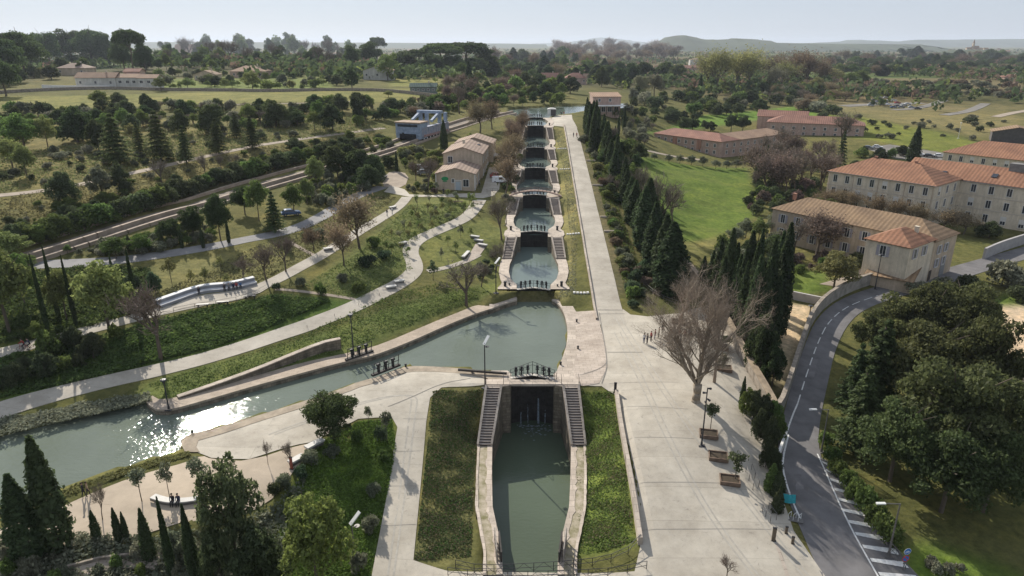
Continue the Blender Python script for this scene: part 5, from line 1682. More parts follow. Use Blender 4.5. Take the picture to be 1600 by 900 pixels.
fill([(0, 225), (0, 175), (300, 168), (600, 165), (700, 165), (640, 185), (560, 200), (380, 205), (200, 218)], 90, [('shrub', 'oak'), ('shrub', 'mid'), ('oak', 'dark'), ('shrub', 'straw'), ('shrub', 'olive'), ('bare', 'twig')], (10, 24), (.9, 1.5), {'shrub': 'wild shrub of the thicket under the dry meadow', 'oak': 'dark bush of the thicket under the dry meadow', 'bare': 'leafless small tree of the thicket under the dry meadow'}, 'thicket under the dry meadow', gap=4)
fill([(0, 215), (0, 172), (300, 166), (620, 166), (600, 190), (400, 200), (200, 212)], 46, [('oak', 'dark'), ('oak', 'oak'), ('green', 'mid')], (18, 34), (.8, 1.3), {'oak': 'dark tree of the thicket under the dry meadow', 'green': 'green tree of the thicket under the dry meadow'}, 'trees of the thicket under the dry meadow', gap=7)
fill([(20, 370), (150, 340), (300, 292), (440, 250), (560, 222), (540, 215), (300, 275), (0, 350)], 24, [('oak', 'oak'), ('oak', 'mid')], (14, 24), (1.0, 1.5), 'green bush clump on the slope just above the long hedge', 'bush clumps above the long hedge', gap=6)
fill([(0, 300), (0, 240), (200, 230), (400, 210), (540, 202), (400, 224), (200, 266)], 40, [('shrub', 'oak'), ('shrub', 'olive'), ('shrub', 'straw')], (7, 15), (1.1, 1.7), 'scattered shrub on the hillside above the track', 'shrubs on the hillside above the track', gap=6)
fill([(0, 375), (0, 320), (200, 280), (400, 236), (580, 208), (590, 225), (300, 295), (60, 370)], 44, [('shrub', 'straw'), ('shrub', 'olive'), ('shrub', 'mid')], (5, 12), (1.2, 1.8), 'scattered shrub between the hillside track and the hedge', 'shrubs between hillside track and hedge', gap=6)
for px, b_, t, w in ((253, 288, 250, 30), (322, 280, 240, 22), (368, 268, 240, 18), (345, 268, 242, 16)):
    plant('bare', px, b_, t, w, 'twig', 'leafless little tree between the hillside track and the hedge', 'leafless trees above the hedge')
fill([(500, 235), (610, 215), (625, 228), (520, 258)], 22, [('shrub', 'oak'), ('shrub', 'olive'), ('shrub', 'mid')], (8, 16), (1, 1.6), 'bush beside the channel below the blue machine', 'bushes beside the channel', gap=5)
fill([(650, 185), (780, 165), (800, 150), (700, 150), (620, 165)], 40, [('shrub', 'oak'), ('oak', 'dark'), ('shrub', 'mid'), ('shrub', 'pinkb'), ('budding', 'rust')], (10, 24), (.9, 1.4), {'shrub': 'shrub of the dense belt behind the blue machine', 'oak': 'dark bush of the dense belt behind the blue machine', 'budding': 'rusty small tree of the dense belt behind the blue machine'}, 'belt of growth behind the machine', gap=5)
# plateau: skyline pines and garden trees
SKY_ = [('pine', 40, 118, 37, 76), ('pine', 14, 128, 46, 60), ('pine', 80, 108, 40, 50), ('pine', 114, 102, 41, 62), ('pine', 146, 104, 36, 66), ('pine', 168, 104, 44, 44), ('umbrella', 210, 116, 40, 54), ('pine', 10, 150, 84, 56), ('pine', 195, 110, 58, 40), ('pine', 62, 105, 46, 40), ('pine', -20, 130, 50, 60), ('pine', 228, 112, 62, 34)]
for h_ in SKY_: plant(*h_, 'pinedk', 'tall dark pine of the skyline grove behind the white villa', 'skyline pines behind the white villa')
fill([(0, 138), (0, 110), (120, 100), (250, 100), (250, 108), (120, 118)], 34, [('oak', 'oak'), ('green', 'mid'), ('oak', 'dark'), ('shrub', 'yellow'), ('green', 'spring')], (14, 30), (.8, 1.3), {'oak': 'dark garden tree round the white villa', 'green': 'light garden tree round the white villa', 'shrub': 'garden bush round the white villa'}, 'garden trees round the white villa', gap=6)
fill([(240, 112), (260, 88), (420, 82), (560, 90), (560, 112), (420, 104), (330, 112)], 92, [('bare', 'twig'), ('pine', 'pinedk'), ('willow', 'dark'), ('green', 'mid')], (16, 38), (.5, .9), {'bare': 'tall leafless tree in the belt beyond the villa gardens', 'pine': 'dark pine in the belt beyond the villa gardens', 'willow': 'dark tall tree in the belt beyond the villa gardens', 'green': 'green tree in the belt beyond the villa gardens'}, 'tree belt beyond the villa gardens', gap=4)
fill([(245, 140), (250, 118), (330, 118), (420, 116), (540, 118), (560, 138), (420, 142), (300, 140)], 60, [('green', 'spring'), ('shrub', 'mid'), ('oak', 'oak'), ('shrub', 'yellow'), ('shrub', 'olive'), ('green', 'mid')], (8, 20), (.8, 1.4), {'green': 'light garden tree among the plateau houses', 'shrub': 'garden shrub among the plateau houses', 'oak': 'dark garden tree among the plateau houses'}, 'garden trees among the plateau houses', gap=5)
plant('green', 395, 140, 108, 32, 'spring', 'light green round tree in front of the pink roofed villa')
plant('green', 252, 142, 118, 24, 'spring', 'light green tree at the end wall of the white villa')
plant('willow', 606, 126, 73, 40, 'spring', 'tall light green tree beside the white house under the dark pine grove')
plant('umbrella', 590, 98, 55, 34, 'dark', 'flat topped dark cedar rising above the grove skyline')
for h_ in (('umbrella', 690, 116, 64, 80), ('umbrella', 728, 116, 62, 90), ('umbrella', 655, 114, 74, 50), ('pine', 760, 118, 72, 40), ('pine', 636, 112, 76, 40), ('pine', 676, 118, 80, 50), ('pine', 708, 118, 82, 50), ('pine', 742, 120, 84, 44), ('pine', 578, 104, 62, 44), ('pine', 550, 110, 66, 34), ('pine', 620, 112, 80, 34)):
    plant(*h_, 'pinedk', 'broad dark pine of the grove beyond the sloping dry lawn', 'dark pines beyond the dry lawn')
plant('cypress', 733, 140, 96, 13, 'cyp', 'lone dark cypress beyond the blue machine')
plant('green', 722, 126, 92, 26, 'mid', 'green round tree behind the lone cypress beyond the blue machine')
plant('oak', 550, 138, 102, 30, 'dark', 'dark tree beside the white house under the grove')
plant('green', 690, 150, 130, 20, 'spring', 'light green small tree beside the green roofed shed')
plant('green', 607, 152, 140, 18, 'yellow', 'small yellow-green tree under the dark field wall')
fill([(700, 160), (700, 128), (790, 130), (900, 140), (890, 165), (800, 168)], 60, [('oak', 'oak'), ('oak', 'dark'), ('green', 'mid'), ('shrub', 'mid'), ('budding', 'pinkb'), ('oak', 'dark')], (12, 30), (.8, 1.3), {'oak': 'dark tree of the wood round the top basin', 'green': 'green tree of the wood round the top basin', 'shrub': 'bush of the wood round the top basin', 'budding': 'pinkish tree of the wood round the top basin'}, 'wood round the top basin', gap=5)
fill([(760, 128), (770, 100), (900, 92), (960, 110), (940, 135), (860, 130)], 60, [('oak', 'dark'), ('pine', 'pinedk'), ('green', 'mid'), ('cypress', 'cyp'), ('budding', 'rust')], (12, 30), (.6, 1.2), {'oak': 'dark tree between the village houses beyond the locks', 'pine': 'dark pine between the village houses beyond the locks', 'green': 'green tree between the village houses beyond the locks', 'cypress': 'cypress between the village houses beyond the locks', 'budding': 'rusty tree between the village houses beyond the locks'}, 'trees between the village houses', gap=5)
fill([(850, 96), (870, 78), (1060, 80), (1070, 96), (960, 100)], 70, [('budding', 'rust'), ('bare', 'twigr'), ('budding', 'pinkb')], (12, 22), (.8, 1.3), 'brown leafless tree of the wide wood beyond the village', 'brown wood beyond the village', gap=3)
for px, b_, t, w in ((950, 128, 98, 34), (985, 132, 94, 36), (1010, 128, 92, 38), (1035, 126, 92, 40), (1055, 130, 96, 34), (965, 136, 102, 28), (940, 136, 100, 26), (970, 120, 92, 30)):
    plant('oak', px, b_, t, w, 'dark', 'dark round tree of the line above the pale willow', 'dark round trees above the pale willow')
for px, b_, t, w in ((1000, 150, 112, 34), (1022, 150, 110, 40)):
    plant('willow', px, b_, t, w, 'pale', 'pale feathery willow beyond the canal side house', 'pale willows beyond the canal side house')
for px, b_, t, w in ((1118, 142, 76, 52), (1150, 142, 74, 62), (1172, 142, 84, 40), (1104, 140, 86, 34)):
    plant('budding', px, b_, t, w, 'yellow', 'tall yellow-green plane tree of the big clump past the meadow', 'big yellow-green clump past the meadow')
for px, b_, t, w, c in ((1240, 136, 80, 52, 'rust'), (1262, 138, 84, 44, 'rust'), (1222, 140, 96, 40, 'yellow'), (1210, 146, 104, 30, 'pale'), (1280, 134, 96, 34, 'rust'), (1200, 130, 86, 40, 'rust')):
    plant('budding', px, b_, t, w, c, 'tall rusty tree of the clump before the car park', 'rusty clump before the car park')
for px, b_, t, w, c in ((1300, 132, 102, 36, 'yellow'), (1340, 134, 108, 38, 'mid'), (1272, 150, 118, 34, 'yellow'), (1325, 136, 112, 30, 'spring')):
    plant('green', px, b_, t, w, c, 'yellow-green round tree before the vineyards', 'yellow-green trees before the vineyards')
fill([(960, 185), (990, 150), (1180, 158), (1190, 175), (1000, 200)], 54, [('shrub', 'oak'), ('oak', 'dark'), ('shrub', 'mid'), ('shrub', 'straw'), ('oak', 'oak')], (10, 26), (.9, 1.4), {'shrub': 'bush of the dark hedgerow above the long meadow', 'oak': 'dark tree of the hedgerow above the long meadow'}, 'dark hedgerow above the long meadow', gap=5)
plant('cypress', 1093, 152, 117, 10, 'cyp', 'lone slim cypress rising from the dark hedgerow above the long meadow')
plant('cypress', 975, 206, 166, 6, 'cyp', 'very thin cypress between the cypress row and the long meadow')
plant('cypress', 966, 212, 180, 5, 'cyp', 'shorter very thin cypress between the cypress row and the long meadow')
plant('cypress', 961, 218, 196, 5, 'cyp', 'stubby thin cypress at the lower corner of the small field by the cypress row')
fill([(1190, 165), (1195, 145), (1320, 140), (1330, 158), (1260, 168)], 34, [('shrub', 'straw'), ('budding', 'beige'), ('shrub', 'oak'), ('bare', 'twig')], (10, 22), (.9, 1.5), {'shrub': 'brownish bush beside the small car park fields', 'budding': 'beige tree beside the small car park fields', 'bare': 'leafless tree beside the small car park fields'}, 'growth beside the car park', gap=5)
for px, b_, t, w, c in ((1255, 172, 152, 40, 'rust'), (1275, 174, 154, 36, 'straw'), (1300, 178, 160, 30, 'oak'), (1250, 182, 172, 22, 'oak'), (1285, 184, 174, 20, 'oak')):
    plant('shrub', px, b_, t, w, c, 'big rusty bush at the upper end of the long meadow', 'rusty bushes at the end of the long meadow')
fill([(1320, 150), (1330, 132), (1620, 128), (1620, 158), (1500, 150), (1400, 150)], 80, [('shrub', 'straw'), ('shrub', 'olive'), ('shrub', 'rust'), ('shrub', 'oak')], (5, 13), (1.4, 2.4), 'brownish bush of the belt behind the car park', 'bush belt behind the car park', gap=5)
fill([(1290, 118), (1300, 92), (1620, 94), (1620, 122), (1420, 120)], 140, [('willow', 'dark'), ('pine', 'pinedk'), ('green', 'mid'), ('budding', 'rust'), ('cypress', 'cyp'), ('green', 'oak')], (8, 22), (.8, 1.5), {'willow': 'dark tree on the plain beyond the car park', 'pine': 'dark pine on the plain beyond the car park', 'green': 'green tree on the plain beyond the car park', 'budding': 'brown tree on the plain beyond the car park', 'cypress': 'cypress on the plain beyond the car park'}, 'trees on the plain beyond the car park', gap=5)
fill([(1325, 215), (1330, 180), (1620, 178), (1620, 190), (1560, 222)], 26, [('shrub', 'straw'), ('shrub', 'oak'), ('shrub', 'olive')], (5, 12), (1.2, 2), 'low bush along the field edges above the convent', 'low bushes along the fields', gap=6)
# cypress row beside the towpath
row = []
for i in range(30):
    f = i / 29
    y = 120 + (268 - 120) * f ** .93
    x = axis_x(y) + 21.5 + 3.5 * (1 - f) + U(-1.2, 1.2)
    H = U(8.5, 13) + (2.5 if i < 6 else 0)
    Wd = U(2.7, 3.9) + (1.5 if i < 8 else 0)
    if i == 0: H, Wd = 14, 6.6
    p = (x, y, float(hgt(x, y)))
    row.append(plant_at(p, 'cypress', H, Wd, 'cyp', ORD[i] + ' cypress of the long towpath row, counting from the plaza', 'cypress row beside the towpath'))
    row[-1].rotation_euler = (U(-.04, .04), U(-.04, .04), U(0, 6.28))
for i in range(8):
    y = 225 + i * 5.2
    x = axis_x(y) + 19.2 + U(-.6, .6)
    plant_at((x, y, float(hgt(x, y))), 'cypress', U(11, 14), U(2.6, 3.4), 'cyp', ORD[i] + ' cypress of the short inner row at the towpath head, from the plaza', 'inner cypress row at the top')
fill([(960, 330), (985, 320), (1000, 250), (950, 215), (935, 225)], 26, [('oak', 'dark'), ('shrub', 'mid'), ('oak', 'oak'), ('bare', 'twig')], (16, 34), (.7, 1.2), {'oak': 'dark bush under the cypress row, meadow side', 'shrub': 'shrub under the cypress row, meadow side', 'bare': 'leafless tree under the cypress row, meadow side'}, 'growth under the cypress row', gap=7)
# meadow edge
plant('bare', 1030, 368, 272, 62, 'twig', 'tall leafless ivy-clad tree at the near corner of the green meadow')
plant('bare', 1052, 362, 286, 44, 'twig', 'leafless tree beside the ivy-clad one at the meadow corner')
plant('oak', 1032, 368, 315, 18, 'dark', 'column of dark ivy growth at the near corner of the green meadow', name='ivy_column')
plant('green', 985, 302, 252, 46, 'mid', 'grey-green tree at the edge of the meadow behind the cypress row')
plant('bare', 1000, 318, 255, 40, 'twig', 'leafless tree at the edge of the meadow behind the cypress row')
for px, b_, t, w in ((1022, 250, 238, 14), (1045, 254, 240, 16), (1062, 256, 240, 16), (1080, 258, 241, 18), (1098, 260, 243, 18), (1118, 264, 247, 18), (1135, 264, 248, 16), (1150, 264, 246, 20), (1010, 247, 237, 12)):
    plant('green', px, b_, t, w, 'olive', 'small round olive tree in front of the long pink building', 'olive trees before the long pink building')
for (kind, px, b_, t, w, c) in (('pine', 1068, 208, 178, 24, 'pinedk'), ('pine', 1082, 206, 182, 22, 'pinedk'), ('pine', 1142, 206, 176, 26, 'pinedk'), ('pine', 1160, 206, 178, 26, 'pinedk'), ('oak', 1110, 205, 188, 22, 'oak'), ('pine', 1100, 204, 186, 16, 'pinedk')):
    plant(kind, px, b_, t, w, c, 'dark bushy pine behind the roof of the long pink building', 'pines behind the long pink building')
fill([(975, 222), (985, 195), (1015, 190), (1020, 222), (1005, 232)], 14, [('bare', 'twig'), ('shrub', 'straw'), ('shrub', 'olive')], (10, 22), (.7, 1.2), {'bare': 'leafless small tree at the end of the long pink building', 'shrub': 'pale shrub at the end of the long pink building'}, 'growth at the end of the long pink building', gap=5)
for (kind, px, b_, t, w, c, lb) in (('conifer', 1182, 292, 240, 24, 'dark', 'dark pointed conifer at the far corner of the green meadow'), ('conifer', 1194, 284, 226, 22, 'pinedk', 'taller dark conifer behind the meadow corner'), ('oak', 1212, 290, 252, 34, 'oak', 'dark oak at the meadow corner beside the conifers'),
        ('cypress', 1425, 256, 197, 19, 'cyp', 'large dark cypress behind the convent roof'), ('conifer', 1312, 262, 204, 26, 'pinedk', 'dark conifer among bare trees behind the convent')):
    plant(kind, px, b_, t, w, c, lb)
fill([(1165, 300), (1200, 250), (1300, 238), (1330, 225), (1330, 250), (1290, 268), (1290, 300), (1230, 310)], 26, [('bare', 'twig'), ('budding', 'pinkb'), ('bare', 'twigr')], (34, 62), (.6, .95), {'bare': 'leafless brown tree of the copse between meadow and convent', 'budding': 'pinkish budding tree of the copse between meadow and convent'}, 'copse between meadow and convent', gap=8)
fill([(1160, 325), (1200, 285), (1290, 285), (1290, 312), (1215, 330), (1190, 345)], 24, [('shrub', 'oak'), ('shrub', 'mid'), ('shrub', 'pinkb'), ('oak', 'oak')], (12, 26), (.9, 1.4), {'shrub': 'undergrowth shrub of the copse by the long low house', 'oak': 'dark bush of the copse by the long low house'}, 'copse undergrowth', gap=7)
fill([(1330, 268), (1340, 240), (1420, 240), (1415, 255)], 8, [('shrub', 'mid'), ('oak', 'oak')], (10, 20), (.9, 1.5), {'shrub': 'bush beside the cars behind the convent', 'oak': 'dark bush beside the cars behind the convent'}, 'bushes behind the convent', gap=6)
# garden behind the boundary wall
GC = [(1108, 470, 392, 16), (1118, 476, 372, 19), (1131, 500, 357, 24), (1122, 500, 400, 16), (1146, 510, 398, 22), (1161, 500, 361, 24), (1157, 520, 408, 20), (1179, 470, 357, 14), (1172, 540, 400, 24), (1198, 520, 396, 22), (1186, 548, 420, 20), (1212, 528, 349, 26), (1216, 500, 378, 18), (1096, 458, 400, 14), (1205, 545, 430, 18), (1140, 505, 380, 20), (1153, 515, 385, 20), (1168, 525, 380, 20), (1192, 530, 372, 22), (1205, 515, 362, 22), (1126, 488, 376, 18)]
GC.sort()
for i, (px, b_, t, w) in enumerate(GC):
    plant('cypress', px, b_, t, w * 1.2, 'cyp', ORD[i] + ' cypress from the meadow end of the walled cypress garden', 'cypresses of the walled garden')
for (px, b_, t, w, lb) in ((1186, 585, 478, 52, 'wide dark evergreen at the near end of the walled cypress garden'), (1206, 604, 527, 42, 'rounded dark cypress bush at the garden wall corner'), (1165, 545, 470, 36, 'dark evergreen between the boundary wall and the cypress garden')):
    plant('oak', px, b_, t, w, 'cyp', lb, name='evergreen_bush')
fill([(1090, 440), (1130, 400), (1205, 370), (1225, 400), (1215, 440), (1180, 470), (1130, 480)], 22, [('oak', 'oak'), ('shrub', 'olive'), ('oak', 'dark'), ('shrub', 'mid')], (22, 44), (.8, 1.3), {'oak': 'dark bush filling the walled cypress garden', 'shrub': 'olive shrub filling the walled cypress garden'}, 'bushes of the walled garden', gap=9)
for px, b_, t, w, c in ((1165, 372, 338, 34, 'olive'), (1185, 378, 336, 34, 'spring'), (1205, 372, 330, 32, 'olive'), (1148, 382, 350, 30, 'olive')):
    plant('green', px, b_, t, w, c, 'silvery olive tree at the near edge of the green meadow', 'silvery olives at the meadow edge')
plant('shrub', 1196, 392, 374, 22, 'purple', 'purple flowering shrub in the walled cypress garden')
plant('pine', 1275, 378, 304, 60, 'pine', 'round green pine in front of the long tiled roof')
plant('budding', 1275, 400, 332, 66, 'pinkb', 'pinkish budding tree under the round green pine')
plant('bare', 1240, 400, 345, 40, 'twig', 'leafless tree at the end of the long tiled house')
plant('cypress', 1311, 398, 338, 17, 'cyp', 'dark cypress against the wall of the long tiled house')
plant('green', 1302, 452, 388, 78, 'yellow', 'bright yellow-green round tree on the garden lawn')
plant('shrub', 1340, 415, 390, 30, 'oak', 'dark shrub against the corner of the pale hipped house')
fill([(1225, 440), (1225, 405), (1280, 395), (1350, 400), (1345, 412), (1260, 425)], 12, [('shrub', 'mid'), ('shrub', 'pinkb'), ('shrub', 'oak')], (10, 22), (.9, 1.5), 'shrub along the back of the garden lawn', 'shrubs behind the garden lawn', gap=7)
for px, b_, t, w in ((1290, 325, 292, 36), (1330, 335, 300, 30), (1365, 345, 305, 34), (1395, 352, 308, 34), (1430, 358, 312, 34), (1475, 362, 322, 40), (1505, 366, 330, 40), (1310, 330, 296, 30)):
    plant('budding', px, b_, t, w, 'beige', 'beige budding tree in the court behind the long tiled roof', 'budding trees in the convent court')
plant('oak', 1545, 372, 342, 40, 'dark', 'dark round bush at the foot of the convent wing')
# hedge between plaza and road
for i, (px, b_, w, h) in enumerate(((1166, 650, 22, 50), (1178, 660, 24, 56), (1192, 668, 28, 60), (1206, 672, 28, 52), (1184, 690, 24, 58), (1200, 704, 26, 60), (1214, 690, 24, 46), (1196, 730, 22, 52), (1208, 742, 22, 48), (1204, 768, 18, 44), (1214, 776, 18, 40), (1214, 800, 15, 36))):
    plant('oak' if i < 9 else 'cypress', px, b_, b_ - h, w * 1.25, 'mid' if i % 3 == 0 else 'oak', ORD[i] + ' clump of the tall plaza hedge, counting from the garden wall', 'tall hedge between plaza and road', name='hedge_bush')
plant('cypress', 1158, 640, 588, 10, 'cyp', 'slim dark cypress at the head of the tall hedge by the plaza')
plant('cypress', 1217, 790, 750, 8, 'cyp', 'slim last cypress at the road end of the plaza hedge')
for (px, b_, t, w, lb) in ((1110, 672, 622, 30, 'leafy young tree in a wooden box beside the big plane tree'), (1148, 752, 700, 40, 'leafy young tree in the wooden box by the handrails'), (1133, 548, 520, 26, 'leafy young tree in a box behind the big plane tree'), (1128, 585, 545, 22, 'leafy young tree by the boundary wall bench')):
    plant('sapling', px, b_, t, w, 'oak', lb)
plant('bare', 1135, 905, 868, 26, 'twigr', 'leafless sapling poking up at the lower edge of the plaza')
# pines beyond the road
RP = [(1362, 640, 498, 110, 'conifer', 'pinedk', 'dense dark green conifer at the inside of the road bend'), (1335, 705, 570, 100, 'conifer', 'pinedk', 'dark green conifer overhanging the road lamp'), (1442, 565, 432, 120, 'pine', 'pine', 'olive pine at the back of the roadside pine wood'),
      (1520, 545, 432, 130, 'pine', 'pine', 'olive pine at the back edge by the sandy court'), (1432, 640, 485, 140, 'pine', 'pine', 'round olive pine in the middle of the roadside pine wood'), (1540, 650, 478, 140, 'pine', 'pine', 'round olive pine beside the sandy court'),
      (1462, 740, 548, 190, 'pine', 'pine', 'largest round olive pine of the roadside pine wood'), (1580, 740, 575, 140, 'pine', 'pine', 'olive pine at the picture edge of the roadside pine wood'), (1390, 752, 610, 130, 'pine', 'pinedk', 'dark pine behind the trimmed roadside bushes'),
      (1470, 800, 660, 150, 'pine', 'pinedk', 'dark low pine at the front of the roadside pine wood'), (1560, 800, 660, 140, 'pine', 'pinedk', 'dark low pine in the shaded corner of the pine wood'), (1395, 560, 452, 90, 'pine', 'pine', 'smaller olive pine at the road bend side of the pine wood'),
      (1330, 640, 535, 70, 'conifer', 'pinedk', 'slim dark conifer at the road side of the pine wood'), (1360, 560, 480, 70, 'pine', 'pine', 'small pine beside the upper road bend')]
for px, b_, t, w, kind, c, lb in RP: plant(kind, px - (24 if px > 1500 else 0), b_, t, w * (.90 if px > 1500 else 1), c, lb)
for i, (px, b_, t, w) in enumerate(((1308, 742, 712, 28), (1322, 762, 728, 30), (1335, 780, 742, 32), (1350, 800, 752, 38), (1365, 818, 778, 36), (1378, 838, 796, 38), (1392, 850, 812, 36), (1298, 722, 692, 26), (1290, 700, 668, 26))):
    plant('shrub', px, b_, t, w * 1.15, 'mid', ORD[i] + ' clipped green bush in the row beside the hatched verge', 'clipped bushes beside the hatched verge', name='hedge_bush')
fill([(1440, 900), (1450, 880), (1500, 888), (1500, 905)], 5, [('shrub', 'straw')], (14, 24), (1, 1.5), 'dry straw shrub at the shaded grass corner', 'dry shrubs at the grass corner', gap=6)
for px, b_, t, w, c in ((1565, 445, 398, 60, 'straw'), (1590, 452, 415, 50, 'straw'), (1430, 462, 435, 40, 'straw'), (1470, 455, 430, 40, 'straw'), (1590, 470, 440, 40, 'oak'), (1510, 450, 425, 40, 'oak')):
    plant('shrub', px, b_, t, w, c, 'bushy straw-green shrub beside the upper road', 'straw-green shrubs beside the upper road')

M_PTWIG = mat('plane_twigs', (.29, .225, .17), .95, .25, 1.0)
# the big plane tree on the plaza
def plane_tree():
    p = G(1087, 628)
    H = z_for(p, 428) - p.z
    dep = proj(p)[2]
    random.seed(21)
    mb = MB(); tips = []
    lim = MB()
    def grow_(b, p_, d, L_, r_, l):
        a = p_; segs = 4 if l < 3 else 3; pt = [a]
        for s in range(segs):
            d = (d + Vector((U(-.2, .2), U(-.2, .2), U(-.04, .2)))).normalized()
            e = a + d * L_ / segs
            b.tube(a, e, r_ * (1 - .4 * s / segs), r_ * (1 - .4 * (s + 1) / segs), n=8 if l < 2 else 5 if l < 3 else 3, caps=False)
            a = e; pt.append(a)
        if l == 4:
            for q in pt[1:]: tips.append((q, d, L_))
            return
        for i in range((4, 4, 4, 4)[l]):
            f = (i + 1) / 4
            k_ = 1 + int(f * (segs - 1)); q = pt[min(k_, segs)]
            sd_ = Vector((U(-1, 1), U(-1, 1), U(-.3, .7))).normalized()
            grow_(b, q, (d * .62 + sd_ * .6).normalized(), L_ * U(.55, .78), r_ * .5, l + 1)
    mb.tube((0, 0, -.3), (0, 0, .5), .95, .72, n=10); mb.tube((0, 0, .5), (.1, 0, 1.6), .72, .66, n=10); mb.tube((.1, 0, 1.6), (.05, .1, 3.0), .66, .8, n=10)
    for an, tilt_, L_ in ((2.9, .62, 7.5), (2.2, .35, 8.5), (1.2, .18, 8.8), (.3, .24, 8.6), (-.4, .26, 7.6), (-1.8, .45, 6.0), (3.6, .8, 6.5), (.9, .25, 8.6)):
        d = Vector((math.cos(an) * math.sin(tilt_), math.sin(an) * math.sin(tilt_), math.cos(tilt_)))
        grow_(lim, Vector((.05, .1, 2.7)), d, L_, .27, 1)
    T = []
    for _ in range(24000):
        q, d, L_ = random.choice(tips)
        s = q + Vector((U(-.2, .2), U(-.2, .2), U(-.2, .2))) * L_
        dd = (d * .7 + Vector((U(-1, 1), U(-1, 1), U(-.7, .8))) * .8).normalized()
        e = s + dd * U(.35, 1.1)
        n0 = dd.cross(Vector((U(-1, 1), U(-1, 1), U(-1, 1)))).normalized() * .013
        T.append((s + n0, s - n0, e - n0 * .3, e + n0 * .3))
    V = np.array(T).reshape(-1, 3)
    zt = np.percentile(V[:, 2], 99.5); k = H / zt
    wt = np.percentile(V[:, 0], 99) - np.percentile(V[:, 0], 1); kx = 158 * dep / F / wt
    root = empty('plane_tree', tuple(p))
    tag(root, 'huge leafless plane tree with pale twisting limbs on the open plaza', 'tree')
    for nm, me in (('trunk', mb.mesh('trunk', M_PALEBARK, True)), ('limbs', lim.mesh('limbs', M_PALEBARK, True)), ('crown', np_mesh('crown', V, np.arange(len(V)).reshape(-1, 4), [M_PTWIG]))):
        o = link(nm, me, root); o.scale = (kx, kx, k)
plane_tree()
random.seed(5)
o = plant('bare', 1116, 598, 446, 74, 'twig', 'slimmer pale leafless tree standing just behind the huge plane tree')
o.children[1].material_slots[0].material = M_PTWIG
o = plant('bare', 1060, 512, 436, 70, 'twig', 'hazy leafless tree at the shrub bed behind the huge plane tree')
o.children[1].material_slots[0].material = M_PTWIG

# far woods that read as one mass
def far_wood(name, n_, y0, y1, h, m, label, seed, spread=1.0, xs_=None):
    r = np.random.default_rng(seed)
    y = np.exp(r.uniform(np.log(y0), np.log(y1), n_))
    cl = r.uniform(-1, 1, (n_ // 30 + 1, 2))
    x = r.uniform(-.95, .95, n_) * y * spread if xs_ is None else r.uniform(xs_[0], xs_[1], n_) * y
    # lines and clumps
    y = y + 14 * np.sin(x / 90) + np.round(r.normal(size=n_)) * 30
    keep = np.sin(x / (30 + y * .05) + y / 140) + r.normal(size=n_) * .5 > .15
    x, y = x[keep], y[keep]
    k = len(x); c = 16
    hh = h * r.uniform(.5, 1.25, k)
    ww = hh * r.uniform(.4, .75, k)
    d = r.normal(size=(k, c, 3)); d /= np.linalg.norm(d, axis=2, keepdims=True)
    rad = r.uniform(.55, 1, (k, c, 1))
    P = d * rad * np.stack([ww, ww, hh * .5], 1)[:, None, :]
    P += np.stack([x, y, hgt(x, y) + hh * .5], 1)[:, None, :]
    Vv, Fq = cards(P.reshape(-1, 3), d.reshape(-1, 3) + r.normal(size=(k * c, 3)) * .5, np.repeat(hh * .22, c), 1.2)
    o = link(name, np_mesh(name, Vv, Fq, [m]))
    tag(o, label, 'woodland', None, 'stuff')
far_wood('far_woodland', 15000, 520, 5200, 9, LEAF['dark'], 'dark far woods and hedgerows across the plain to the horizon', 3)
far_wood('far_brown_woodland', 6500, 560, 3500, 8, LEAF['rust'], 'brown leafless far woods across the plain to the horizon', 4)
far_wood('far_green_woodland', 5500, 520, 3000, 7, LEAF['mid'], 'green far copses across the plain', 6)
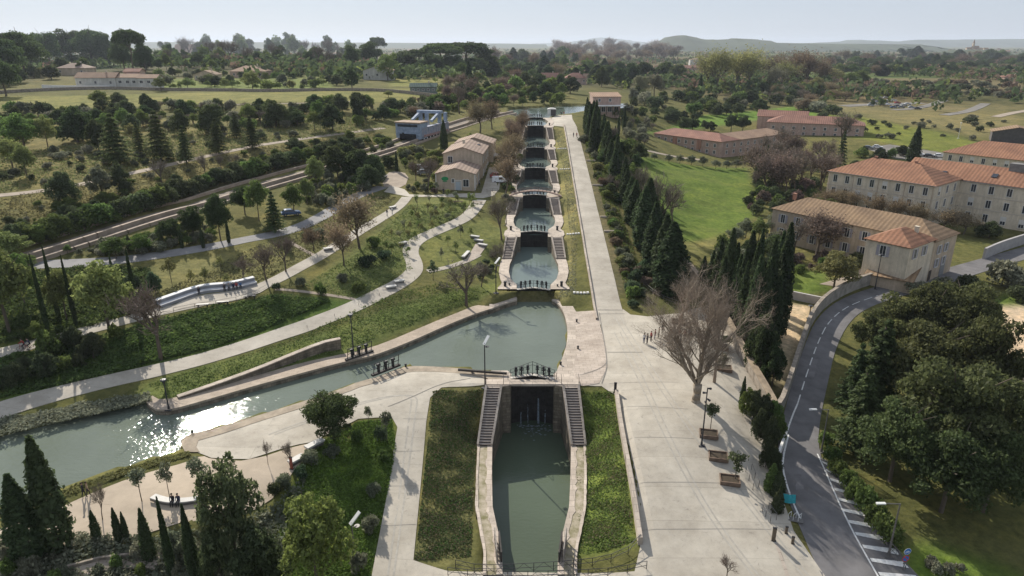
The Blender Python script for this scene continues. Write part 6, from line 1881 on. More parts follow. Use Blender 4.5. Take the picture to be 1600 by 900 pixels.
# ------------------------------------------------------------------ buildings
def roof_mat(name, c1, c2, band=.33, old=.5):
    m = bpy.data.materials.new(name)
    N, L = nodes_of(m)
    b = N["Principled BSDF"]
    b.inputs['Roughness'].default_value = .9
    b.inputs['Specular IOR Level'].default_value = .2
    tc = N.new("ShaderNodeTexCoord")
    wv = N.new("ShaderNodeTexWave")
    wv.inputs['Scale'].default_value = band
    wv.inputs['Distortion'].default_value = 1.2
    wv.inputs['Detail'].default_value = 3
    wv.bands_direction = 'X'
    L.new(tc.outputs['Object'], wv.inputs['Vector'])
    a = N.new("ShaderNodeTexNoise"); a.inputs['Scale'].default_value = 2.2; a.inputs['Detail'].default_value = 6; a.inputs['Roughness'].default_value = .75
    b2 = N.new("ShaderNodeTexNoise"); b2.inputs['Scale'].default_value = .25; b2.inputs['Detail'].default_value = 6
    L.new(tc.outputs['Object'], a.inputs['Vector']); L.new(tc.outputs['Object'], b2.inputs['Vector'])
    rp = N.new("ShaderNodeValToRGB")
    rp.color_ramp.elements[0].position = .3; rp.color_ramp.elements[1].position = .7
    rp.color_ramp.elements[0].color = (*c1, 1); rp.color_ramp.elements[1].color = (*c2, 1)
    L.new(a.outputs['Fac'], rp.inputs['Fac'])
    r2 = N.new("ShaderNodeValToRGB")
    r2.color_ramp.elements[0].position = .3; r2.color_ramp.elements[1].position = .7
    r2.color_ramp.elements[0].color = (1 - old * .5, 1 - old * .5, 1 - old * .45, 1); r2.color_ramp.elements[1].color = (1.1, 1.1, 1.05, 1)
    L.new(b2.outputs['Fac'], r2.inputs['Fac'])
    r3 = N.new("ShaderNodeValToRGB")
    r3.color_ramp.elements[0].color = (.72, .72, .72, 1); r3.color_ramp.elements[1].color = (1.08, 1.08, 1.08, 1)
    L.new(wv.outputs['Fac'], r3.inputs['Fac'])
    m1 = N.new("ShaderNodeMix"); m1.data_type = 'RGBA'; m1.blend_type = 'MULTIPLY'; m1.inputs[0].default_value = 1
    m2 = N.new("ShaderNodeMix"); m2.data_type = 'RGBA'; m2.blend_type = 'MULTIPLY'; m2.inputs[0].default_value = 1
    L.new(rp.outputs[0], m1.inputs[6]); L.new(r2.outputs[0], m1.inputs[7])
    L.new(m1.outputs[2], m2.inputs[6]); L.new(r3.outputs[0], m2.inputs[7])
    L.new(m2.outputs[2], b.inputs['Base Color'])
    MATS[name] = m
    return m
R_ORANGE = roof_mat('orange_roof_tiles', (.25, .12, .075), (.37, .20, .125))
R_OLD = roof_mat('old_brown_roof_tiles', (.22, .145, .09), (.33, .23, .145))
R_PINK = roof_mat('pinkish_roof_tiles', (.25, .125, .095), (.34, .19, .145))
R_GREY = roof_mat('weathered_pale_roof_tiles', (.29, .21, .165), (.40, .30, .24), old=.35)
R_TAN = roof_mat('tan_roof_tiles', (.33, .21, .14), (.45, .31, .22), old=.35)
R_GREEN = roof_mat('green_sheet_roof', (.09, .13, .11), (.14, .19, .16))
W_CREAM = render_mat('cream_render', (.70, .61, .49))
W_TAN = render_mat('tan_render', (.56, .45, .345))
W_PINK = render_mat('pink_render', (.50, .36, .305))
W_ROSE = render_mat('terracotta_render', (.42, .23, .17))
W_WHITE = render_mat('white_house_render', (.62, .60, .56))
W_DARK = mat('dark_barn_cladding', (.10, .09, .085), .9, .2, .8)
M_GLASS = mat('window_glass', (.035, .04, .05), .15, .2, 2, spec=.6)
M_FRAME = mat('pale_window_frame', (.62, .6, .56), .7, .06, 3)
M_SHUT = mat('grey_lilac_shutter', (.33, .31, .34), .8, .1, 3)
M_STRING = mat('string_course_stone', (.52, .46, .38), .9, .1, .8)
WMESH = {}
def window_mesh(w, h, style):
    k = (round(w, 2), round(h, 2), style)
    if k in WMESH: return WMESH[k]
    f, g = MB(), MB()
    t = .14
    for c, d in (((0, -.04, h / 2 + t / 2), (w + 2 * t, .1, t)), ((0, -.06, -h / 2 - t / 2), (w + 2 * t + .1, .16, t)), ((-w / 2 - t / 2, -.04, 0), (t, .1, h)), ((w / 2 + t / 2, -.04, 0), (t, .1, h)), ((0, -.045, 0), (.07, .05, h))):
        f.box(c, d, M_FRAME)
    if style == 'blind': f.box((0, -.045, h * .22), (w, .06, h * .56), M_FRAME)
    if style == 'shutter':
        for s in (-1, 1): f.box((s * (w * .78 + t), -.05, 0), (w * .52, .06, h * 1.02), M_SHUT)
    g.box((0, -.012, 0), (w, .02, h), M_GLASS)
    WMESH[k] = (f.mesh('window'), g.mesh('pane'))
    return WMESH[k]
def face_frame(face, W, D, ox, oy):
    return {'f': ((ox, oy), 0), 'b': ((ox + W, oy + D), math.pi), 'l': ((ox, oy + D), -math.pi / 2), 'r': ((ox + W, oy), math.pi / 2)}[face]
def windows(root, W, D, ox, oy, face, xs_, zs, w=1.0, h=1.6, style='plain', skip=()):
    (fx, fy), a = face_frame(face, W, D, ox, oy)
    ux, uy = math.cos(a), math.sin(a)
    nx_, ny_ = math.sin(a), -math.cos(a)
    for j, z in enumerate(zs):
        for i, x in enumerate(xs_):
            if (i, j) in skip: continue
            st = random.choice(['plain', 'blind', 'plain']) if style == 'mixed' else style
            fm, gm = window_mesh(w, h, st)
            o = link('window', fm, root, (fx + ux * x + nx_ * .004, fy + uy * x + ny_ * .004, z), a)
            link('pane', gm, o)
def volume(root, W, D, z0, wh, rh, roof, wm, rm, ox=0, oy=0, ov=.45, name='wall', band=None):
    mb = MB()
    z1 = z0 + wh
    c = [(ox, oy), (ox + W, oy), (ox + W, oy + D), (ox, oy + D)]
    for i in range(4):
        a, b_ = c[i], c[(i + 1) % 4]
        mb.face([(*a, z0 - 2.5), (*b_, z0 - 2.5), (*b_, z1), (*a, z1)], wm)
    mr = MB(); th = .16
    def slab(ps):
        ps = [Vector(p) for p in ps]
        n_ = (ps[1] - ps[0]).cross(ps[2] - ps[0]).normalized()
        if n_.z < 0: ps.reverse(); n_ = -n_
        lo = [p - n_ * th for p in ps]
        mr.face(ps); mr.face(list(reversed(lo)))
        for i in range(len(ps)):
            j = (i + 1) % len(ps)
            mr.face([ps[i], lo[i], lo[j], ps[j]])
    X0, X1, Y0, Y1 = ox - ov, ox + W + ov, oy - ov, oy + D + ov
    if roof == 'gable_w':
        k = rh / (D / 2); ze = z1 - ov * k + .18; zr = z1 + rh + .18; ym = oy + D / 2
        slab([(X0, Y0, ze), (X1, Y0, ze), (X1, ym, zr), (X0, ym, zr)]); slab([(X0, Y1, ze), (X1, Y1, ze), (X1, ym, zr), (X0, ym, zr)])
        for x in (ox, ox + W): mb.face([(x, oy, z1), (x, oy + D, z1), (x, ym, z1 + rh)], wm)
    elif roof == 'gable_d':
        k = rh / (W / 2); ze = z1 - ov * k + .18; zr = z1 + rh + .18; xm = ox + W / 2
        slab([(X0, Y0, ze), (X0, Y1, ze), (xm, Y1, zr), (xm, Y0, zr)]); slab([(X1, Y0, ze), (X1, Y1, ze), (xm, Y1, zr), (xm, Y0, zr)])
        for y in (oy, oy + D): mb.face([(ox, y, z1), (ox + W, y, z1), (xm, y, z1 + rh)], wm)
    elif roof == 'hip':
        ze = z1 + .02; zr = z1 + rh + .1
        if W >= D:
            e = D / 2; ym = oy + D / 2; a, b_ = (ox + e, ym, zr), (ox + W - e, ym, zr)
            if W - D < .5: b_ = a = (ox + W / 2, ym, zr)
            slab([(X0, Y0, ze), (X1, Y0, ze), b_, a] if a != b_ else [(X0, Y0, ze), (X1, Y0, ze), a]); slab([(X0, Y1, ze), (X1, Y1, ze), b_, a] if a != b_ else [(X0, Y1, ze), (X1, Y1, ze), a])
            slab([(X0, Y0, ze), (X0, Y1, ze), a]); slab([(X1, Y0, ze), (X1, Y1, ze), b_])
        else:
            e = W / 2; xm = ox + W / 2; a, b_ = (xm, oy + e, zr), (xm, oy + D - e, zr)
            slab([(X0, Y0, ze), (X0, Y1, ze), b_, a]); slab([(X1, Y0, ze), (X1, Y1, ze), b_, a])
            slab([(X0, Y0, ze), (X1, Y0, ze), a]); slab([(X0, Y1, ze), (X1, Y1, ze), b_])
    elif roof == 'mono':
        slab([(X0, Y0, z1), (X1, Y0, z1), (X1, Y1, z1 + rh), (X0, Y1, z1 + rh)])
        mb.face([(ox, oy + D, z1), (ox + W, oy + D, z1), (ox + W, oy + D, z1 + rh), (ox, oy + D, z1 + rh)], wm)
        for x in (ox, ox + W): mb.face([(x, oy, z1), (x, oy + D, z1), (x, oy + D, z1 + rh)], wm)
    else:
        slab([(X0, Y0, z1 + .15), (X1, Y0, z1 + .15), (X1, Y1, z1 + .15), (X0, Y1, z1 + .15)])
    w_ = mb.build(name, None, root)
    r_ = mr.build('roof', rm, root)
    if band:
        for z in band:
            m2 = MB()
            for q, d in (((ox + W / 2, oy - .04, z), (W + .16, .08, .22)), ((ox + W + .04, oy + D / 2, z), (.08, D, .22)), ((ox - .04, oy + D / 2, z), (.08, D, .22))):
                m2.box(q, d)
            m2.build('string_course', M_STRING, root)
    return w_, r_
def chimney(roof_o, x, y, z, m=None, h=1.4):
    mb = MB(); mb.box((x, y, z + h / 2 - .4), (.7, .55, h)); mb.box((x, y, z + h - .3), (.85, .7, .14))
    return mb.build('chimney', m or W_CREAM, roof_o)
def sky_light(roof_o, p, a):
    mb = MB(); mb.box((0, 0, 0), (1.3, 1.6, .25)); o = mb.build('roof_light', M_GLASS, roof_o, p); o.rotation_euler = (a, 0, 0)

# convent
CA = math.atan2(-.79, .62)
zc = float(hgt(100, 195))
root = empty('convent', (93, 200, 0), CA)
tag(root, 'large cream three storey convent with orange tiled hip roofs', 'building')
volume(root, 29, 16.4, zc, 9.4 - zc, 4.0, 'hip', W_CREAM, R_ORANGE, band=(5.6, 2.0))
windows(root, 29, 16.4, 0, 0, 'f', np.linspace(2.2, 26.8, 8), (7.6, 3.9, .6), 1.05, 2.0, 'mixed')
windows(root, 29, 16.4, 0, 0, 'r', (3, 8, 13), (7.6, 3.9, .6), 1.05, 2.0, 'mixed')
w_, r_ = volume(root, 52, 13, zc, 9.3 - zc, 3.4, 'gable_w', W_CREAM, R_ORANGE, ox=14, oy=16.41, band=(5.6, 2.0))
windows(root, 52, 13, 14, 16.41, 'f', np.linspace(18.5, 44, 7), (7.4, 3.6, -.2), 1.1, 2.0, 'mixed')
for x, y in ((24, 17.6), (36, 19), (50, 19)): sky_light(r_, (x, y, 9.3 + (y - 16.4) * .52 + .3), math.atan(.52))
mb = MB(); mb.box((40, 23, 13.2), (4.0, 2.6, 2.2)); mb.build('roof_box', mat('grey_roof_plant', (.2, .19, .18), .8, .2, 1), r_)
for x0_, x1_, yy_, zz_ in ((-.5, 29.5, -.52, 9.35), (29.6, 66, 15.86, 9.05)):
    mb = MB(); mb.tube((x0_, yy_, zz_), (x1_, yy_, zz_), .09, n=6); mb.build('gutter', mat('zinc_gutter', (.16, .15, .15), .6, .2, 2), root)  # gutter run, its dark tone added to darken the eaves
for x_, y_ in ((9, 8.2), (20, 8.2), (44, 22.9), (56, 22.9)):
    chimney(r_, x_, y_, 12.6, W_ROSE, 1.6)
for x in np.linspace(.4, 28.6, 5):
    mb = MB(); mb.tube((x, -.1, zc), (x, -.1, 9.2), .07, n=5); mb.build('drainpipe', W_TAN, root)
zb = float(hgt(165, 250))
root = empty('convent_annex', (158, 252, 0), CA)
tag(root, 'cream building with wide orange hip roof behind the convent wing', 'building')
volume(root, 34, 18, zb, 7.2 - zb, 4.2, 'hip', W_CREAM, R_ORANGE)
windows(root, 34, 18, 0, 0, 'f', np.linspace(2.5, 31, 9), (5.4, 2.2), 1.0, 1.8, 'mixed')
# long tiled house with hipped corner block
LA = math.atan2(-.80, .60)
zl = float(hgt(80, 135))
root = empty('long_house', (63.8, 163.6, 0), LA)
tag(root, 'long low house with old brown tiles and a pale hipped corner block at the road', 'house')
w_, r_ = volume(root, 37, 11, zl, 6.6 - zl, 2.9, 'hip', W_TAN, R_OLD)
windows(root, 37, 11, 0, 0, 'f', np.linspace(3, 27, 7), (4.6, 1.2), 1.0, 1.9, 'shutter')
windows(root, 37, 11, 0, 0, 'r', (3.2, 6.4), (4.3, 1.4), .95, 1.7, 'shutter')
w2, r2 = volume(root, 8.6, 10.6, zl, 7.1 - zl, 2.3, 'hip', W_CREAM, R_ORANGE, ox=28.4, oy=-10.62)
windows(root, 8.6, 10.6, 28.4, -10.62, 'f', (3.6,), (5.3,), 1.1, 2.1, 'shutter')
windows(root, 8.6, 10.6, 28.4, -10.62, 'r', (2.6, 6.6), (5.4,), 1.0, 1.9, 'shutter')
mb = MB(); mb.box((0, -.03, 0), (1.1, .08, 2.2)); o = mb.build('door', mat('dark_door', (.07, .055, .045), .7, .2, 2), root, (37.006, .9, zl + 1.1), math.pi / 2)
mb = MB(); mb.box((0, -.03, 0), (2.2, .08, 2.4)); o = mb.build('garage_door', mat('grey_door', (.25, .25, .25), .7, .1, 2), root, (37.006, 6.6, zl + 1.2), math.pi / 2)
chimney(r2, 34.5, -3.2, 8.6); chimney(r_, 2.0, 5.5, 8.8, W_ROSE)
# shed below the hipped house
p = G(1352, 444)
root = empty('shed', tuple(p), LA + .25)
tag(root, 'low tiled lean-to shed against the pale hipped house', 'shed')
volume(root, 8, 6.5, 0, 2.3, 1.3, 'mono', W_TAN, R_OLD)
# long pink school
zp = float(hgt(75, 296))
root = empty('pink_building', (63.5, 310, 0), LA)
tag(root, 'long two winged pink building with dull red roof beyond the green meadow', 'building')
volume(root, 36, 12, zp, 6.9 - zp, 2.4, 'hip', W_PINK, R_PINK)
windows(root, 36, 12, 0, 0, 'f', np.linspace(3, 33, 9), (5.0, 2.4), 1.0, 1.3, 'plain', skip=((3, 1), (6, 0)))
for x in (12, 25):
    mb = MB(); mb.box((x, -.12, (zp + 6.6) / 2), (2.2, .3, 6.4 - zp)); mb.build('stair_bay', W_ROSE, root)
volume(root, 12, 46, zp, 6.85 - zp, 2.2, 'hip', W_PINK, R_TAN, ox=24.01, oy=.01)
windows(root, 12, 46, 24.01, .01, 'r', np.linspace(4, 42, 9), (5.0, 2.4), 1.0, 1.3, 'plain')
zp = float(hgt(140, 345))
root = empty('pink_building', (128, 350, 0), math.atan2(-17, 39))
tag(root, 'second pink building with broad reddish roofs behind the leafless copse', 'building')
volume(root, 44, 15, zp, 7.6 - zp, 3.0, 'hip', W_PINK, R_PINK)
windows(root, 44, 15, 0, 0, 'f', np.linspace(3, 41, 9), (5.2, 2.6), 1.0, 1.3, 'plain')
volume(root, 24, 12, zp, 9.0 - zp, 2.6, 'gable_w', W_PINK, R_PINK, ox=-6, oy=14)

# long house beside the locks
pb = Vector((-19.6, 181, 0)); zf = float(hgt(-14, 181))
root = empty('lock_house', (-20.2, 180.5, zf), R(-4))
tag(root, 'long tan three part house with pale tiled gables and a green emblem beside the flight', 'house')
volume(root, 10.4, 13, 0, 4.3, 1.5, 'gable_d', W_TAN, R_GREY, ov=.35)
w2, r2 = volume(root, 11.0, 18, 0, 7.6, 1.8, 'gable_d', W_TAN, R_GREY, ox=-.1, oy=13.01, ov=.35)
volume(root, 11.6, 10, 0, 8.0, 1.8, 'gable_d', W_TAN, R_GREY, ox=.6, oy=31.02, ov=.3)
windows(root, 10.4, 13, 0, 0, 'f', (8.0,), (1.9,), 1.4, 1.8, 'plain')
windows(root, 10.4, 13, 0, 0, 'f', (4.55,), (2.5,), .6, .9, 'plain')
windows(root, 10.4, 13, 0, 0, 'r', (3, 8), (2.0,), 1.0, 1.6, 'plain')
windows(root, 11, 18, -.1, 13.01, 'f', (2.0,), (6.0,), 1.2, 1.7, 'plain')
windows(root, 11, 18, -.1, 13.01, 'r', (3, 7, 11, 15), (5.6, 2.0), 1.0, 1.6, 'plain')
mb = MB(); mb.box((0, -.03, 1.15), (1.3, .1, 2.3)); mb.build('door', mat('pale_blue_door', (.42, .46, .48), .6, .06, 2), root, (5.9, -.006, 0))
mb = MB()
for s in (-1, 1): mb.box((s * .85, -.04, 1.25), (.2, .1, 2.5))
mb.box((0, -.04, 2.6), (1.9, .1, .2)); mb.build('door_frame', M_FRAME, root, (5.9, -.006, 0))
mb = MB()
N_ = 20
ell = [(.95 * math.cos(2 * math.pi * k / N_), -.06, .55 * math.sin(2 * math.pi * k / N_)) for k in range(N_)]
mb.face(ell)
for k in range(N_):
    a, b_ = ell[k], ell[(k + 1) % N_]
    mb.face([a, b_, (b_[0], 0, b_[2]), (a[0], 0, a[2])])
for zz in (-.72,): mb.box((0, -.04, zz), (1.2, .05, .2))
mb.build('emblem', mat('green_emblem', (.03, .28, .10), .6, .1, 3), root, (2.4, -.01, 3.0))
for x, y in ((7.6, 20), (8.4, 25)): sky_light(r2, (x, y, 8.55), 0)
chimney(r2, 4.6, 22, 9.2)
for x in (-.02, 10.42):
    mb = MB(); mb.box((x, -.05, 2.1), (.28, .12, 4.2)); mb.build('quoin', M_FRAME, root)
mb = MB(); mb.box((0, 0, 0), (7, 6, .25)); o = mb.build('terrace_roof', mat('pale_terrace', (.48, .44, .40), .85, .15, .5), root, (14.5, 36, 4.0))
for x in (11.6, 17.6):
    for y in (33.4, 38.6):
        mb = MB(); mb.box((x, y, 1.9), (.3, .3, 4.0)); mb.build('terrace_post', W_TAN, root)

# canal side house at the top
p = G(926, 176)
root = empty('canal_house', tuple(p), R(4))
tag(root, 'pink canal side house with tiled roof and pale porch at the head of the towpath', 'house')
volume(root, 13, 9, 0, 7.2, 1.4, 'mono', W_PINK, R_TAN)
windows(root, 13, 9, 0, 0, 'f', (3, 8), (5.6,), .9, 1.3, 'plain')
mb = MB(); mb.box((7, -2.3, 3.3), (15, 4.4, .3)); mb.build('porch_roof', M_WHITE, root)
for x in np.linspace(.2, 13.8, 6):
    mb = MB(); mb.box((x, -4.2, 1.3), (.25, .25, 3.7)); mb.build('porch_post', W_DARK, root)
windows(root, 13, 9, 0, 0, 'f', (2, 5, 8, 11), (1.5,), 1.8, 2.2, 'plain')

def house_px(name, l, r, base, hw_, hr, roof, wm, rm, label, deep=.7, rot=0.0, cols=4, rows=1, wsize=(1.1, 1.3), cat='house'):
    p = G((l + r) / 2, base); dep = proj(p)[2]
    W = (r - l) * dep / F; wh = hw_ * dep / F; rh = hr * dep / F
    root = empty(name, tuple(p), rot)
    tag(root, label, cat)
    w_, r_ = volume(root, W, W * deep, 0, wh, rh, roof, wm, rm, ox=-W / 2, oy=0)
    if cols:
        windows(root, W, W * deep, -W / 2, 0, 'f', np.linspace(W * .12, W * .88, cols), [wh * (k + .55) / rows for k in range(rows)], wsize[0], wsize[1], 'plain')
    chimney(r_, W * .2, W * deep * .5, wh + rh)
    return root, W, wh
rt, W, wh = house_px('white_villa', 120, 182, 138, 16, 7, 'gable_w', W_WHITE, R_TAN, 'long low white villa with tan roof above the dry meadow', deep=.4, cols=3)
volume(rt, W * .55, W * .35, 0, wh * 1.0, wh * .3, 'gable_w', W_WHITE, R_TAN, ox=W / 2 + .01, oy=1.0)
windows(rt, W * .55, W * .35, W / 2 + .01, 1.0, 'f', (2, 6, 9.5), (wh * .6,), 1.6, 1.3, 'plain')
volume(rt, W * .48, W * .35, 0, wh * .95, wh * .3, 'gable_w', W_WHITE, R_TAN, ox=W * 1.05 + .03, oy=.4)
windows(rt, W * .48, W * .35, W * 1.05 + .03, .4, 'f', (2, 6), (wh * .6,), 1.6, 1.3, 'plain')
volume(rt, W * .4, W * .3, 0, wh * 1.5, wh * .25, 'gable_w', W_PINK, R_PINK, ox=W * .55, oy=W * .37)
wall_run('villa_wall', [(66, 138), (100, 139), (172, 139)], 1.8, .3, M_WHITE, 'low white garden wall before the white villa')
house_px('villa', 360, 414, 122, 10, 8, 'hip', W_PINK, R_TAN, 'villa with pinkish hip roof standing apart on the plateau', cols=3)
house_px('villa', 568, 612, 125, 14, 7, 'gable_d', W_WHITE, R_TAN, 'white gabled house under the dark pine grove', cols=3)
house_px('garden_shed', 641, 682, 146, 10, 5, 'gable_w', mat('green_grey_boards', (.16, .19, .18), .8, .15, 1), R_GREEN, 'long grey shed with green sheet roof at the foot of the dry lawn', deep=.45, cols=5, wsize=(1.0, .9), cat='shed')
house_px('villa', 90, 134, 118, 11, 7, 'hip', W_TAN, R_GREY, 'grey hipped house half hidden among trees behind the white villa', cols=2)
house_px('villa', 304, 338, 126, 9, 6, 'gable_d', W_TAN, R_OLD, 'small brown gabled house between white villa and pink roofed villa', cols=2)
house_px('barn', 270, 312, 86, 3, 13, 'gable_w', W_TAN, R_TAN, 'big tan barn roof rising among bare trees behind the villas', cols=0, cat='barn')
VH = [(778, 812, 132, 7, 5, W_ROSE, R_ORANGE, 'red brick bungalow in the trees beyond the top basin'), (846, 872, 130, 9, 6, W_PINK, R_PINK, 'pink house by the top basin, half hidden by dark trees'), (884, 916, 132, 10, 7, W_PINK, R_PINK, 'larger pink hipped house beyond the cypress row head'),
      (862, 895, 108, 6, 5, W_PINK, R_ORANGE, 'reddish roofed house farther up behind the pink houses'), (912, 930, 128, 7, 5, W_CREAM, R_TAN, 'small cream house beside the larger pink hipped house'), (950, 982, 112, 6, 4, W_WHITE, R_TAN, 'pale house behind the dark round trees'),
      (800, 812, 138, 5, 4, W_ROSE, R_ORANGE, 'tiny red roofed outbuilding beside the red bungalow'), (1068, 1096, 116, 9, 4, W_PINK, R_PINK, 'pinkish long house beside the yellow-green plane clump'), (1078, 1094, 104, 10, 2, W_WHITE, R_GREY, 'pale tower block behind the yellow-green plane clump'),
      (1310, 1326, 106, 4, 3, W_WHITE, R_TAN, 'small white farmhouse on the plain past the rusty clump'), (1450, 1472, 110, 5, 4, W_TAN, R_ORANGE, 'tan farmhouse on the plain beyond the car park'), (1490, 1505, 92, 4, 3, W_ROSE, R_ORANGE, 'reddish farmhouse far out on the plain'),
      (1508, 1524, 94, 5, 3, W_CREAM, R_TAN, 'cream farmhouse with tower far out on the plain'), (1570, 1600, 126, 5, 4, W_PINK, R_PINK, 'pinkish house at the picture edge on the plain'), (1405, 1422, 112, 4, 3, W_CREAM, R_TAN, 'cream farmhouse amid dark trees on the plain'), (430, 455, 92, 4, 2, W_WHITE, R_GREY, 'long white warehouse beyond the brown woods'),
      (520, 545, 88, 4, 2, W_WHITE, R_GREY, 'second long white warehouse beyond the brown woods'), (636, 656, 82, 3, 1.5, W_WHITE, R_GREY, 'pale greenhouse roof behind the dark pine grove')]
for l, r, b_, a, h, wm, rm, lb in VH: house_px('farmhouse' if b_ < 115 else 'village_house', l, r, b_, a, h, random.choice(['gable_w', 'hip']), wm, rm, lb, cols=3)
house_px('barn', 1554, 1620, 224, 16, 8, 'gable_d', W_DARK, R_OLD, 'dark clad gabled barn above the convent roofs', cols=0, cat='barn', deep=.6, rot=R(-30))
# village with steeple on the far rise
p = Vector(((1468 - 800) / F * 2600 * .98, 2500, float(hgt((1468 - 800) / F * 2600 * .98, 2500))))
for k in range(14):
    q = p + Vector((U(-70, 90), U(-60, 60), 0)); q.z = 12 + U(0, 14) * (1 - abs(q.x - p.x) / 110)
    root = empty('hill_village_house', tuple(q), U(-.6, .6))
    tag(root, 'tiny pale house of the steeple village on the far rise', 'house', 'houses of the far steeple village')
    volume(root, U(9, 16), U(8, 12), 0, U(5, 9), 3, 'gable_w', random.choice([W_CREAM, W_TAN, W_PINK]), random.choice([R_TAN, R_OLD, R_ORANGE]))
root = empty('church', (p.x, p.y + 5, 22))
tag(root, 'church with steeple above the far village on the rise', 'church')
volume(root, 22, 10, 0, 10, 5, 'gable_w', W_TAN, R_OLD)
mb = MB(); mb.box((3, 5, 11), (6, 6, 28)); mb.build('tower', W_TAN, root)
mb = MB(); mb.tube((3, 5, 25), (3, 5, 37), 3.4, .1, n=8); mb.build('steeple', R_OLD, root)
mbh = MB()
for k in range(24):
    an = 2 * math.pi * k / 24
    for (r0, z0), (r1, z1) in (((230, 3), (120, 14)), ((120, 14), (60, 24)), ((60, 24), (0.1, 25))):
        a2 = 2 * math.pi * (k + 1) / 24
        mbh.face([(p.x + r0 * math.cos(an), p.y + r0 * math.sin(an), z0), (p.x + r0 * math.cos(a2), p.y + r0 * math.sin(a2), z0), (p.x + r1 * math.cos(a2), p.y + r1 * math.sin(a2), z1), (p.x + r1 * math.cos(an), p.y + r1 * math.sin(an), z1)])
o = mbh.build('village_hill', M_HILL); o['kind'] = 'structure'

# ------------------------------------------------------------------ water slope machine
def machine():
    i = min(range(len(Pc)), key=lambda k: abs(proj(Pc[k])[0] - 637))
    a, b_ = Pc[i], Pc[min(i + 6, len(Pc) - 1)]
    d = (b_ - a); ang = math.atan2(d.y, d.x) - math.pi / 2
    z = float(hgt(a.x, a.y))
    root = empty('canal_lift_machine', (a.x, a.y, z), ang)
    root.scale = (.84, .84, .80)
    tag(root, 'big pale blue water slope machine straddling the concrete channel', 'machine')
    MBl = mat('pale_blue_steel', (.24, .31, .42), .7, .35, .6, detail=10, col2=(.34, .41, .51))
    MBd = mat('streaked_blue_steel', (.30, .37, .50), .7, .3, .5, detail=8, col2=(.42, .38, .40))
    MR = mat('rusty_pink_panel', (.36, .22, .20), .85, .3, .8)
    for s in (-1, 1):
        mb = MB()
        mb.box((s * 4.8, 15, 3.4), (1.9, 26, 3.6)); mb.box((s * 4.8, 15, 5.5), (2.2, 26.4, .3))
        for y in np.arange(3, 28, 2.4): mb.box((s * 5.82, y, 3.3), (.16, .3, 3.4))
        mb.build('side_beam', MBd, root)
        mb = MB(); mb.box((s * 5.85, 15, 2.0), (.1, 24, 1.0)); mb.build('rust_panel', MR, root)
    mb = MB(); mb.box((0, 3.6, 4.9), (11.2, 7.0, 5.4)); mb.box((0, 3.6, 1.6), (11.0, 6.8, 1.4)); mb.build('cab', MBl, root)
    mb = MB(); mb.box((0, .06, 6.6), (9.2, .1, 1.0)); mb.box((-2.2, .06, 3.2), (.9, .08, .8)); mb.build('cab_window', M_GLASS, root)
    mb = MB(); mb.box((0, .05, 2.0), (7.6, .16, 2.2))
    for k in range(9): mb.box((-3.6 + .9 * k, -.08, 2.0), (.14, .2, 2.2))
    mb.build('front_grille', M_IRON, root)
    mb = MB(); mb.box((0, 3.6, 7.85), (11.8, 7.8, .5)); mb.build('cab_roof', mat('rusty_brown_roof', (.34, .25, .18), .9, .3, .5), root)
    mb = MB()
    for s in (-1, 1):
        mb.box((s * 4.6, 21, 8.0), (1.2, 1.6, 6)); mb.box((s * 4.6, 27, 7.5), (1.2, 1.6, 5))
        mb.beam((s * 4.6, 21, 10.4), (s * 4.6, 13, 7.4), 1.0, 1.0)
    mb.box((0, 21, 10.6), (11.6, 2.2, 1.2)); mb.build('gantry', MBl, root)
    for s in (-1, 1):
        for y in np.arange(4, 28, 3.0):
            w = MB(); w.tube((s * 5.1 - .35, y, .85), (s * 5.1 + .35, y, .85), .8, n=14); o = w.build('wheel', mat('dark_tyre', (.03, .03, .03), .8, .2, 4), root)
            h = MB(); h.tube((s * 5.1 - .38, y, .85), (s * 5.1 + .38, y, .85), .42, n=12); h.build('rim', M_WHITE, o)
    for s in (-1, 1):
        mb = MB()
        for y in np.arange(8, 28, 2): mb.tube((s * 5.4, y, 5.6), (s * 5.4, y, 6.6), .05, n=4)
        mb.tube((s * 5.4, 8, 6.6), (s * 5.4, 28, 6.6), .05, n=4)
        mb.build('railing', M_WHITE, root)
machine()
p = G(862, 181)
root = empty('hut', tuple(p), R(-3))
tag(root, 'small dark fronted hut with white side beside the topmost lock gate', 'hut')
mb = MB(); mb.box((0, 1.2, 1.3), (3.6, 2.4, 2.7)); mb.build('body', M_WHITE, root)
mb = MB(); mb.box((.7, -.03, 1.35), (2.2, .1, 2.5)); mb.build('front_panel', W_DARK, root)
mb = MB()
for k in range(6):
    a0, a1 = math.pi * k / 6, math.pi * (k + 1) / 6
    mb.face([(1.9 * math.cos(a0), -.2, 2.65 + .5 * math.sin(a0)), (1.9 * math.cos(a1), -.2, 2.65 + .5 * math.sin(a1)), (1.9 * math.cos(a1), 2.5, 2.65 + .5 * math.sin(a1)), (1.9 * math.cos(a0), 2.5, 2.65 + .5 * math.sin(a0))])
mb.face([(1.9 * math.cos(math.pi * k / 6), -.19, 2.65 + .5 * math.sin(math.pi * k / 6)) for k in range(7)])
mb.build('roof', M_WHITE, root)
